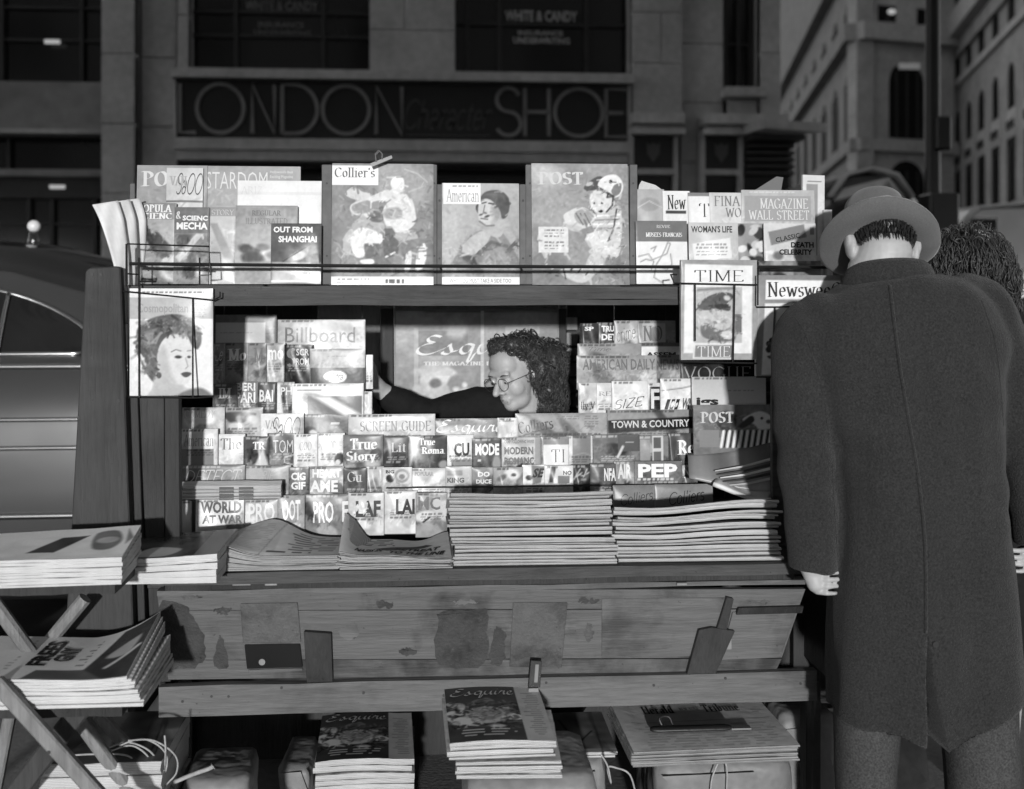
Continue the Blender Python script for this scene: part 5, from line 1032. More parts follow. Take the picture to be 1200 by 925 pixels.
# stepped rack boards that carry the tiers
for k, py in (('A', 628), ('B', 602), ('C', 570), ('D', 544)):
    plank_x('rack_step', HWOOD, xat(211, YR[k]), xat(905, YR[k]), YR[k]-.008, YR[k]+.02, zat(py, 560, YR[k])-.05, zat(py+3, 560, YR[k])-.035, seed=int(py))
for k, py, a_, b_ in (('E', 503, 245, 438), ('F', 462, 245, 438), ('G', 431, 245, 430), ('P', 428, 676, 905), ('Q', 444, 676, 905), ('S', 458, 676, 905), ('U', 500, 676, 905)):
    plank_x('rack_step', HWOOD, xat(a_, YR[k]), xat(b_, YR[k]), YR[k]-.006, YR[k]+.019, zat(py, 560, YR[k])-.05, zat(py+3, 560, YR[k])-.035, seed=int(py))
px_box('price_rail', HWOOD, 452, 567, 815, 573, .302, .005)
# ------------------------------------------------------------------ stacks: every copy is its own thing
ORD = ['first', 'second', 'third', 'fourth', 'fifth', 'sixth', 'seventh', 'eighth', 'ninth', 'tenth', 'eleventh', 'twelfth', 'thirteenth', 'fourteenth']
def stack(name, cat, group, rest_label, top_label, x0, x1, y0, y1, z0, n, ztop, mat=None, art=None, texts=(), jit=.004, gap=.16, nu=14, nv=4, seed=1, ang=0.0, fold=.5, cmat=None, q=.3, cover_v=None, k0=0, pile=None, slip=(0, 0)):
    """n copies between z0 and the surface ztop(u, v); u runs left to right, v front to back"""
    r = random.Random(seed); W = x1-x0; Dp = y1-y0; mat = mat or PAGES; res = None
    ca, sa = math.cos(R(ang)), math.sin(R(ang))
    wt = [r.uniform(.6, 1.45) for _ in range(n)]; cum = [n*sum(wt[:i])/sum(wt) for i in range(n+1)]
    for k in range(n):
        jx, jy, ja = r.uniform(-jit, jit)+slip[0]*k/n, r.uniform(-jit, jit)*.7+slip[1]*k/n, r.uniform(-.012, .012)*jit/.004
        th = 1-gap*r.uniform(.7, 1.3); ph = r.uniform(0, 6.28); wob = r.uniform(.0, .0010)
        def pos(u, v, f, d=0.0, k=k, jx=jx, jy=jy, ja=ja, ph=ph, wob=wob):
            zt = ztop(u, v); z = z0+(zt-z0)*(cum[k]+(cum[k+1]-cum[k])*f)/n+(wob*(math.sin(6*u+ph)+.6*math.sin(15*u+2*ph)) if 0 < k else 0)
            a = u*W+jx-ja*(v*Dp); b = v*Dp+jy+ja*(u*W)
            return Vector((x0+a*ca-b*sa, y0+a*sa+b*ca, z+d))
        O = pos(.5, .5, 0); m = MB(); sg_ = [i/nu for i in range(nu+1)]
        prof = [(0, 0, 0), (0, th*.5, -1), (0, th, 0)]+[(j/nv, th, 0) for j in range(1, nv+1)]+[(j/nv, 0, 0) for j in range(nv, 0, -1)]
        tt = (ztop(.5, 0)-z0)/n
        rings = []
        for u in sg_:
            rings.append([pos(u, v, f)+Vector((0, e*tt*fold, 0)) for v, f, e in prof])
        m.loft(rings)
        o = m.build(name, mat, None, O, smooth=False, fixn=True)
        last = k == n-1
        tag(o, top_label if last and top_label else rest_label+(', uppermost' if last else ', %s from top' % ORD[n-1-k]), cat, group)
        if cover_v is not None and not last:
            pass
        if last:
            res = o
            def fn(px, py, d=0.0, O=O, pos=pos, th=th): return pos(px/(100*W), 1-py/(100*Dp), th, .0012+d)-O
            if art is not None or texts:
                ra = Ras((0, 0, 100*W, 100*Dp), q, 190)
                if art: art(ra, 100*W, 100*Dp)
                P = np.array([[tuple(fn(ra.X[j, i], ra.Y[j, i])) for i in range(ra.nx)] for j in range(ra.ny)])
                grid_obj('cover', P, np.minimum(.72, LINV(ra.A)*2.1), cmat or PRINT, o)
                if texts: print_text(o, [(s, a*W*100, b*Dp*100, c*W*100, d*Dp*100, v, f, ro, sh) for s, a, b, c, d, v, f, ro, sh in texts], fn, cmat or PRINT, lift=.0006)
    return res
NP = dict(name='newspaper', cat='newspaper')
MG = dict(name='magazine', cat='magazine')
zc = ZC+.002
# tall pair of bundles in the middle of the counter
xa, xb = xat(531, .02), xat(722, .02)
zl = zat(628, 620, .02); zu = zat(576, 620, .02)
stack(group='lower bundle of the tall middle stack', rest_label='folded magazine in the lower bundle of the tall middle counter stack', top_label=None, x0=xa, x1=xb, y0=.02, y1=.22, z0=zc, n=9, ztop=lambda u, v: zl-.004*u-.028*v, jit=.005, seed=5, gap=.24, fold=.7, **MG)
xa, xb = xat(526, .02), xat(716, .02)
def art_back(a, W, D_): a.grad(150, 170); a.random(8, 90, 200, 8)
stack(group='upper bundle of the tall middle stack', rest_label='folded magazine in the upper bundle of the tall middle counter stack', top_label='topmost magazine of the tall middle counter stack', x0=xa, x1=xb, y0=.02, y1=.22, z0=zl+.001, n=12, ztop=lambda u, v: zu-.003*math.sin(3*u)-.07*v, jit=.005, seed=6, gap=.24, fold=.7, art=art_back, **MG)
# looser stack at the right end
xa, xb = xat(722, .04), xat(914, .04); zr_ = zat(592, 815, .04)
stack(group='loose stack at the right end of the counter', rest_label='bent magazine in the loose stack at the right end of the counter', top_label='topmost bent magazine of the loose right-hand counter stack', x0=xa, x1=xb, y0=.04, y1=.24, z0=zc, n=14, ztop=lambda u, v: zr_+.012*u-.006*math.sin(6*u)-.055*v, jit=.011, seed=9, gap=.3, fold=.5, art=art_back, slip=(-.004, .0), **MG)
mag('weekly with a tilted underlined name standing behind the loose right-hand stack', (719, 569, 772, 604), .265, art_plain(120, 128), [T('Colliers', 727, 577, 766, 590, 40, 'pen', 10)], tilt=8)
mag('weekly with a slanting dark name, right one of the two behind the loose stack', (768, 568, 836, 600), .258, art_plain(126, 134), [T('Colliers', 784, 575, 826, 590, 34, 'pen', 8)], tilt=8)
m = MB()   # two papers flopped over at the right end
def sheet(label, pts, Y, v, th=.006, art=None, nm='magazine', cat_='magazine'):
    a, b, c, d = [at(*p) for p in pts]; O = a; nx, ny = 14, 8; P = []; C_ = []
    for j in range(ny):
        t = j/(ny-1); rr = []; cc = []
        for i in range(nx):
            s = i/(nx-1); p = (a*(1-s)+b*s)*(1-t)+(d*(1-s)+c*s)*t; p = p+Vector((0, 0, -.012*math.sin(math.pi*s)*(1-t)+.004*math.sin(5*s+3*t))); rr.append(tuple(p-O)); cc.append(lin(v+18*math.sin(9*s+4*t*s)-10*t))
        P.append(rr); C_.append(cc)
    mm = MB(); mm.v = [p for r_ in P for p in r_]; mm.c = [c_ for r_ in C_ for c_ in r_]; mm.f = [(j*nx+i, j*nx+i+1, (j+1)*nx+i+1, (j+1)*nx+i) for j in range(ny-1) for i in range(nx-1)]
    o = mm.build(nm, PRINT, None, (0, 0, 0), smooth=True); o.location = O; q_ = o.modifiers.new('s', 'SOLIDIFY'); q_.thickness = th; q_.offset = -1
    return tag(o, label, cat_)
o = sheet('magazine flopped over the right end of the tiers, its pages fanned', [(808, 560, .24), (905, 573, .2), (905, 518, .30), (806, 532, .30)], .2, 118)
for i, (v, y_) in enumerate(((176, 0), (60, 5), (196, 9), (50, 14), (160, 19))):
    a, b = at(838+i*3, 552+y_*.9, .232-.004*i), at(904, 538+y_*1.2, .232-.004*i); m = MB(); m.tube([a, (a+b)/2+Vector((0, 0, -.004)), b], [.0015, .003, .004], 6); q_ = m.build('page_edge', M('page_tone_%d' % v, lin(v), .7), o)
sheet('pale folded magazine sliding down onto the loose right-hand stack', [(836, 566, .20), (903, 583, .15), (905, 576, .22), (842, 560, .26)], .2, 196, .01)
# newspapers left of the middle
xa, xb = xat(258, .015), xat(397, .015)
def zn1(u, v): return zat(651, 330, .015)+(.016*max(0, 1-abs(u-.0)/.35)*(1-v)+(.048*math.exp(-((u-.30)/.26)**2)-.010)*v+.012*math.exp(-(u/.16)**2))
def art_news(a, W, D_):
    a.grad(150, 162); a.poly([(1, D_*.98), (W*.42, D_*.9), (W*.42, 0), (0, 0)], 142, .5); a.dashes(W*.05, D_*.12, W*.36, D_*.9, 16, 110, 3, .55); a.line([(W*.43, 0), (W*.3, D_)], .25, 110, .3)
    a.dashes(W*.5, D_*.1, W*.95, D_*.85, 8, 84, 6, .8, .5); a.dashes(W*.35, D_*.86, W*.8, D_*.94, 1, 60, 9, .9, .6); a.noise(6, 2, 3)
stack(group='newspapers piled left of the middle on the counter', rest_label='newspaper in the humped pile of small print on the counter', top_label='topmost small-print newspaper, humped at its left, on the counter', x0=xa, x1=xb, y0=.012, y1=.255, z0=zc, n=13, ztop=zn1, mat=NEWSP, jit=.006, seed=12, gap=.14, art=art_news, cmat=MATT, nv=8, nu=20, fold=.3, **NP)
xa, xb = xat(397, .01), xat(529, .01)
def zn2(u, v): return zat(652, 460, .01)+.004*math.sin(5*u)+v*(0.062*math.exp(-(u/.13)**2)+.025*math.exp(-((u-1)/.18)**2)-.018)+.012*math.exp(-(u/.1)**2)
def art_head(a, W, D_):
    a.grad(150, 158); a.dashes(W*.04, D_*.06, W*.5, D_*.5, 5, 60, 2, .8, .6); a.poly([(W*.3, D_*.66), (W*.78, D_*.35), (W*.84, D_*.45), (W*.42, D_*.78)], 44, .4); a.noise(6, 2, 5)
stack(group='newspapers piled beside the tall middle stack', rest_label='newspaper in the curled pile with big headlines on the counter', top_label='topmost big-headline newspaper with a corner curled up, beside the tall stack', x0=xa, x1=xb, y0=.008, y1=.255, z0=zc, n=12, ztop=zn2, mat=NEWSP, jit=.007, seed=15, gap=.16, art=art_head, cmat=MATT, nv=8, nu=20, fold=.3,
      texts=[('NAZIS IN', .14, .72, .38, .86, 40, 'black', 0, .2), ('RETREAT', .5, .6, .9, .74, 36, 'black', 0, .2), ('TO THE LINE', .44, .8, .94, .95, 36, 'black', 0, .2)], **NP)
# the flat sheaf lying on the bottom tier at the left
xa, xb = xat(209, .255), xat(329, .255)
sh_ = stack(group='thin sheaf at the left end of the bottom tier', rest_label='thin comic in the flat sheaf at the left of the bottom tier', top_label='topmost thin comic of the flat sheaf above the war magazine', x0=xa, x1=xb, y0=.255, y1=.278, z0=zat(585, 270, .255), n=4, ztop=lambda u, v: zat(569, 270, .255)+.01*v, jit=.001, seed=3, gap=.2, **MG)
for i in range(4):
    for s in range(2):
        p, q = at(257+s*23, 571+i*4, 0.252), at(274+s*23, 574+i*4, .252); m = MB(); m.box(p.x, .2505, q.z, q.x, .2525, p.z); m.build('edge_print', BLACKP, sh_)
# pile at the far left on the trestle, and the thick pile beside it
xa, xb = xat(-40, -.29), xat(140, -.29); z1_ = zat(657, 70, -.29); z0_ = zat(689, 70, -.29)
def art_far(a, W, D_):
    a.grad(178, 164); a.poly([(W*.34, D_*.8), (W*.5, D_*.3), (W*.68, D_*.25), (W*.52, D_*.8)], 50, .5); a.blob([(W*.72, D_*.2), (W*.86, D_*.15), (W*.93, D_*.5), (W*.88, D_*.75), (W*.76, D_*.7)], 84, .8); a.poly([(W*.93, D_*.1), (W, D_*.4), (W*.97, D_*.6)], 100, .6); a.ell(W*.83, D_*.45, 2.4, 2.2, 130, 0, .8); a.noise(10, 3, 2)
stack(group='pile at the far left edge', rest_label='magazine in the thick pile at the far left edge of the picture', top_label='topmost magazine at the far left edge, dark shapes on a pale cover', x0=xa, x1=xb, y0=-.29, y1=-.08, z0=z0_, n=9, ztop=lambda u, v: z1_+.012*v+.012*u*v, jit=.002, seed=21, gap=.06, art=art_far, fold=.05, ang=4, **MG)
xa, xb = xat(127, -.1), xat(254, -.1); zt2 = zat(655, 190, -.1)
def art_dark(a, W, D_):
    a.grad(60, 70); a.random(5, 40, 120, 8); a.blob([(W*.2, D_*.9), (W*.3, D_*.6), (W*.6, D_*.7), (W*.5, D_*.95)], 150, .8); a.rect(W*.78, 0, W, D_, 96)
stack(group='thick pile at the left end of the counter', rest_label='thick magazine in the pile at the left end of the counter', top_label='topmost dark-covered magazine of the pile at the left counter end', x0=xa, x1=xb, y0=-.1, y1=.15, z0=ZC+.003, n=5, ztop=lambda u, v: zt2+.012*u*u+.004*v, jit=.004, seed=23, gap=.08, art=art_dark, fold=.1, **MG)
mag_top = None
# trestle carrying the far left pile
tr = empty('trestle_table', (xat(40, -.2), -.15, 0), 'low folding wooden trestle under the far left pile of magazines', 'table')
zb = z0_-.002
plank_x('table_top', BWOOD, xat(-60, -.3), xat(128, -.3), -.26, .03, zb-.02, zb, tr, seed=31)
for (xA, xB, Y) in ((-10, 42, -.12), (100, 40, -.02)):
    a = at(xA, 691, Y); b = at(xB, 765, Y); d = (b-a)/(a.z-b.z); e = a+d*(a.z-.0); m = MB(); m.tube([a+Vector((0, 0, -.02)), e], [.016, .016], 10); m.build('leg', LWOOD, tr)
# folding stool with the curled pile
st = empty('folding_stool', (xat(70, -.2), -.15, 0), 'wooden folding stool with crossed legs under the curled news magazine pile', 'stool')
zs = zat(826, 80, -.28)-.004
plank_x('seat', BWOOD, xat(-20, -.28), xat(140, -.28), -.26, -.02, zs-.03, zs, st, seed=33)
def leg(xA, yA, xB, yB, Y, mat, w_=.018):
    a = at(xA, yA, Y); b = at(xB, yB, Y); d = (b-a)/(a.z-b.z); e = a+d*a.z; m = MB(); dr = (e-a).normalized(); sd_ = Vector((dr.z, 0, -dr.x))*w_; dp = Vector((0, .022, 0))
    m.loft([[p-sd_, p+sd_, p+sd_+dp, p-sd_+dp] for p in (a, e)]); return m.build('leg', mat, st, bevel=.004, fixn=True)
la = leg(-8, 800, 105, 925, -.33, LWOOD, .0155); m = MB(); p = at(57, 882, -.331); m.tube([p, p+Vector((0, .02, 0))], .004, 8); m.build('rivet', NAIL, la)
leg(98, 826, 22, 925, -.24, DWOOD, .022); leg(112, 838, 150, 880, -.04, LWOOD, .013); leg(10, 838, 2, 880, -.04, LWOOD, .013)
xa, xb = xat(-50, -.3), xat(170, -.3); zt3 = zat(792, 90, -.3)
def zcurl(u, v): return zt3+.002-.014*u+v*(.004+.055*max(0, (u-.6)/.4)**1.5)+.010*max(0, (u-.7)/.3)**2
def art_frees(a, W, D_):
    a.grad(196, 206); a.poly([(W*.42, D_), (W*.46, D_*.8), (W*.9, D_*.8), (W*.86, D_)], 70, .5); a.poly([(W*.72, D_*.8), (W*.8, D_*.05), (W, 0), (W, D_), (W*.86, D_)], 44, .6); a.blob([(W*.8, D_*.6), (W*.86, D_*.4), (W*.95, D_*.3), (W*.92, D_*.6)], 128, .8); a.line([(W*.84, D_*.8), (W*.97, D_*.5)], 1, 150, .6)
    a.dashes(W*.26, D_*.1, W*.3, D_*.9, 12, 90, 2, .6); a.dashes(W*.64, D_*.15, W*.7, D_*.75, 9, 70, 4, .7); a.noise(6, 2, 3)
stack(group='curled pile on the folding stool', rest_label='news magazine in the curled pile on the folding stool', top_label='topmost news magazine with its dark corner curled up, on the folding stool', x0=xa, x1=xb, y0=-.3, y1=-.03, z0=zs+.003, n=9, ztop=zcurl, jit=.005, seed=37, gap=.12, art=art_frees, nv=8, nu=22, fold=.1, slip=(-.035, 0),
      texts=[('FREES', .22, .345, .64, .50, 30, 'black', 90, 0), ('GNY', .43, .37, .67, .525, 30, 'black', 90, 0)], **MG)
# ------------------------------------------------------------------ goods on the ground below the counter
ESQART = None
def art_esq(a, W, D_):
    a.A[:] = 44; a.rect(0, 0, W*.74, D_*.24, 40); r = np.random.RandomState(3)
    for i in range(26): a.ell(r.rand()*W*.74, D_*(.28+.5*r.rand()), 1+r.rand()*2.2, .8+r.rand()*1.6, (150, 60, 176, 90, 196)[i % 5], r.rand()*180, .5)
    a.ell(W*.38, D_*.55, W*.2, D_*.16, 150, 0, .6); a.ell(W*.38, D_*.53, W*.17, D_*.12, 110, 0, .6); a.strokes(W*.02, D_*.28, W*.72, D_*.78, 260, 6, 60, 1.3); a.dashes(W*.1, D_*.8, W*.66, D_*.94, 3, 170, 2, .8, .5); a.rect(W*.74, 0, W, D_, 150); a.dashes(W*.77, D_*.12, W*.96, D_*.92, 22, 96, 5, .6); a.noise(6, 2, 4)
for (xl, xr, Y, yf, yb_, n, sd0, lab, pt_) in ((367, 483, .33, 890, 985, 13, 41, 'left pile of the script-titled magazine below the counter', 'left'), (525, 650, -.25, 869, 890, 4, 43, 'right pile of the script-titled magazine below the counter', 'right')):
    xa, xb = xat(xl, Y), xat(xr, Y); zt = zat(yf, (xl+xr)/2, Y); z0s = max(.004, zat(yb_, (xl+xr)/2, Y))
    stack(group=lab, rest_label='copy in the '+lab, top_label='topmost script-titled magazine with a pale side strip, %s pile below the counter' % pt_, x0=xa, x1=xb, y0=Y, y1=Y+.33, z0=z0s, n=n, ztop=lambda u, v, zt=zt: zt+.004*math.sin(4*u), jit=.007, seed=sd0, gap=.2, art=art_esq, fold=.4, texts=[('e', .05, .03, .72, .24, 206, 'esq', 0, 0)], ang=1.5, **MG)
xa, xb = xat(535, -.24), xat(658, -.24)
z0s = zat(911, 600, -.24)
stack(group='lower half of the right script-titled pile', rest_label='shifted copy low in the right script-titled pile below the counter', top_label=None, x0=xa, x1=xb, y0=-.24, y1=.06, z0=z0s, n=4, ztop=lambda u, v: zat(891, 600, -.24), jit=.006, seed=47, gap=.22, ang=-2, **MG)
# price tag clip on the right pile
pc = empty('tag_clip', at(625, 806, .06), 'black tag clip standing on the right script-titled pile', 'clip')
m = MB(); m.prism([at(619, 806, .06), at(633, 806, .06), at(635, 775, .06), at(622, 774, .06)], (0, .004, 0)); c_ = m.build('tag_plate', BLACKP, pc, bevel=.001, fixn=True)
m = MB(); m.prism([at(626, 800, .059), at(630, 800, .059), at(631.5, 779, .059), at(627.5, 779, .059)], (0, .0008, 0)); m.build('tag_stripe', STEEL, c_, fixn=True)
m = MB(); p = at(625, 808, .06); m.box(p.x-.012, .055, p.z-.03, p.x+.012, .072, p.z+.004); m.build('clip_jaw', STEEL, pc)
# wrapped parcels
KRAFT = M('kraft_wrapping', .16, .55, .35, noise=(6, .25), noise2=(40, .15), bump=(7, 1.0, .03))
def parcel(label, x0, x1, y0, y1, z1, seed, ang=0, group='wrapped parcels below the counter', z0=.0):
    bm = bmesh.new(); bmesh.ops.create_cube(bm, size=1); bmesh.ops.subdivide_edges(bm, edges=bm.edges[:], cuts=9, use_grid_fill=True)
    W, D_, Hh = x1-x0, y1-y0, z1-z0
    for v in bm.verts:
        c = v.co.copy(); p = Vector((c.x*W, c.y*D_, (c.z+.5)*Hh)); n = mnoise.noise_vector(p*9+Vector((seed, 0, 0)))*.010+mnoise.noise_vector(p*24+Vector((0, seed, 0)))*.004
        edge = (abs(c.x) > .49)+(abs(c.y) > .49)+(abs(c.z) > .49)
        p -= Vector((c.x, c.y, c.z))*(.012*max(0, edge-1)); v.co = p+n*(.3 if c.z > .49 else 1)
    me = bpy.data.meshes.new('parcel'); bm.to_mesh(me); bm.free(); me.materials.append(KRAFT)
    me.polygons.foreach_set('use_smooth', [True]*len(me.polygons))
    o = bpy.data.objects.new('parcel', me); COL.objects.link(o); o.location = ((x0+x1)/2, (y0+y1)/2, z0+.006); o.rotation_euler.z = R(ang); tag(o, label, 'parcel', group)
    f = MB(); zt = Hh+.002; f.prism([Vector((-W*.46, -D_*.505-.008, zt*.9)), Vector((W*.2, -D_*.505-.009, zt*.92)), Vector((W*.46, -D_*.505-.008, zt*.45)), Vector((W*.1, -D_*.505-.012, zt*.3))], (0, .003, 0)); f.build('folded_flap', KRAFT, None, (0, 0, 0), fixn=True).parent = o
    return o
TW = M('pale_twine', .3, .9, .1, noise=(60, .3), bump=(200, .5))
def twine(label, pts, r=.0028, cat='twine', group=None, n=6):
    O = Vector(pts[0]); m = MB(); m.tube(catmull(pts, n), r, 6); return tag(m.build('twine', TW, None, O, smooth=True), label, cat, group)
parcel('kraft parcel under the right script-titled pile', xat(545, -.24), xat(700, -.24), -.24, .04, zat(912, 600, -.24)-.008, 3)
parcel('broad kraft parcel under the folded broadsheets', xat(770, .02), xat(932, .02), .02, .34, zat(893, 850, .02)-.006, 5, -1)
parcel('kraft parcel standing behind the man’s coat hem', xat(922, .26), xat(1090, .26), .26, .56, zat(853, 1000, .26), 8, 3)
def art_map(a, W, D_): a.A[:] = 76; a.random(9, 50, 110, 7); a.line([(W*.2, D_*.2), (W*.4, D_*.8), (W*.7, D_*.5)], .5, 40, .4); a.rect(0, D_*.92, W, D_, 120)
stack(group='dark magazine on the parcel', rest_label='pale underside copy beneath the dark magazine on the parcel', top_label='dark magazine lying on the parcel right of the script-titled pile', x0=xat(650, .02), x1=xat(722, .02), y0=.02, y1=.28, z0=zat(889, 680, .02), n=2, ztop=lambda u, v: zat(882, 680, .02), art=art_map, seed=51, **MG)
parcel('small kraft block under the dark magazine', xat(662, .04), xat(712, .04), .04, .26, zat(889, 680, .04)-.012, 11, group=None)
# folded broadsheets with the paperweight
xa, xb = xat(741, -.02), xat(938, -.02); zt5 = zat(878, 840, -.02); z05 = zat(897, 840, -.02)
def art_broad(a, W, D_): a.grad(150, 158); a.dashes(W*.1, D_*.5, W*.95, D_*.98, 9, 116, 4, .5); a.dashes(W*.86, D_*.2, W*.96, D_*.3, 2, 110, 3, .6); a.line([(W*.08, D_*.42), (W*.96, D_*.4)], .2, 90, .2); a.noise(6, 3, 2)
stack(group='folded broadsheets on the parcel', rest_label='folded broadsheet in the neat pile on the broad parcel', top_label='topmost folded broadsheet with blackletter heading under the black paperweight', x0=xa, x1=xb, y0=-.02, y1=.28, z0=z05, n=7, ztop=lambda u, v: zt5+.012*max(0, 1-u/.12)*v, mat=NEWSP, jit=.004, seed=53, gap=.2, art=art_broad, cmat=MATT, fold=.6, ang=2, texts=[('Herald', .18, .07, .40, .24, 40, 'fat', 0, 0), ('Tribune', .58, .07, .82, .24, 40, 'fat', 0, 0), ('NEW YORK', .43, .12, .56, .19, 70, 'serif', 0, 0)], **NP)
pw = empty('paperweight', at(810, 858, .09), 'long black iron bar used as a paperweight on the folded broadsheets', 'paperweight')
IRON = M('black_iron', .012, .5, .5, noise=(30, .4), bump=(60, .4))
za = zt5+.014; ya = .09
m = MB(); za = zt5+.0085; rings = [[(x, ya+w_*math.cos(6.283*k/14), za+.0065*s_*math.sin(6.283*k/14)) for k in range(14)] for x, w_, s_ in ((xat(762, ya), .006, .5), (xat(765, ya), .012, .9), (xat(770, ya), .0145, 1), (xat(848, ya), .0145, 1), (xat(854, ya), .012, .9), (xat(857, ya), .006, .5))]; m.loft(rings); m.build('bar', IRON, pw, smooth=True)
m = MB(); m.box(xat(857, ya), ya-.004, za-.006, xat(880, ya), ya+.018, za-.002); m.build('blade', STEEL, pw)
m = MB(); m.tube(catmull([(xat(778, ya), ya+.012, za), (xat(775, ya), ya+.02, za+.02), (xat(786, ya), ya+.022, za+.022), (xat(790, ya), ya+.012, za+.002)], 4), .0025, 6); m.build('loop', IRON, pw)
parcel('torn kraft box flap beside the man’s trouser leg', xat(915, .2), xat(985, .2), .22, .4, zat(845, 950, .2), 15, 2, None)
parcel('dark cardboard box at the foot of the left script-titled pile', xat(327, .46), xat(364, .46), .46, .7, zat(902, 345, .46), 17, 0, None)
twine('loop of pale twine hanging from the kraft parcel', [at(704, 884, -.1), at(712, 898, -.11), at(716, 918, -.11), at(712, 900, -.1), at(722, 900, -.1), at(738, 908, -.1), at(746, 935, -.09)], .0022)
twine('short twine end tied down the front of the broad parcel', [at(842, 893, -.005), at(838, 902, -.003), at(834, 914, -.003), at(832, 935, -.002)], .002); twine('second twine line on the broad parcel front', [at(850, 893, -.005), at(852, 905, -.003), at(851, 935, -.002)], .002)
# tied bundle bottom left
xa, xb = xat(48, -.12), xat(190, -.12)
def art_bd(a, W, D_): a.A[:] = 52; a.random(4, 30, 90, 6)
stack(group='tied bundle below the folding stool', rest_label='copy in the tied bundle below the folding stool', top_label='dark-covered top copy of the tied bundle below the folding stool', x0=xa, x1=xb, y0=-.12, y1=.16, z0=.03, n=14, ztop=lambda u, v: zat(892, 120, -.12)+.01*v, jit=.005, seed=61, gap=.14, art=art_bd, **MG)
rt_ = random.Random(4)
for k, (pts, lab) in enumerate((([(75, 886), (110, 884), (150, 886), (162, 905), (168, 935)], 'long twine strand laid over the tied bundle'), ([(128, 876), (150, 870), (175, 880), (188, 900), (190, 925)], 'looped twine strand beside the tied bundle, outermost'), ([(140, 874), (165, 866), (186, 874), (196, 890), (190, 915), (178, 925)], 'looped twine strand beside the tied bundle, upper'), ([(130, 880), (155, 874), (176, 890), (186, 920), (192, 935)], 'looped twine strand beside the tied bundle, inner'), ([(193, 862), (194, 880), (192, 905), (185, 930)], 'upright frayed twine end by the bundle'), ([(150, 868), (180, 868), (205, 885), (207, 905), (195, 920), (186, 935)], 'widest twine loop by the bundle'))):
    twine(lab, [at(x, y, -.14+.02*rt_.random()+.012*i) for i, (x, y) in enumerate(pts)], .0021, group=None)
m = MB(); m.tube(catmull([at(204, 917, -.05), at(225, 908, -.05), at(245, 901, -.05), at(250, 898, -.05)], 4), [.005]*12+[.009], 8); tag(m.build('rope_end', TW, None, at(204, 917, -.05), smooth=True), 'thick pale rope end with a knot, right of the tied bundle', 'rope')
parcel('crumpled wrapping paper heap at the bottom beside the tied bundle', xat(212, 0), xat(292, 0), -.02, .2, zat(915, 250, 0), 23, 4, None)
# supports so that the piles rest on something
for lab, a_, b_, Y, Yb, py in (('flat wooden box under the tied bundle', 44, 192, -.11, .15, None),):
    e = empty('wooden_box', (xat(118, Y), Y, 0), lab, 'box'); m = MB(); m.box(xat(a_, Y), Y, 0, xat(b_, Y), Yb, .028); m.build('box_body', DWOOD, e)
# ------------------------------------------------------------------ people
COAT = M('dark_wool_overcoat', .024, .95, .15, noise=(5, .12), noise2=(230, .6, 4), bump=(260, .9, .005), sheen=.08)
FELT = M('grey_felt_hat', .098, .9, .15, noise=(12, .08), noise2=(300, .15, 2), bump=(400, .25, .002), sheen=.2)
SKIN = M('skin', .34, .5, .35, noise=(18, .06), noise2=(90, .05), bump=(160, .2, .001))
HAIR = M('dark_hair', .014, .4, .5, noise=(40, .5), stretch=(1, 1, .15), bump=(220, .8, .002))
CURL = M('dark_curly_hair', .026, .48, .5, noise=(50, .45))
TWEED = M('grey_tweed_trousers', .046, .95, .15, noise=(6, .1), noise2=(220, .55, 2), bump=(300, .5, .002))
SWEAT = M('black_sweater', .009, .9, .2, noise=(60, .3), bump=(200, .5, .002))
SHIRT = M('white_shirt', .6, .8, .2)
SHOE = M('black_shoe_leather', .015, .35, .5)
EYEW = M('eye_white', .45, .25, .5); EYED = M('eye_dark', .015, .2, .5); LIP = M('lips', .16, .45, .4); SPEC = M('spectacle_wire', .06, .35, .5, metal=.6)
def frame_of(fwd, up):
    f = Vector(fwd).normalized(); y = -f; z = (Vector(up)-y*y.dot(Vector(up))).normalized(); x = y.cross(z)
    return Matrix((x, y, z)).transposed()
def head_prims(m, c, Rm, k=1.0, ears=True):
    L = lambda x, y, z: Vector(c)+Rm @ (Vector((x, y, z))*k)
    e = lambda p, r: m.ell(L(*p), [q*k for q in r], Rm, 20, 14)
    e((0, .018, .042), (.074, .092, .082)); e((0, -.03, -.02), (.06, .062, .09)); e((0, -.058, -.088), (.03, .03, .026)); e((0, -.03, -.075), (.05, .048, .042))
    for s in (-1, 1):
        e((s*.03, -.05, -.03), (.032, .034, .036)); e((s*.012, -.098, -.036), (.0095, .011, .008)); e((s*.032, -.078, .001), (.016, .014, .012))
        if ears: e((s*.074, .014, -.008), (.012, .024, .034)); e((s*.083, .02, .004), (.007, .018, .024))
    m.cap(L(0, -.092, .008), L(0, -.119, -.03), .0075*k, .0125*k); m.cap(L(-.036, -.083, .024), L(.036, -.083, .024), .012*k, .012*k); e((0, -.05, .05), (.055, .042, .05))
    m.cap(L(-.018, -.083, -.061), L(0, -.091, -.06), .006*k, .0075*k); m.cap(L(.018, -.083, -.061), L(0, -.091, -.06), .006*k, .0075*k); m.cap(L(-.013, -.084, -.072), L(.013, -.084, -.072), .0075*k, .0075*k)
    return L
def finger(m, pts, r=.0085): 
    for i in range(len(pts)-1): m.cap(pts[i], pts[i+1], r*(1-.1*i), r*(1-.1*(i+1)), 10)
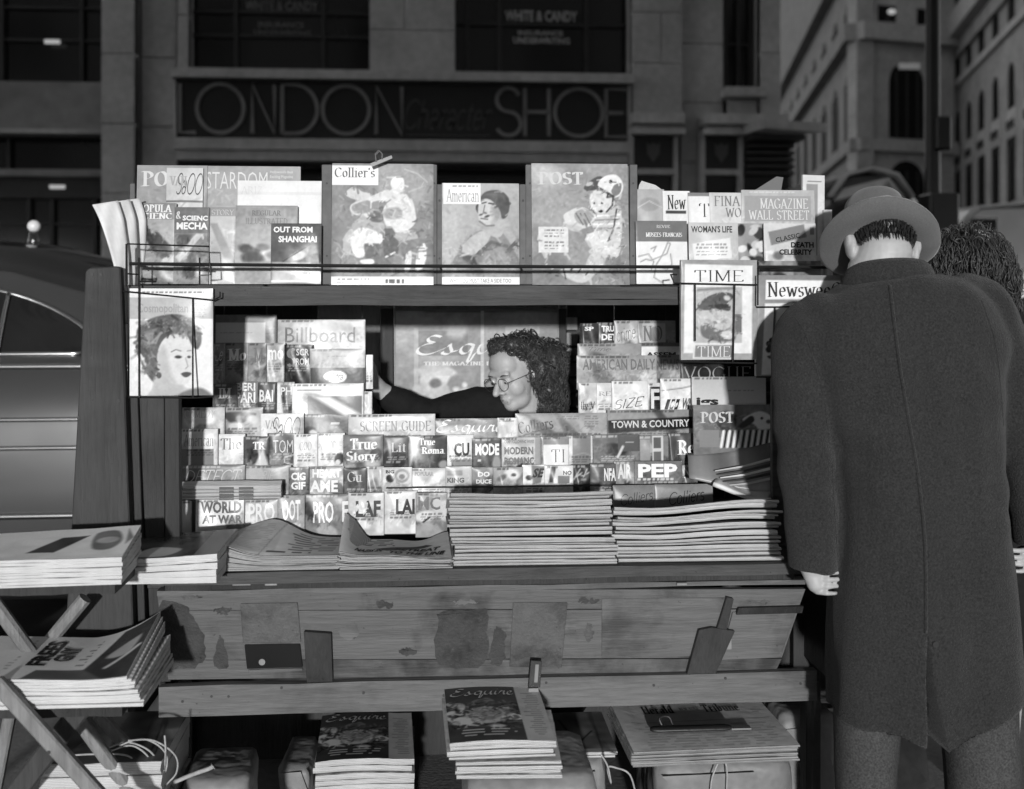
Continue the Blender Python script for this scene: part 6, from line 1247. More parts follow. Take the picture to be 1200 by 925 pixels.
def curls(parent, blobs, n, seed, name='hair', size=(.010, .018), mat=CURL):
    """curly hair: a loose core and many ringlets over it"""
    r = random.Random(seed); m = MB()
    for c, rr in blobs: m.ell(c, [q*.9 for q in rr], None, 18, 12)
    core = fuse(m, name, mat, parent, .008, 4, displace=lambda p: .006*mnoise.noise(p*60))
    m = MB(); tot = sum(rr[0]*rr[2] for c, rr in blobs)
    for c, rr in blobs:
        for i in range(int(n*rr[0]*rr[2]/tot)):
            a = r.uniform(0, 6.283); z = r.uniform(-1, 1); s = math.sqrt(1-z*z); d = Vector((s*math.cos(a), s*math.sin(a), z))
            p = Vector(c)+Vector((d.x*rr[0], d.y*rr[1], d.z*rr[2]))*r.uniform(.86, 1.03); q = r.uniform(*size); ax = Vector((r.uniform(-1, 1), r.uniform(-1, 1), r.uniform(-1, 1))).normalized(); b1 = ax.orthogonal().normalized(); b2 = ax.cross(b1); turns = r.uniform(.7, 1.5); st_ = 10; tw = r.uniform(.0012, .0030)
            m.tube([p+b1*q*math.cos(6.283*turns*t/st_)+b2*q*math.sin(6.283*turns*t/st_)+ax*q*1.3*(t/st_-.5) for t in range(st_+1)], [tw*(.35+.65*math.sin(math.pi*(t+.4)/(st_+.8))) for t in range(st_+1)], 5)
    for c, rr in blobs:      # loose wavy locks flowing down over the core
        for i in range(int(n*5*rr[0]*rr[2]/tot)):
            a = r.uniform(0, 6.283); z = r.uniform(-.7, 1); s = math.sqrt(1-z*z); d = Vector((s*math.cos(a), s*math.sin(a), z)); pts = []; w0 = r.uniform(0, 6.283); am = r.uniform(.003, .009); fq = r.uniform(.8, 1.7); sc_ = r.uniform(.9, 1.06); tw = r.uniform(.0007, .0017); sd_ = d.cross(Vector((0, 0, 1))); sd_ = sd_.normalized() if sd_.length > .01 else Vector((1, 0, 0))
            for t in range(11):
                dd = (d+Vector((0, 0, -.12*t))).normalized(); pts.append(Vector(c)+Vector((dd.x*rr[0], dd.y*rr[1], dd.z*rr[2]))*(sc_+.05*math.sin(w0+fq*t))+sd_*am*math.sin(w0*2+fq*t)+Vector((0, 0, -.0012*t)))
            m.tube(pts, [tw*(.4+.6*math.sin(math.pi*(t+1)/12)) for t in range(11)], 4, False)
    m.build('ringlets', mat, core, smooth=True).__setitem__('kind', 'stuff')
    return core

# ---- the man in the overcoat
YM = -.15
mn = empty('person', at(1085, 350, YM)*1.0, 'man in dark overcoat and grey felt hat, seen from behind with bowed head', 'person'); mn.location.z = 0
P_ = lambda x, y, Y=YM: at(x, y, Y)
hc = P_(1030, 287, -.09)
tl = R(33); yw = Matrix.Rotation(R(-17), 3, 'Z') @ Matrix.Rotation(R(-4), 3, 'Y')
fw = yw @ Vector((0, math.cos(tl), -math.sin(tl))); upv = yw @ Vector((0, math.sin(tl), math.cos(tl)))
hy_ = Matrix.Rotation(R(20), 3, 'Z'); HR = frame_of(hy_ @ fw, upv); ho = hc-upv*.014
b = MB(); L = head_prims(b, ho, HR, 1.0)
b.cap(L(0, .026, -.03), P_(1028, 322, -.125), .062, .07, 24); b.cap(P_(1028, 322, -.125), P_(1045, 380, -.14), .07, .09, 20)
b.ell(P_(1055, 440, YM), (.17, .1, .2)); b.ell(P_(1075, 600, YM), (.15, .1, .2)); b.cap(P_(1060, 380, YM), P_(1080, 700, YM), .1, .11)
for pts, rr in (([(945, 390), (942, 530), (952, 664)], (.05, .042, .03)), ([(1152, 385), (1200, 515), (1214, 636)], (.05, .042, .03))):
    for i in range(2): b.cap(P_(*pts[i]), P_(*pts[i+1]), rr[i], rr[i+1], 14)
for hx, sg_, hy in ((952, 1, 676), (1214, -1, 650)):     # hands with curled fingers
    b.cap(P_(hx-sg_*2, hy-10), P_(hx+sg_*4, hy+8, YM-.005), .024, .021, 14)
    for i in range(4):
        q = hy-6+i*8.0; finger(b, [P_(hx+sg_*5, q, YM-.008), P_(hx+sg_*(20-i), q+1.5, YM-.026), P_(hx+sg_*(33-2.2*i), q+.5+i*.3, YM-.022), P_(hx+sg_*(36-2*i), q-.5+i*.3, YM-.004)], .0068-.0006*(i == 3))
    finger(b, [P_(hx+sg_*4, hy-8, YM+.02), P_(hx+sg_*18, hy-6, YM+.035), P_(hx+sg_*27, hy+3, YM+.03)], .0098)
for lx, xb, r0 in ((1022, 1016, .058), (1140, 1152, .066)):
    b.cap(P_(lx+10, 720), P_(xb, 900), .075, r0, 16); an = P_(xb, 900); b.cap(an, Vector((an.x, YM, .09)), r0, .042, 14); b.cap(Vector((an.x, YM, .06)), Vector((an.x, YM+.14, .045)), .04, .034, 14)
fuse(b, 'body', SKIN, mn, .0029, 5)
# hair on the back of the head
h = MB(); vs = []; fs = []; nu, nv = 44, 26
for i in range(nv+1):
    for j in range(nu+1):
        a = R(-100)+R(200)*j/nu; zz_ = -.062+.14*i/nv; low = .020*math.cos(a*1.5)-.012
        q = max(0, 1-((zz_-.042)/.084)**2)**.5; rad = 1.035+.02*math.sin(j*2.7)*math.sin(i*1.1); zl = max(zz_, -.045+low*.5)
        vs.append(L(.074*rad*q*math.sin(a), .018+.092*rad*q*math.cos(a), zz_))
for i in range(nv):
    for j in range(nu):
        zm = -.062+.14*(i+.5)/nv; am = R(-100)+R(200)*(j+.5)/nu
        if zm > -.042+.012*math.sin(am)+.012*mnoise.noise(Vector((j*.9, i*.4, 2))): fs.append((i*(nu+1)+j, i*(nu+1)+j+1, (i+1)*(nu+1)+j+1, (i+1)*(nu+1)+j))
h.add(vs, fs); hr = h.build('hair', HAIR, mn, smooth=True); q_ = hr.modifiers.new('s', 'SOLIDIFY'); q_.thickness = .005; q_.offset = 1
rr_ = random.Random(3); m = MB()
for i in range(420):
    a = R(rr_.uniform(-75, 75)); zz_ = rr_.uniform(-.034, .04); q = max(0, 1-((zz_-.042)/.084)**2)**.5
    p = L(.077*q*math.sin(a), .018+.0955*q*math.cos(a), zz_); p2 = L(.075*q*math.sin(a+rr_.uniform(-.04, .04)), .018+.094*q*math.cos(a), zz_-.02)
    m.tube([p, (p+p2)/2+(p-L(0, 0, .02)).normalized()*.003, p2], [.0012, .0012, .0004], 4, False)
m.build('hair_strands', HAIR, hr).__setitem__('kind', 'stuff')
# hat
ht = MB(); rx, rf = .138, .158; HB = lambda x, f, z: hc+(fw.cross(upv))*x+fw*f+upv*z
N = 56; rings = []
for rad, zz_ in ((.52, .003), (.56, -.001), (.7, -.004), (.85, .0), (.95, .007), (1.0, .016), (1.0, .020), (.94, .012), (.84, .005), (.7, .001), (.57, .005)):
    ring = []
    for j in range(N):
        a = 2*math.pi*j/N; droop = -.018*math.sin(a)**2*(rad-.5)*2+ .004*math.cos(a)*rad; ring.append(HB(rx*rad*math.sin(a), rf*rad*math.cos(a), zz_+droop+(.006*(rad > .9) if math.cos(a) < 0 else -.012*(rad-.5))))
    rings.append(ring)
ht.loft(rings, cap=False); hat = empty('hat', hc-upv*.02, None, None); hat.parent = mn; hat.location = (hc-upv*.02)-wloc(mn)
ht.build('brim', FELT, hat, smooth=True)
m = MB(); rings = []
for t, sc_ in ((.0, 1.02), (.01, 1.0), (.03, .99), (.065, .965), (.095, .92), (.114, .86), (.123, .74), (.124, .5), (.12, .28), (.118, .05)):
    ring = []
    for j in range(N):
        a = 2*math.pi*j/N; dent = -.008*math.exp(-(math.sin(a)*sc_/.45)**2)*(1-sc_)*1.6; fr = -.008*max(0, math.cos(a))*(t/.1)
        ring.append(HB(.079*sc_*math.sin(a), .096*sc_*math.cos(a), t+dent+fr))
    rings.append(ring)
m.loft(rings, cap=False); m.build('crown', FELT, hat, smooth=True)
m = MB(); m.loft([[HB(.0812*s*math.sin(2*math.pi*j/N), .0982*s*math.cos(2*math.pi*j/N), t) for j in range(N)] for t, s in ((.002, 1.02), (.012, 1.01), (.03, .995), (.031, .98))], cap=False); m.build('hat_band', M('hat_ribbon', .085, .6, .3, noise=(200, .15)), hat, smooth=True)
# overcoat
c = MB(); rings = []
RG = ((905, 1088, 114, .175), (870, 1087, 113, .172), (800, 1085, 109, .165), (700, 1081, 104, .158), (600, 1077, 97, .152), (520, 1070, 100, .148), (450, 1062, 112, .145), (410, 1058, 124, .14), (385, 1054, 121, .137), (366, 1050, 118, .128), (350, 1047, 102, .118), (338, 1044, 80, .107), (327, 1041, 56, .093))
for py, pc_, hw, dp in RG:
    o0 = P_(pc_, py); w_ = hw/ppm(pc_, YM); ring = []
    for j in range(48):
        a = 2*math.pi*j/48; ca_, sa_ = math.cos(a), math.sin(a); ex = .8
        ring.append(o0+Vector((w_*math.copysign(abs(ca_)**ex, ca_), dp*math.copysign(abs(sa_)**ex, sa_), .11*max(0, min(1, (520-py)/110))*w_*ca_)))
    rings.append(ring)
c.loft(rings)
for pts, rr in (([(966, 379), (943, 402), (945, 530), (950, 600), (951, 668)], (.064, .07, .067, .063, .057)), ([(1132, 352), (1160, 378), (1200, 510), (1214, 590), (1217, 638)], (.064, .072, .068, .062, .056))):
    p3 = [P_(*q) for q in pts]; c.tube(catmull(p3, 5), [rr[min(4, i//5)]+(rr[min(4, i//5+1)]-rr[min(4, i//5)])*(i % 5)/5 for i in range(21)], 20); c.ell(p3[0], (rr[0],)*3); c.ell(p3[1], (rr[1],)*3)
c.ell(P_(940, 388), (.056, .075, .05)); c.ell(P_(965, 366), (.06, .085, .045))
cut = MB(); poly = [(930, 858), (985, 862), (1050, 868), (1083, 874), (1084.5, 790), (1086, 744), (1088, 744), (1095, 800), (1110, 880), (1122, 876), (1160, 856), (1200, 833), (1270, 812), (1270, 1000), (930, 1000)]
cut.prism([at(x, y, YM-.16)+Vector((0, -.3, 0)) for x, y in poly], (0, .9, 0))
def cloth(p):
    q = p+Vector(mn.location)
    px_ = q.x-mn.location.x; low = max(0, min(1, (1.05-q.z)/.5)); el_ = math.exp(-((q.z-1.08)/.16)**2)*min(1, abs(px_)/.2)
    f = .007*mnoise.noise(Vector((q.x*8, q.y*8, q.z*2.0)))+.005*mnoise.noise(Vector((q.x*20, q.y*20, q.z*5)))
    f += low*.009*math.sin(q.x*34+2.2*mnoise.noise(q*3)+q.z*2.5)+el_*.0035*math.sin((q.z*1.0+px_*.55*(1 if px_ < 0 else -1))*62+2*mnoise.noise(q*6))
    return f+.0025*math.sin((q.z*.8+abs(px_)*1.1)*36+3*mnoise.noise(q*4))*max(0, min(1, (q.z-1.1)/.15))
ct = fuse(c, 'overcoat', COAT, mn, .0075, 4, cut=cut, displace=cloth)
def on_back(px, py):   # nearest point of the coat's back along the line of sight
    s = P_(px, py, -1.2)-wloc(ct); e = P_(px, py, .2)-wloc(ct); ok, loc, n, i = ct.ray_cast(s, (e-s).normalized()); return (loc+wloc(ct), n) if ok else (P_(px, py, -.38), Vector((0, -1, 0)))
dgx = bpy.context.evaluated_depsgraph_get(); dgx.update()
def seam(pts, r=.0016, name='seam'):
    m = MB(); m.tube([on_back(p.x, p.y)[0] for p in catmull([(x, y, 0) for x, y in pts], 8)], r, 6); return m.build(name, COAT, ct, smooth=True)
seam([(1043, 335), (1048, 380), (1056, 440), (1066, 500), (1076, 560), (1084, 640), (1085, 742)], .0042)
seam([(932, 372), (944, 392), (956, 430), (966, 470), (972, 520)]); seam([(1150, 352), (1166, 400), (1172, 450), (1176, 500)]); seam([(975, 540), (978, 600), (982, 660)], .0014)
m = MB(); rings = []   # folded collar round the neck
for j in range(33):
    a = R(-128+256*j/32); ctr = P_(1041, 322, -.13); dr = Vector((math.sin(a)*1.0, -math.cos(a)*.82, 0)); lift = .016*math.cos(a)-.012
    pr = ((.112, -.022), (.106, .004), (.096, .026), (.086, .033), (.08, .03), (.08, .0), (.085, -.03)); rings.append([ctr+Vector((dr.x*q*1.0, dr.y*q*1.05, z+lift)) for q, z in pr])
m.loft(rings); m.build('collar', COAT, ct, smooth=True, fixn=True)
m = MB(); rings = []
for j in range(25):
    a = R(-120+240*j/24); dr = Vector((math.sin(a), -math.cos(a)*.82, 0)); rings.append([P_(1039, 322, -.12)+Vector((dr.x*q, dr.y*q, z+.012*math.cos(a)-.01)) for q, z in ((.069, .0), (.0705, .03), (.067, .031), (.065, 0))])
m.loft(rings); m.build('shirt_collar', SHIRT, mn, smooth=True, fixn=True)
m = MB(); p, n_ = on_back(1096, 755); m.tube([p-n_*.002, p+n_*.004], .007, 12); m.build('button', M('dark_button', .015, .3, .5), ct)
# trousers and shoes
for lx, xb, r0 in ((1024, 1016, .068), (1144, 1154, .084)):
    m = MB(); p0, p1 = P_(lx, 760), P_(xb, 905); rings = []
    for i in range(15):
        t = i/14; z = p0.z+(0.075-p0.z)*t; k = min(1, (p0.z-z)/(p0.z-p1.z)); x = p0.x+(p1.x-p0.x)*k; r_ = (.086+(r0-.086)*k)*(1-.12*max(0, (p1.z-z)/p1.z)); rings.append([(x+r_*math.cos(6.283*j/28)*(1+.04*math.sin(3*j+i*.6)), YM+.01+r_*1.08*math.sin(6.283*j/28)*(1+.05*math.sin(2*j+i)), z) for j in range(28)])
    m.loft(rings); m.build('trouser_leg', TWEED, mn, smooth=True, fixn=True)
    m = MB(); m.ell((p1.x, YM+.05, .04), (.048, .14, .04)); m.box(p1.x-.045, YM-.08, 0, p1.x+.045, YM+.17, .018); m.build('shoe', SHOE, mn, smooth=True)

# ---- the vendor behind her tiers
vw = empty('person', (at(630, 500, .78).x, .78, 0), 'curly-haired woman in spectacles and black sweater reaching left behind the magazine tiers', 'person')
vo = at(606, 437, .70); kv = .9
VR = frame_of((-.70, -.64, -.30), (-.16, -.05, 1))
b = MB(); Lv = head_prims(b, vo, VR, kv)
b.cap(Lv(0, .02, -.06), at(618, 510, .75), .046, .05, 18)
b.ell(at(625, 600, .78), (.16, .1, .24)); b.cap(at(585, 500, .76), at(505, 492, .70), .05, .04); b.cap(at(505, 492, .70), at(446, 458, .64), .038, .027); b.cap(at(665, 520, .8), at(690, 620, .72), .05, .04); b.cap(at(690, 620, .72), at(640, 650, .58), .038, .028)
b.cap(at(446, 458, .64), at(433, 444, .605), .027, .026)
for i in range(4): finger(b, [at(434-i*1, 440+i*5, .60), at(424, 428+i*6, .585), at(417, 421+i*6.5, .570), at(415, 428+i*6, .555)], .0078)
finger(b, [at(440, 440, .60), at(437, 428, .585), at(432, 419, .572)], .0088)
b.cap(Vector((vw.location.x, .78, .75)), Vector((vw.location.x, .78, .1)), .15, .12)
fuse(b, 'body', SKIN, vw, .0034, 9)
w_ = MB()
w_.ell(at(628, 590, .79), (.19, .125, .25)); w_.cap(at(590, 482, .755), at(560, 476, .74), .078, .062, 18); w_.cap(at(560, 476, .74), at(505, 490, .70), .062, .054, 16); w_.cap(at(505, 490, .70), at(456, 466, .655), .054, .04, 16); w_.cap(at(662, 512, .81), at(692, 620, .72), .075, .056); w_.cap(at(692, 620, .72), at(650, 648, .6), .056, .04); w_.cap(at(595, 512, .77), at(660, 515, .8), .07, .075)
sw = fuse(w_, 'sweater', SWEAT, vw, .006, 6, displace=lambda p: .004*mnoise.noise(p*26))
m = MB(); m.cap(Vector((vw.location.x, .79, .72)), Vector((vw.location.x, .79, .3)), .17, .2); m.build('skirt', SWEAT, vw, smooth=True)
blobs = [(at(630, 436, .765), (.082, .09, .105)), (at(645, 462, .775), (.06, .07, .075)), (at(612, 405, .725), (.062, .065, .045)), (at(600, 404, .675), (.032, .04, .03)), (at(648, 425, .74), (.05, .06, .07)), (at(636, 472, .74), (.05, .05, .055)), (Lv(.062, .035, .05), (.035, .045, .05)), (Lv(.076, .03, -.006), (.03, .042, .05)), (Lv(.066, .06, -.07), (.035, .04, .05)), (Lv(.035, -.012, .105), (.04, .045, .03)), (Lv(-.01, -.035, .112), (.035, .035, .026)), (Lv(.055, .0, .085), (.028, .035, .03))]
curls(vw, blobs, 620, 5, size=(.006, .017))
for s in (-1, 1):
    m = MB(); m.ell(Lv(s*.031, -.0865, .001), (.0085*kv,)*3); ey = m.build('eye', EYEW, vw, smooth=True); m = MB(); m.ell(Lv(s*.031, -.0925, -.0015), (.0045*kv,)*3); m.build('iris', EYED, ey, smooth=True)
    m = MB(); m.tube([Lv(s*.018, -.095, .020), Lv(s*.032, -.099, .025), Lv(s*.048, -.088, .021)], [.0014, .0024, .001], 6); m.build('eyebrow', CURL, vw)
m = MB(); m.cap(Lv(-.017, -.0835, -.0625), Lv(0, -.0925, -.061), .003, .0042); m.cap(Lv(.017, -.0835, -.0625), Lv(0, -.0925, -.061), .003, .0042); m.cap(Lv(-.012, -.0865, -.0695), Lv(.012, -.0865, -.0695), .0042, .0042); m.build('lips', LIP, vw, smooth=True)
gs = empty('spectacles', Lv(0, -.11, 0)); gs.parent = vw; gs.location = Lv(0, -.11, 0)-wloc(vw)
for s in (-1, 1):
    ring = [Lv(s*.033+.0225*math.cos(a), -.112+.006*abs(math.cos(a)), -.003+.021*math.sin(a)) for a in [6.283*i/24 for i in range(25)]]
    m = MB(); m.tube(ring, .0011, 6); m.build('rim', SPEC, gs)
    m = MB(); m.tube([Lv(s*.055, -.105, .002), Lv(s*.075, -.05, .004), Lv(s*.078, .01, .002)], .0011, 6); m.build('temple', SPEC, gs)
m = MB(); m.tube([Lv(-.011, -.113, .002), Lv(0, -.118, .006), Lv(.011, -.113, .002)], .0011, 6); m.build('bridge', SPEC, gs)
m = MB(); m.prism([at(586, 492, .70), at(596, 500, .69), at(600, 484, .70), at(592, 478, .70)], (0, .004, 0)); m.build('blouse_collar', SHIRT, vw, fixn=True)

# ---- customer half hidden behind the man
YQ = .42
cw = empty('person', (at(1150, 400, YQ).x, YQ, 0), 'dark-haired customer with curly hair, half hidden behind the man’s right shoulder', 'person')
qo = at(1135, 318, YQ); QR = frame_of((-.35, .9, -.25), (0, .2, 1)); b = MB(); Lq = head_prims(b, qo, QR, .95)
b.cap(Lq(0, .02, -.06), at(1150, 395, YQ), .05, .055, 16); b.ell(at(1160, 520, YQ), (.18, .11, .28)); b.cap(at(1160, 600, YQ), Vector((at(1160, 600, YQ).x, YQ, .06)), .12, .07)
for s in (-1, 1): b.cap(Vector((cw.location.x+s*.2, YQ, 1.25)), Vector((cw.location.x+s*.24, YQ+.08, .85)), .05, .035); b.cap(Vector((cw.location.x+s*.24, YQ+.08, .85)), Vector((cw.location.x+s*.16, YQ+.2, .95)), .035, .028)
fuse(b, 'body', SKIN, cw, .007, 4)
m = MB(); rings = []
for z, w2, d2 in ((.35, .26, .2), (.7, .24, .17), (1.0, .22, .15), (1.22, .24, .15), (1.32, .22, .13), (1.38, .13, .1), (1.42, .075, .075)):
    rings.append([(cw.location.x+.02+w2*math.cos(6.283*j/32), YQ+d2*math.sin(6.283*j/32), z) for j in range(32)])
m.loft(rings)
for s in (-1, 1): m.cap(Vector((cw.location.x+s*.21, YQ, 1.28)), Vector((cw.location.x+s*.26, YQ+.06, .85)), .07, .055); m.cap(Vector((cw.location.x+s*.26, YQ+.06, .85)), Vector((cw.location.x+s*.17, YQ+.2, .95)), .055, .045)
fuse(m, 'coat', SWEAT, cw, .01, 6)
curls(cw, [(at(1135, 311, YQ), (.118, .125, .115)), (at(1125, 300, YQ), (.09, .1, .085)), (at(1160, 330, YQ), (.075, .1, .09)), (at(1108, 320, YQ), (.06, .08, .07)), (at(1175, 365, YQ-.02), (.05, .06, .07))], 520, 9, size=(.007, .018))
# ------------------------------------------------------------------ vehicles and street furniture
def interp(tab, x):
    if x <= tab[0][0]: return tab[0][1]
    for (a, b), (c, d) in zip(tab, tab[1:]):
        if x <= c:
            t = (x-a)/(c-a); t = t*t*(3-2*t) if False else t; return b+(d-b)*t
    return tab[-1][1]
CHROME = M('chrome_trim', .5, .18, .5, metal=1.0, noise=(30, .1)); RUBBER = M('tyre_rubber', .012, .8, .3); HUB = M('wheel_paint', .22, .35, .5, noise=(10, .2)); CARGLASS = M('car_window_glass', .012, .08, .6, noise=(3, .3))
def sedan(label, loc, rot, paint, roofm, lamp=False, group=None):
    e = empty('parked_car', loc, label, 'car', group); e.rotation_euler.z = rot
    def put(mb, name, mat, parent=None, smooth=True, fix=True):
        me = mb.mesh(name); me.materials.append(mat); o = bpy.data.objects.new(name, me); COL.objects.link(o); o.parent = parent or e
        if fix: bm = bmesh.new(); bm.from_mesh(me); bmesh.ops.recalc_face_normals(bm, faces=bm.faces); bm.to_mesh(me); bm.free()
        if smooth: me.polygons.foreach_set('use_smooth', [True]*len(me.polygons))
        return o
    TOP = [(-2.6, .7), (-2.5, .98), (-2.2, 1.16), (-1.3, 1.26), (-.85, 1.33), (-.6, 1.56), (-.35, 1.74), (0, 1.83), (.5, 1.86), (1.0, 1.82), (1.4, 1.7), (1.75, 1.5), (2.1, 1.25), (2.3, 1.0), (2.42, .66)]
    WID = [(-2.6, .55), (-2.4, .74), (-1.8, .86), (-.8, .9), (.8, .92), (1.6, .9), (2.1, .82), (2.42, .55)]
    WTOP = [(-2.6, .4), (-.9, .7), (-.4, .66), (0, .68), (1.0, .68), (1.6, .58), (2.42, .35)]
    def sec(x):
        tp, w_, wt = interp(TOP, x), interp(WID, x), interp(WTOP, x); bt = min(1.3, tp-.08)
        return [(0, .3), (w_*.85, .3), (w_*.97, .38), (w_*1.01, .55), (w_*1.02, .78), (w_*1.0, 1.02), (w_*.975, bt-.03), (w_*.95, bt), (wt+(w_*.95-wt)*.55, bt+(tp-.14-bt)*.5 if tp-.14 > bt else bt+.01), (wt, max(bt+.02, tp-.14)), (wt*.86, max(bt+.03, tp-.06)), (wt*.5, tp-.012), (0, tp)]
    def sy(x, z):
        s = sec(x)
        for (a, b), (c, d) in zip(s[1:], s[2:]):
            if b <= z <= d and d > b: return a+(c-a)*(z-b)/(d-b)
        return s[5][0]
    xs = [-2.6+5.02*i/64 for i in range(65)]
    m = MB(); rings = []
    for x in xs:
        h_ = sec(x); rings.append([(x, -y, z) for y, z in h_]+[(x, y, z) for y, z in h_[-2:0:-1]])
    m.loft(rings); body = put(m, 'body', paint)
    # roof skin, a shade of its own
    m = MB(); rr = []
    for x in [-.3+2.2*i/30 for i in range(31)]:
        s = sec(x)[-4:]; rr.append([(x, -y*1.004, z+.004) for y, z in s]+[(x, y*1.004, z+.004) for y, z in s[-2::-1]])
    m.loft(rr, close=False, cap=False); put(m, 'roof', roofm)
    for s in (-1, 1):      # side windows, trims, fenders, wheels
        for x0, x1, sl in ((-.5, .12, .16), (.18, .68, 0), (.72, 1.36, -.3)):
            m = MB(); g_ = []; nx, nz = 12, 6
            for i in range(nx+1):
                u = i/nx; col = []
                for j in range(nz+1):
                    z = 1.335+j/nz*(.29-(.2*u**2.2 if sl < 0 else (.16*(1-u)**2 if sl > 0 else 0))); x = x0+(x1-x0)*u
                    col.append((x, s*(sy(x, z)+.006), z))
                g_.append(col)
            m.loft(g_, close=False, cap=False); wn = put(m, 'side_window', CARGLASS)
            pts = [g_[i][0] for i in range(nx+1)]+[g_[nx][j] for j in range(1, nz+1)]+[g_[i][nz] for i in range(nx-1, -1, -1)]+[g_[0][j] for j in range(nz-1, -1, -1)]
            m = MB(); m.tube(pts, .011, 6, False); put(m, 'window_trim', CHROME if s < 0 else paint, wn)
            if sl < 0:
                m = MB(); m.tube([(x0+.3, s*(sy(x0+.3, 1.335+.042*j)+.022), 1.335+.042*j) for j in range(7)], .009, 6); put(m, 'vent_divider', CHROME, wn)
        for z, r_, x0, x1 in ((1.285, .014, -.8, 1.6), (1.07, .010, -2.2, 2.05), (.955, .010, -2.2, 2.05), (.68, .014, -1.2, 2.2)):
            m = MB(); m.tube([(x0+(x1-x0)*i/30, s*(sy(x0+(x1-x0)*i/30, z)+.008), z) for i in range(31)], r_, 6); put(m, 'chrome_strip', CHROME)
        for xw in (-1.75, .64):
            m = MB(); rings = []
            for a in range(19 if xw < 0 else 0):      # fender arch over the front wheel; the rear one is skirted
                t = R(-15+210*a/18); rings.append([(xw+math.cos(t)*q, s*(sy(xw, .68)+d_), .36+math.sin(t)*q) for q, d_ in ((.40, -.1), (.42, .03), (.50, .055), (.62, .02), (.64, -.1))])
            if rings: m.loft(rings, cap=False); put(m, 'fender', paint)
            wh = bpy.data.objects.new('wheel', None); COL.objects.link(wh); wh.parent = e; wh.location = (xw, s*(.8), .345)
            m = MB(); rings = []
            for a in range(41):
                t = 2*math.pi*a/40; rings.append([(math.cos(t)*q, s*d_, math.sin(t)*q) for q, d_ in ((.22, -.08), (.33, -.09), (.35, -.05), (.35, .05), (.33, .1), (.22, .1))])
            m.loft(rings, cap=False); put(m, 'tyre', RUBBER, wh)
            m = MB(); rings = []
            for q, d_ in ((.235, .08), (.225, .105), (.2, .095), (.19, .1), (.15, .12), (.12, .115), (.1, .13), (.02, .15)): rings.append([(math.cos(6.283*k/36)*q, s*d_, math.sin(6.283*k/36)*q) for k in range(36)])
            m.loft(rings, cap=False); put(m, 'rim', HUB, wh)
    for nm, x0, x1, z0, z1 in (('windscreen', -.84, -.42, 1.18, 1.56), ('rear_window', 1.42, 1.72, 1.36, 1.55)):
        m = MB(); q = []
        for i in range(7):
            u = i/6; x = x0+(x1-x0)*u; z = interp(TOP, x); w_ = .5 if nm == 'windscreen' else .34; q.append([(x, w_*t, z+.008-abs(t)**3*.03) for t in (-1, -.6, -.2, .2, .6, 1)])
        m.loft(q, close=False, cap=False); put(m, nm, CARGLASS)
    for x, nm in ((-2.66, 'front_bumper'), (2.46, 'rear_bumper')):
        m = MB(); m.tube([(x*.96, -.86, .46), (x, -.5, .47), (x*1.01, 0, .47), (x, .5, .47), (x*.96, .86, .46)], .05, 8); put(m, nm, CHROME)
    for s in (-1, 1):
        m = MB(); m.ell((-2.42, s*.62, .8), (.1, .11, .11)); put(m, 'headlight', CHROME); m = MB(); m.ell((2.3, s*.6, .8), (.05, .05, .06)); put(m, 'tail_light', HUB)
        m = MB(); m.tube([(.2, s*(sy(.2, 1.15)+.03), 1.15), (.32, s*(sy(.3, 1.15)+.035), 1.15)], .012, 6); put(m, 'door_handle', CHROME)
    if lamp:
        m = MB(); p = (lamp, -.12, 1.86); m.tube([(p[0], p[1], 1.80), (p[0], p[1], 1.885)], [.035, .022], 12); st_ = put(m, 'lamp_stem', roofm)
        m = MB(); m.ell((p[0], p[1], 1.91), (.03, .03, .03)); put(m, 'lamp_globe', M('lamp_globe_glass', .6, .3, .5), st_)
    return e
PAINT1 = M('grey_car_paint', .035, .24, .5, noise=(3, .12), coat=.7, bump=(2.2, .05, .02)); ROOF1 = M('black_car_roof', .012, .25, .5, coat=.6, noise=(3, .2))
PAINT2 = M('pale_car_paint', .75, .3, .5, coat=.6, noise=(3, .12)); PAINT3 = M('black_car_paint', .014, .3, .5, coat=.6, noise=(3, .2))
yc = 2.92
sedan('grey rounded sedan with dark roof and chrome strips parked behind the left of the newsstand', (-3.0, yc, -.125), 0, PAINT1, ROOF1, lamp=.905)
sedan('dark sedan with a pale roof at the right edge, beyond the curly-haired customer', (5.9, 6.6, -.125), math.pi, PAINT3, PAINT2)
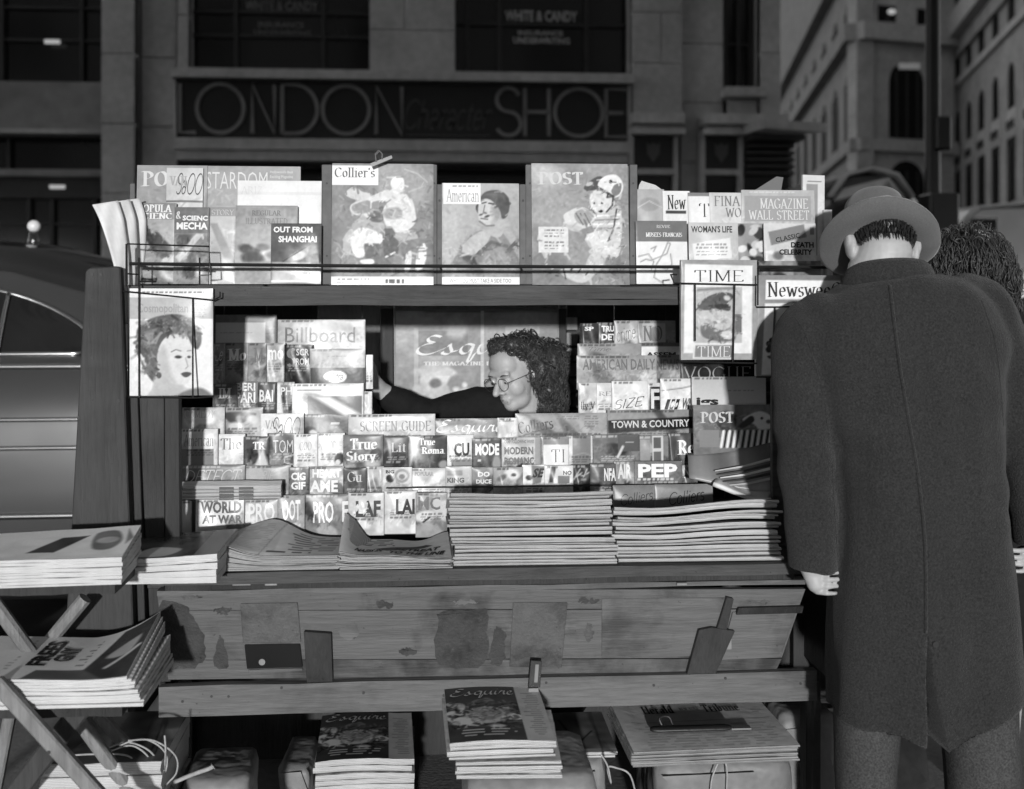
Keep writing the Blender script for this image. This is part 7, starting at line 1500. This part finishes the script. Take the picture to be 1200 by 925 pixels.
def van(name, cat, label, x0, x1, y, top, paint, roofm, wins, glass=CARGLASS):
    e = empty(name, ((x0+x1)/2, y, -.125), label, cat); h0 = .35
    m = MB(); rings = []
    for yy, in_ in ((y, .12), (y+.12, 0), (y+2.0, 0), (y+2.15, .12)):
        rings.append([(x0+in_, yy, h0), (x1-in_, yy, h0), (x1-in_, yy, top-.35), (x1-.25-in_, yy, top-.08), ((x0+x1)/2, yy, top-in_*.5), (x0+.25+in_, yy, top-.08), (x0+in_, yy, top-.35)])
    m.loft(rings); m.build('body', paint, e, fixn=True)
    m = MB(); m.loft([[(x0+.1, y-.05, top-.3), (x0+.3, y-.05, top-.02), ((x0+x1)/2, y-.06, top+.06), (x1-.3, y-.05, top-.02), (x1-.1, y-.05, top-.3)], [(x0+.1, y+2.2, top-.3), (x0+.3, y+2.2, top), ((x0+x1)/2, y+2.2, top+.08), (x1-.3, y+2.2, top), (x1-.1, y+2.2, top-.3)]], close=False, cap=False)
    o = m.build('roof', roofm, e, smooth=True); q = o.modifiers.new('s', 'SOLIDIFY'); q.thickness = .05
    for a, b_, z0, z1 in wins:
        m = MB(); m.box(x0+(x1-x0)*a, y-.012, z0, x0+(x1-x0)*b_, y+.02, z1); w_ = m.build('window', glass, e); m = MB()
        for p, q_ in (((a, z0), (b_, z0)), ((a, z1), (b_, z1))): m.tube([(x0+(x1-x0)*p[0], y-.015, p[1]), (x0+(x1-x0)*q_[0], y-.015, q_[1])], .018, 6)
        m.build('window_trim', CHROME, w_)
    for xx in (x0+.7, x1-.7):
        m = MB(); m.tube([(xx, y-.02, .32), (xx, y+.25, .32)], .42, 24); wh = m.build('wheel', RUBBER, e); m = MB(); m.tube([(xx, y-.04, .32), (xx, y-.021, .32)], .2, 20); m.build('rim', HUB, wh)
    m = MB(); m.tube([(x0+.05, y-.06, .55), (x1-.05, y-.06, .55)], .06, 8); m.build('bumper', CHROME, e)
    for xx in (x0+.35, x1-.35):
        m = MB(); m.ell((xx, y-.06, .85), (.12, .06, .12)); m.build('headlight', CHROME, e)
    return e
DIMROOF = M('weathered_grey_roof', .5, .6, .4, noise=(3, .2))
y1_ = 10.5; van('delivery_truck', 'truck', 'black delivery truck with a grey curved roof beyond the felt hat', xat(962, y1_), xat(1080, y1_), y1_, zat(201, 1020, y1_), PAINT3, DIMROOF, [(.12, .45, 1.6, 2.3), (.55, .88, 1.6, 2.3)])
y1_ = 9.2; van('delivery_truck', 'truck', 'lower black truck with pale windscreen hood, in front of the taller one', xat(1000, y1_), xat(1078, y1_), y1_, zat(215, 1040, y1_), PAINT3, DIMROOF, [(.15, .85, 1.5, 2.0)])
y1_ = 15.0; van('city_bus', 'bus', 'pale-roofed bus blurred at the right edge of the street', xat(1124, y1_), xat(1290, y1_), y1_, zat(240, 1160, y1_), PAINT2, PAINT2, [(.08, .26, 2.2, 2.75), (.5, .7, 2.2, 2.75), (.75, .95, 2.2, 2.75)])
y1_ = 8.6; e = empty('control_box', (xat(1107, y1_), y1_, -.125), 'black street signal cabinet beside the lamp post', 'cabinet'); a = at(1090, 262, y1_); b = at(1125, 226, y1_)
m = MB(); m.box(a.x, y1_, -.125, b.x, y1_+.3, b.z); m.build('cabinet_body', BLACKP, e, bevel=.02); m = MB(); m.box(a.x+.03, y1_-.012, .3, b.x-.03, y1_, b.z-.08); d_ = m.build('cabinet_door', BLACKP, e); m = MB(); m.box(b.x-.08, y1_-.03, 1.2, b.x-.06, y1_-.013, 1.32); m.build('handle', STEEL, d_)
y1_ = 8.9; lp = empty('lamp_post', (xat(1093, y1_), y1_, -.125), 'dark iron lamp post rising out of the top of the picture', 'lamp post'); x_ = xat(1093, y1_)
m = MB(); m.tube([(x_, y1_, -.12), (x_, y1_, .3), (x_, y1_, .45), (x_, y1_, 1.2), (x_, y1_, 1.25), (x_, y1_, 5.5)], [.17, .16, .11, .1, .085, .07], 16); m.build('pole', BLACKP, lp)
m = MB(); p = zat(160, 1093, y1_); m.box(x_-.02, y1_-.14, p-.16, x_+.15, y1_+.1, p+.2); m.build('signal_box', BLACKP, lp, bevel=.02)
m = MB(); m.tube(catmull([(x_, y1_, 5.5), (x_+.1, y1_, 6.0), (x_+.6, y1_, 6.3), (x_+1.1, y1_, 6.2)], 5), .045, 8); m.build('bracket', BLACKP, lp)
m = MB(); m.ell((x_+1.15, y1_, 6.0), (.22, .22, .2)); m.build('lamp_globe', M('lamp_globe_glass', .6, .3, .5), lp)
